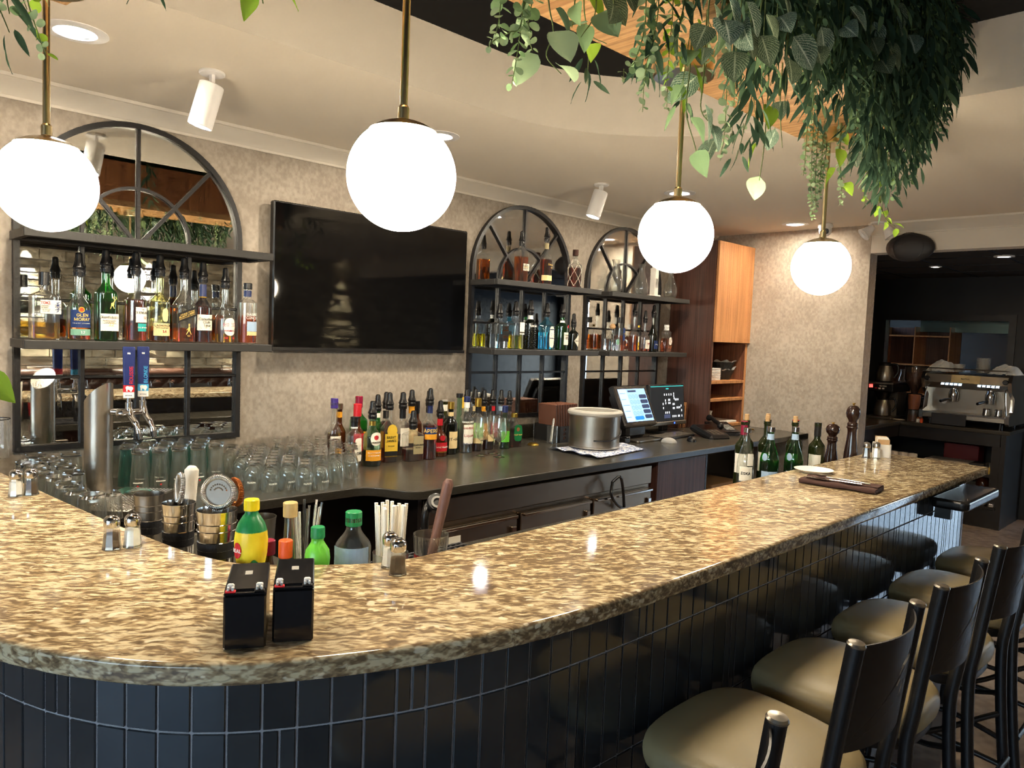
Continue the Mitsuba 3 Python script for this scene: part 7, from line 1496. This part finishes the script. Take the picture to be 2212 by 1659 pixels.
euc([(1.705, 0.98, 2.366), (1.695, 0.98, 2.263), (1.694, 0.98, 2.174)], 0.02, 0.018)
euc([(2.526, 1.16, 2.404), (2.539, 1.16, 2.252), (2.552, 1.16, 2.113), (2.584, 1.16, 2.03)], 0.015, 0.012, ('f_euc_dark', 'f_soft', 'f_euc'), label='dense thin eucalyptus strand hanging close to the fourth pendant rod')
euc([(2.562, 1.16, 2.413), (2.575, 1.16, 2.259), (2.58, 1.16, 2.146), (2.601, 1.16, 2.068)], 0.015, 0.012, ('f_euc_dark', 'f_soft', 'f_euc'), label='dense thin eucalyptus strand hanging close to the fourth pendant rod')
euc([(2.606, 1.16, 2.423), (2.619, 1.16, 2.267), (2.616, 1.16, 2.181), (2.623, 1.16, 2.106)], 0.015, 0.012, ('f_euc_dark', 'f_soft', 'f_euc'), label='dense thin eucalyptus strand hanging close to the fourth pendant rod')
euc([(2.635, 1.16, 2.43), (2.649, 1.16, 2.273), (2.638, 1.16, 2.213), (2.635, 1.16, 2.144)], 0.015, 0.012, ('f_euc_dark', 'f_soft', 'f_euc'), label='dense thin eucalyptus strand hanging close to the fourth pendant rod')
euc([(2.403, 1.12, 2.338), (2.404, 1.12, 2.22), (2.398, 1.12, 2.144)], 0.016, 0.014, ('f_euc', 'f_soft'))
pot_([(2.553, 1.1, 2.354), (2.617, 1.1, 2.243), (2.656, 1.1, 2.155)], 0.06, 0.06, ('f_pothos',), label='bright green leaf pair just right of the fourth pendant rod')
fit([(2.742, 1.1, 2.412), (2.704, 1.1, 2.276), (2.692, 1.1, 2.225)], 0.08, 0.06, ('f_vein',))
euc([(2.626, 1.1, 2.26), (2.656, 1.1, 2.155), (2.659, 1.1, 2.091)], 0.017, 0.014, ('f_euc',))
euc([(2.889, 1.1, 2.328), (2.878, 1.1, 2.192), (2.873, 1.1, 2.12)], 0.016, 0.015, ('f_euc', 'f_pothos'))
pot_([(3.074, 1.1, 2.471), (3.126, 1.1, 2.34), (3.138, 1.1, 2.235)], 0.07, 0.08)
rus([(2.994, 1.1, 2.384), (3.02, 1.1, 2.25), (2.999, 1.1, 2.116)], 0.08, 0.03, label='narrow-leaved spray hanging low at the right end of the greenery')
pot_([(3.085, 1.1, 2.297), (3.037, 1.1, 2.165), (3.084, 1.1, 2.101), (3.206, 1.1, 2.081)], 0.04, 0.03, ('f_pothos',), label='small bright leaf tip hanging lowest at the right end of the greenery')
rus([(3.037, 1.0, 2.614), (3.134, 1.0, 2.536), (3.171, 1.0, 2.449)], 0.075, 0.025, ('f_ruscus_dark',), label='narrow-leaved spray at the outermost right edge of the greenery')
rus([(3.079, 1.05, 2.567), (3.231, 1.05, 2.479), (3.255, 1.05, 2.376)], 0.085, 0.025, ('f_ruscus_dark', 'f_ruscus'))
fit([(1.341, 0.77, 2.279), (1.336, 0.77, 2.234), (1.34, 0.77, 2.198)], 0.072, 0.05, ('f_vein', 'f_vein_dark'))
fit([(1.416, 0.77, 2.278), (1.41, 0.77, 2.231), (1.415, 0.77, 2.194)], 0.072, 0.05, ('f_vein', 'f_vein_dark'))
fit([(1.273, 0.77, 2.264), (1.268, 0.77, 2.22), (1.272, 0.77, 2.186)], 0.072, 0.05, ('f_vein', 'f_vein_dark'))
fit([(1.488, 0.77, 2.338), (1.482, 0.77, 2.29), (1.487, 0.77, 2.253)], 0.072, 0.05, ('f_vein', 'f_vein_dark'))
fit([(1.668, 0.77, 2.331), (1.661, 0.77, 2.279), (1.668, 0.77, 2.238)], 0.072, 0.05, ('f_vein', 'f_vein_dark'))
fit([(1.807, 0.77, 2.418), (1.801, 0.77, 2.363), (1.808, 0.77, 2.32)], 0.072, 0.05, ('f_vein', 'f_vein_dark'))
fit([(1.977, 0.77, 2.441), (1.97, 0.77, 2.382), (1.979, 0.77, 2.337)], 0.072, 0.05, ('f_vein', 'f_vein_dark'))
fit([(2.048, 0.77, 2.406), (2.04, 0.77, 2.345), (2.049, 0.77, 2.299)], 0.072, 0.05, ('f_vein', 'f_vein_dark'))
fit([(2.233, 0.77, 2.524), (2.225, 0.77, 2.459), (2.235, 0.77, 2.41)], 0.072, 0.05, ('f_vein', 'f_vein_dark'))
fit([(2.368, 0.77, 2.529), (2.36, 0.77, 2.462), (2.372, 0.77, 2.41)], 0.072, 0.05, ('f_vein', 'f_vein_dark'))
fit([(2.122, 0.77, 2.536), (2.115, 0.77, 2.474), (2.124, 0.77, 2.427)], 0.072, 0.05, ('f_vein', 'f_vein_dark'))
fit([(1.33, 0.77, 2.223), (1.325, 0.77, 2.178), (1.329, 0.77, 2.143)], 0.072, 0.05, ('f_vein', 'f_vein_dark'))
fit([(1.227, 0.77, 2.239), (1.222, 0.77, 2.197), (1.225, 0.77, 2.163)], 0.072, 0.05, ('f_vein', 'f_vein_dark'))
fit([(1.539, 0.77, 2.271), (1.533, 0.77, 2.221), (1.539, 0.77, 2.183)], 0.072, 0.05, ('f_vein', 'f_vein_dark'))
euc([(0.288, 1.45, 2.161), (0.294, 1.45, 2.098), (0.308, 1.45, 2.051), (0.319, 1.45, 2.019)], 0.021, 0.016, ('f_euc', 'f_pothos'), label='eucalyptus spray hanging before the first pendant rod')
rus([(0.233, 1.45, 2.119), (0.256, 1.45, 2.071), (0.269, 1.45, 2.039)], 0.085, 0.035, ('f_ruscus_dark',), label='narrow dark leaves at the upper left corner')
rus([(0.279, 1.5, 2.188), (0.294, 1.5, 2.127), (0.303, 1.5, 2.1)], 0.09, 0.06, ('f_pothos', 'f_soft'), label='long bright leaf blade near the upper left corner')
euc([(0.263, 1.45, 2.144), (0.265, 1.45, 2.096), (0.269, 1.45, 2.068)], 0.02, 0.017)
pot_([(0.585, 1.2, 2.205), (0.584, 1.2, 2.16), (0.599, 1.2, 2.142)], 0.05, 0.032, ('f_pothos',), label='bright green leaves at the top edge left of the second pendant rod')
pot_([(0.575, 1.22, 2.207), (0.577, 1.22, 2.157), (0.583, 1.22, 2.123)], 0.05, 0.04, ('f_pothos',), label='lowest bright green leaf at the top edge left of the second pendant rod')
rus([(0.448, 1.35, 2.21), (0.446, 1.35, 2.165), (0.445, 1.35, 2.127)], 0.055, 0.04, ('f_ruscus_dark',), label='dark leaf tip at the top edge above the left spotlight')
pot_([(0.194, 1.3, 1.521), (0.21, 1.3, 1.488), (0.22, 1.3, 1.466)], 0.05, 0.04, ('f_pothos',), label='bright green leaf tip at the left edge beside the lower mirror')
# the dense body of greenery along the near edge and right end of the canopy
ENVX, ENVZ = [1.20, 1.28, 1.44, 1.61, 1.87, 2.19, 2.42, 2.55, 2.68, 2.78], [2.34, 2.25, 2.16, 2.10, 2.10, 2.05, 2.02, 2.10, 2.24, 2.34]
edge = [(1.22 + i * 0.0405, 0.90) for i in range(38)] + [(2.80, 0.98), (2.86, 1.05), (2.87, 1.12)]
for i, (x, y) in enumerate(edge):
    for lay in range(3):
        o = np.array([x + r6.uniform(-0.03, 0.03), y + 0.03, 2.665 + r6.uniform(-0.004, 0.03)])
        out_ = np.array([0.0, -1.0, 0.0]) if y < 0.95 else np.array([0.7, -0.6, 0.0])
        reach = r6.uniform(0.05, 0.10) + 0.025 * lay
        zb2 = float(np.interp(x, ENVX, ENVZ)) + abs(r6.gauss(0, 0.09)) + (0.14 if lay == 2 else 0.0)
        drop = 2.66 - zb2
        pts = [o, o + out_ * reach + [0, 0, 0.0], o + out_ * reach * 1.25 + [r6.uniform(-.03, .03), 0, -drop * 0.5], o + out_ * reach * 1.1 + [r6.uniform(-.05, .05), 0, -drop]]
        q = (i + lay * 2) % 4
        if q in (0, 2): rus(pts, 0.080, 0.026, ('f_ruscus_dark', 'f_ruscus'), False)
        elif q == 1: euc(pts, 0.022, 0.016, ('f_euc_dark', 'f_soft', 'f_ruscus'), False)
        else: rus(pts, 0.070, 0.024, ('f_ruscus', 'f_soft', 'f_ruscus_dark'), False)
for i in range(30):
    x = 1.25 + i * 0.05; o = np.array([x, 1.08 + r6.uniform(-0.12, 0.12), 2.665]); pts = [o, o + [0.03, -0.03, 0.06], o + [0.06 + r6.uniform(-.05, .05), -0.08, 0.07]]
    rus(pts, 0.085, 0.02, ('f_ruscus_dark', 'f_ruscus'), False, 'bushy spray of narrow leaves lying on top of the canopy')
# greenery along the inner edge, seen in the mirror
for i in range(15):
    x = 1.00 + i * 0.12; o = np.array([x, 1.28, 2.665]); d_ = r6.uniform(0.22, 0.40)
    pts = [o, o + [0, 0.06, 0.0], o + [r6.uniform(-.02, .02), 0.085, -d_ * .5], o + [r6.uniform(-.03, .03), 0.08, -d_]]
    if x > 1.5: (rus if i % 2 else euc)(pts, label='spray hanging on the inner edge of the canopy, reflected in the mirror', **({'size': 0.08, 'gap': 0.03, 'one': False} if i % 2 else {'one': False}))
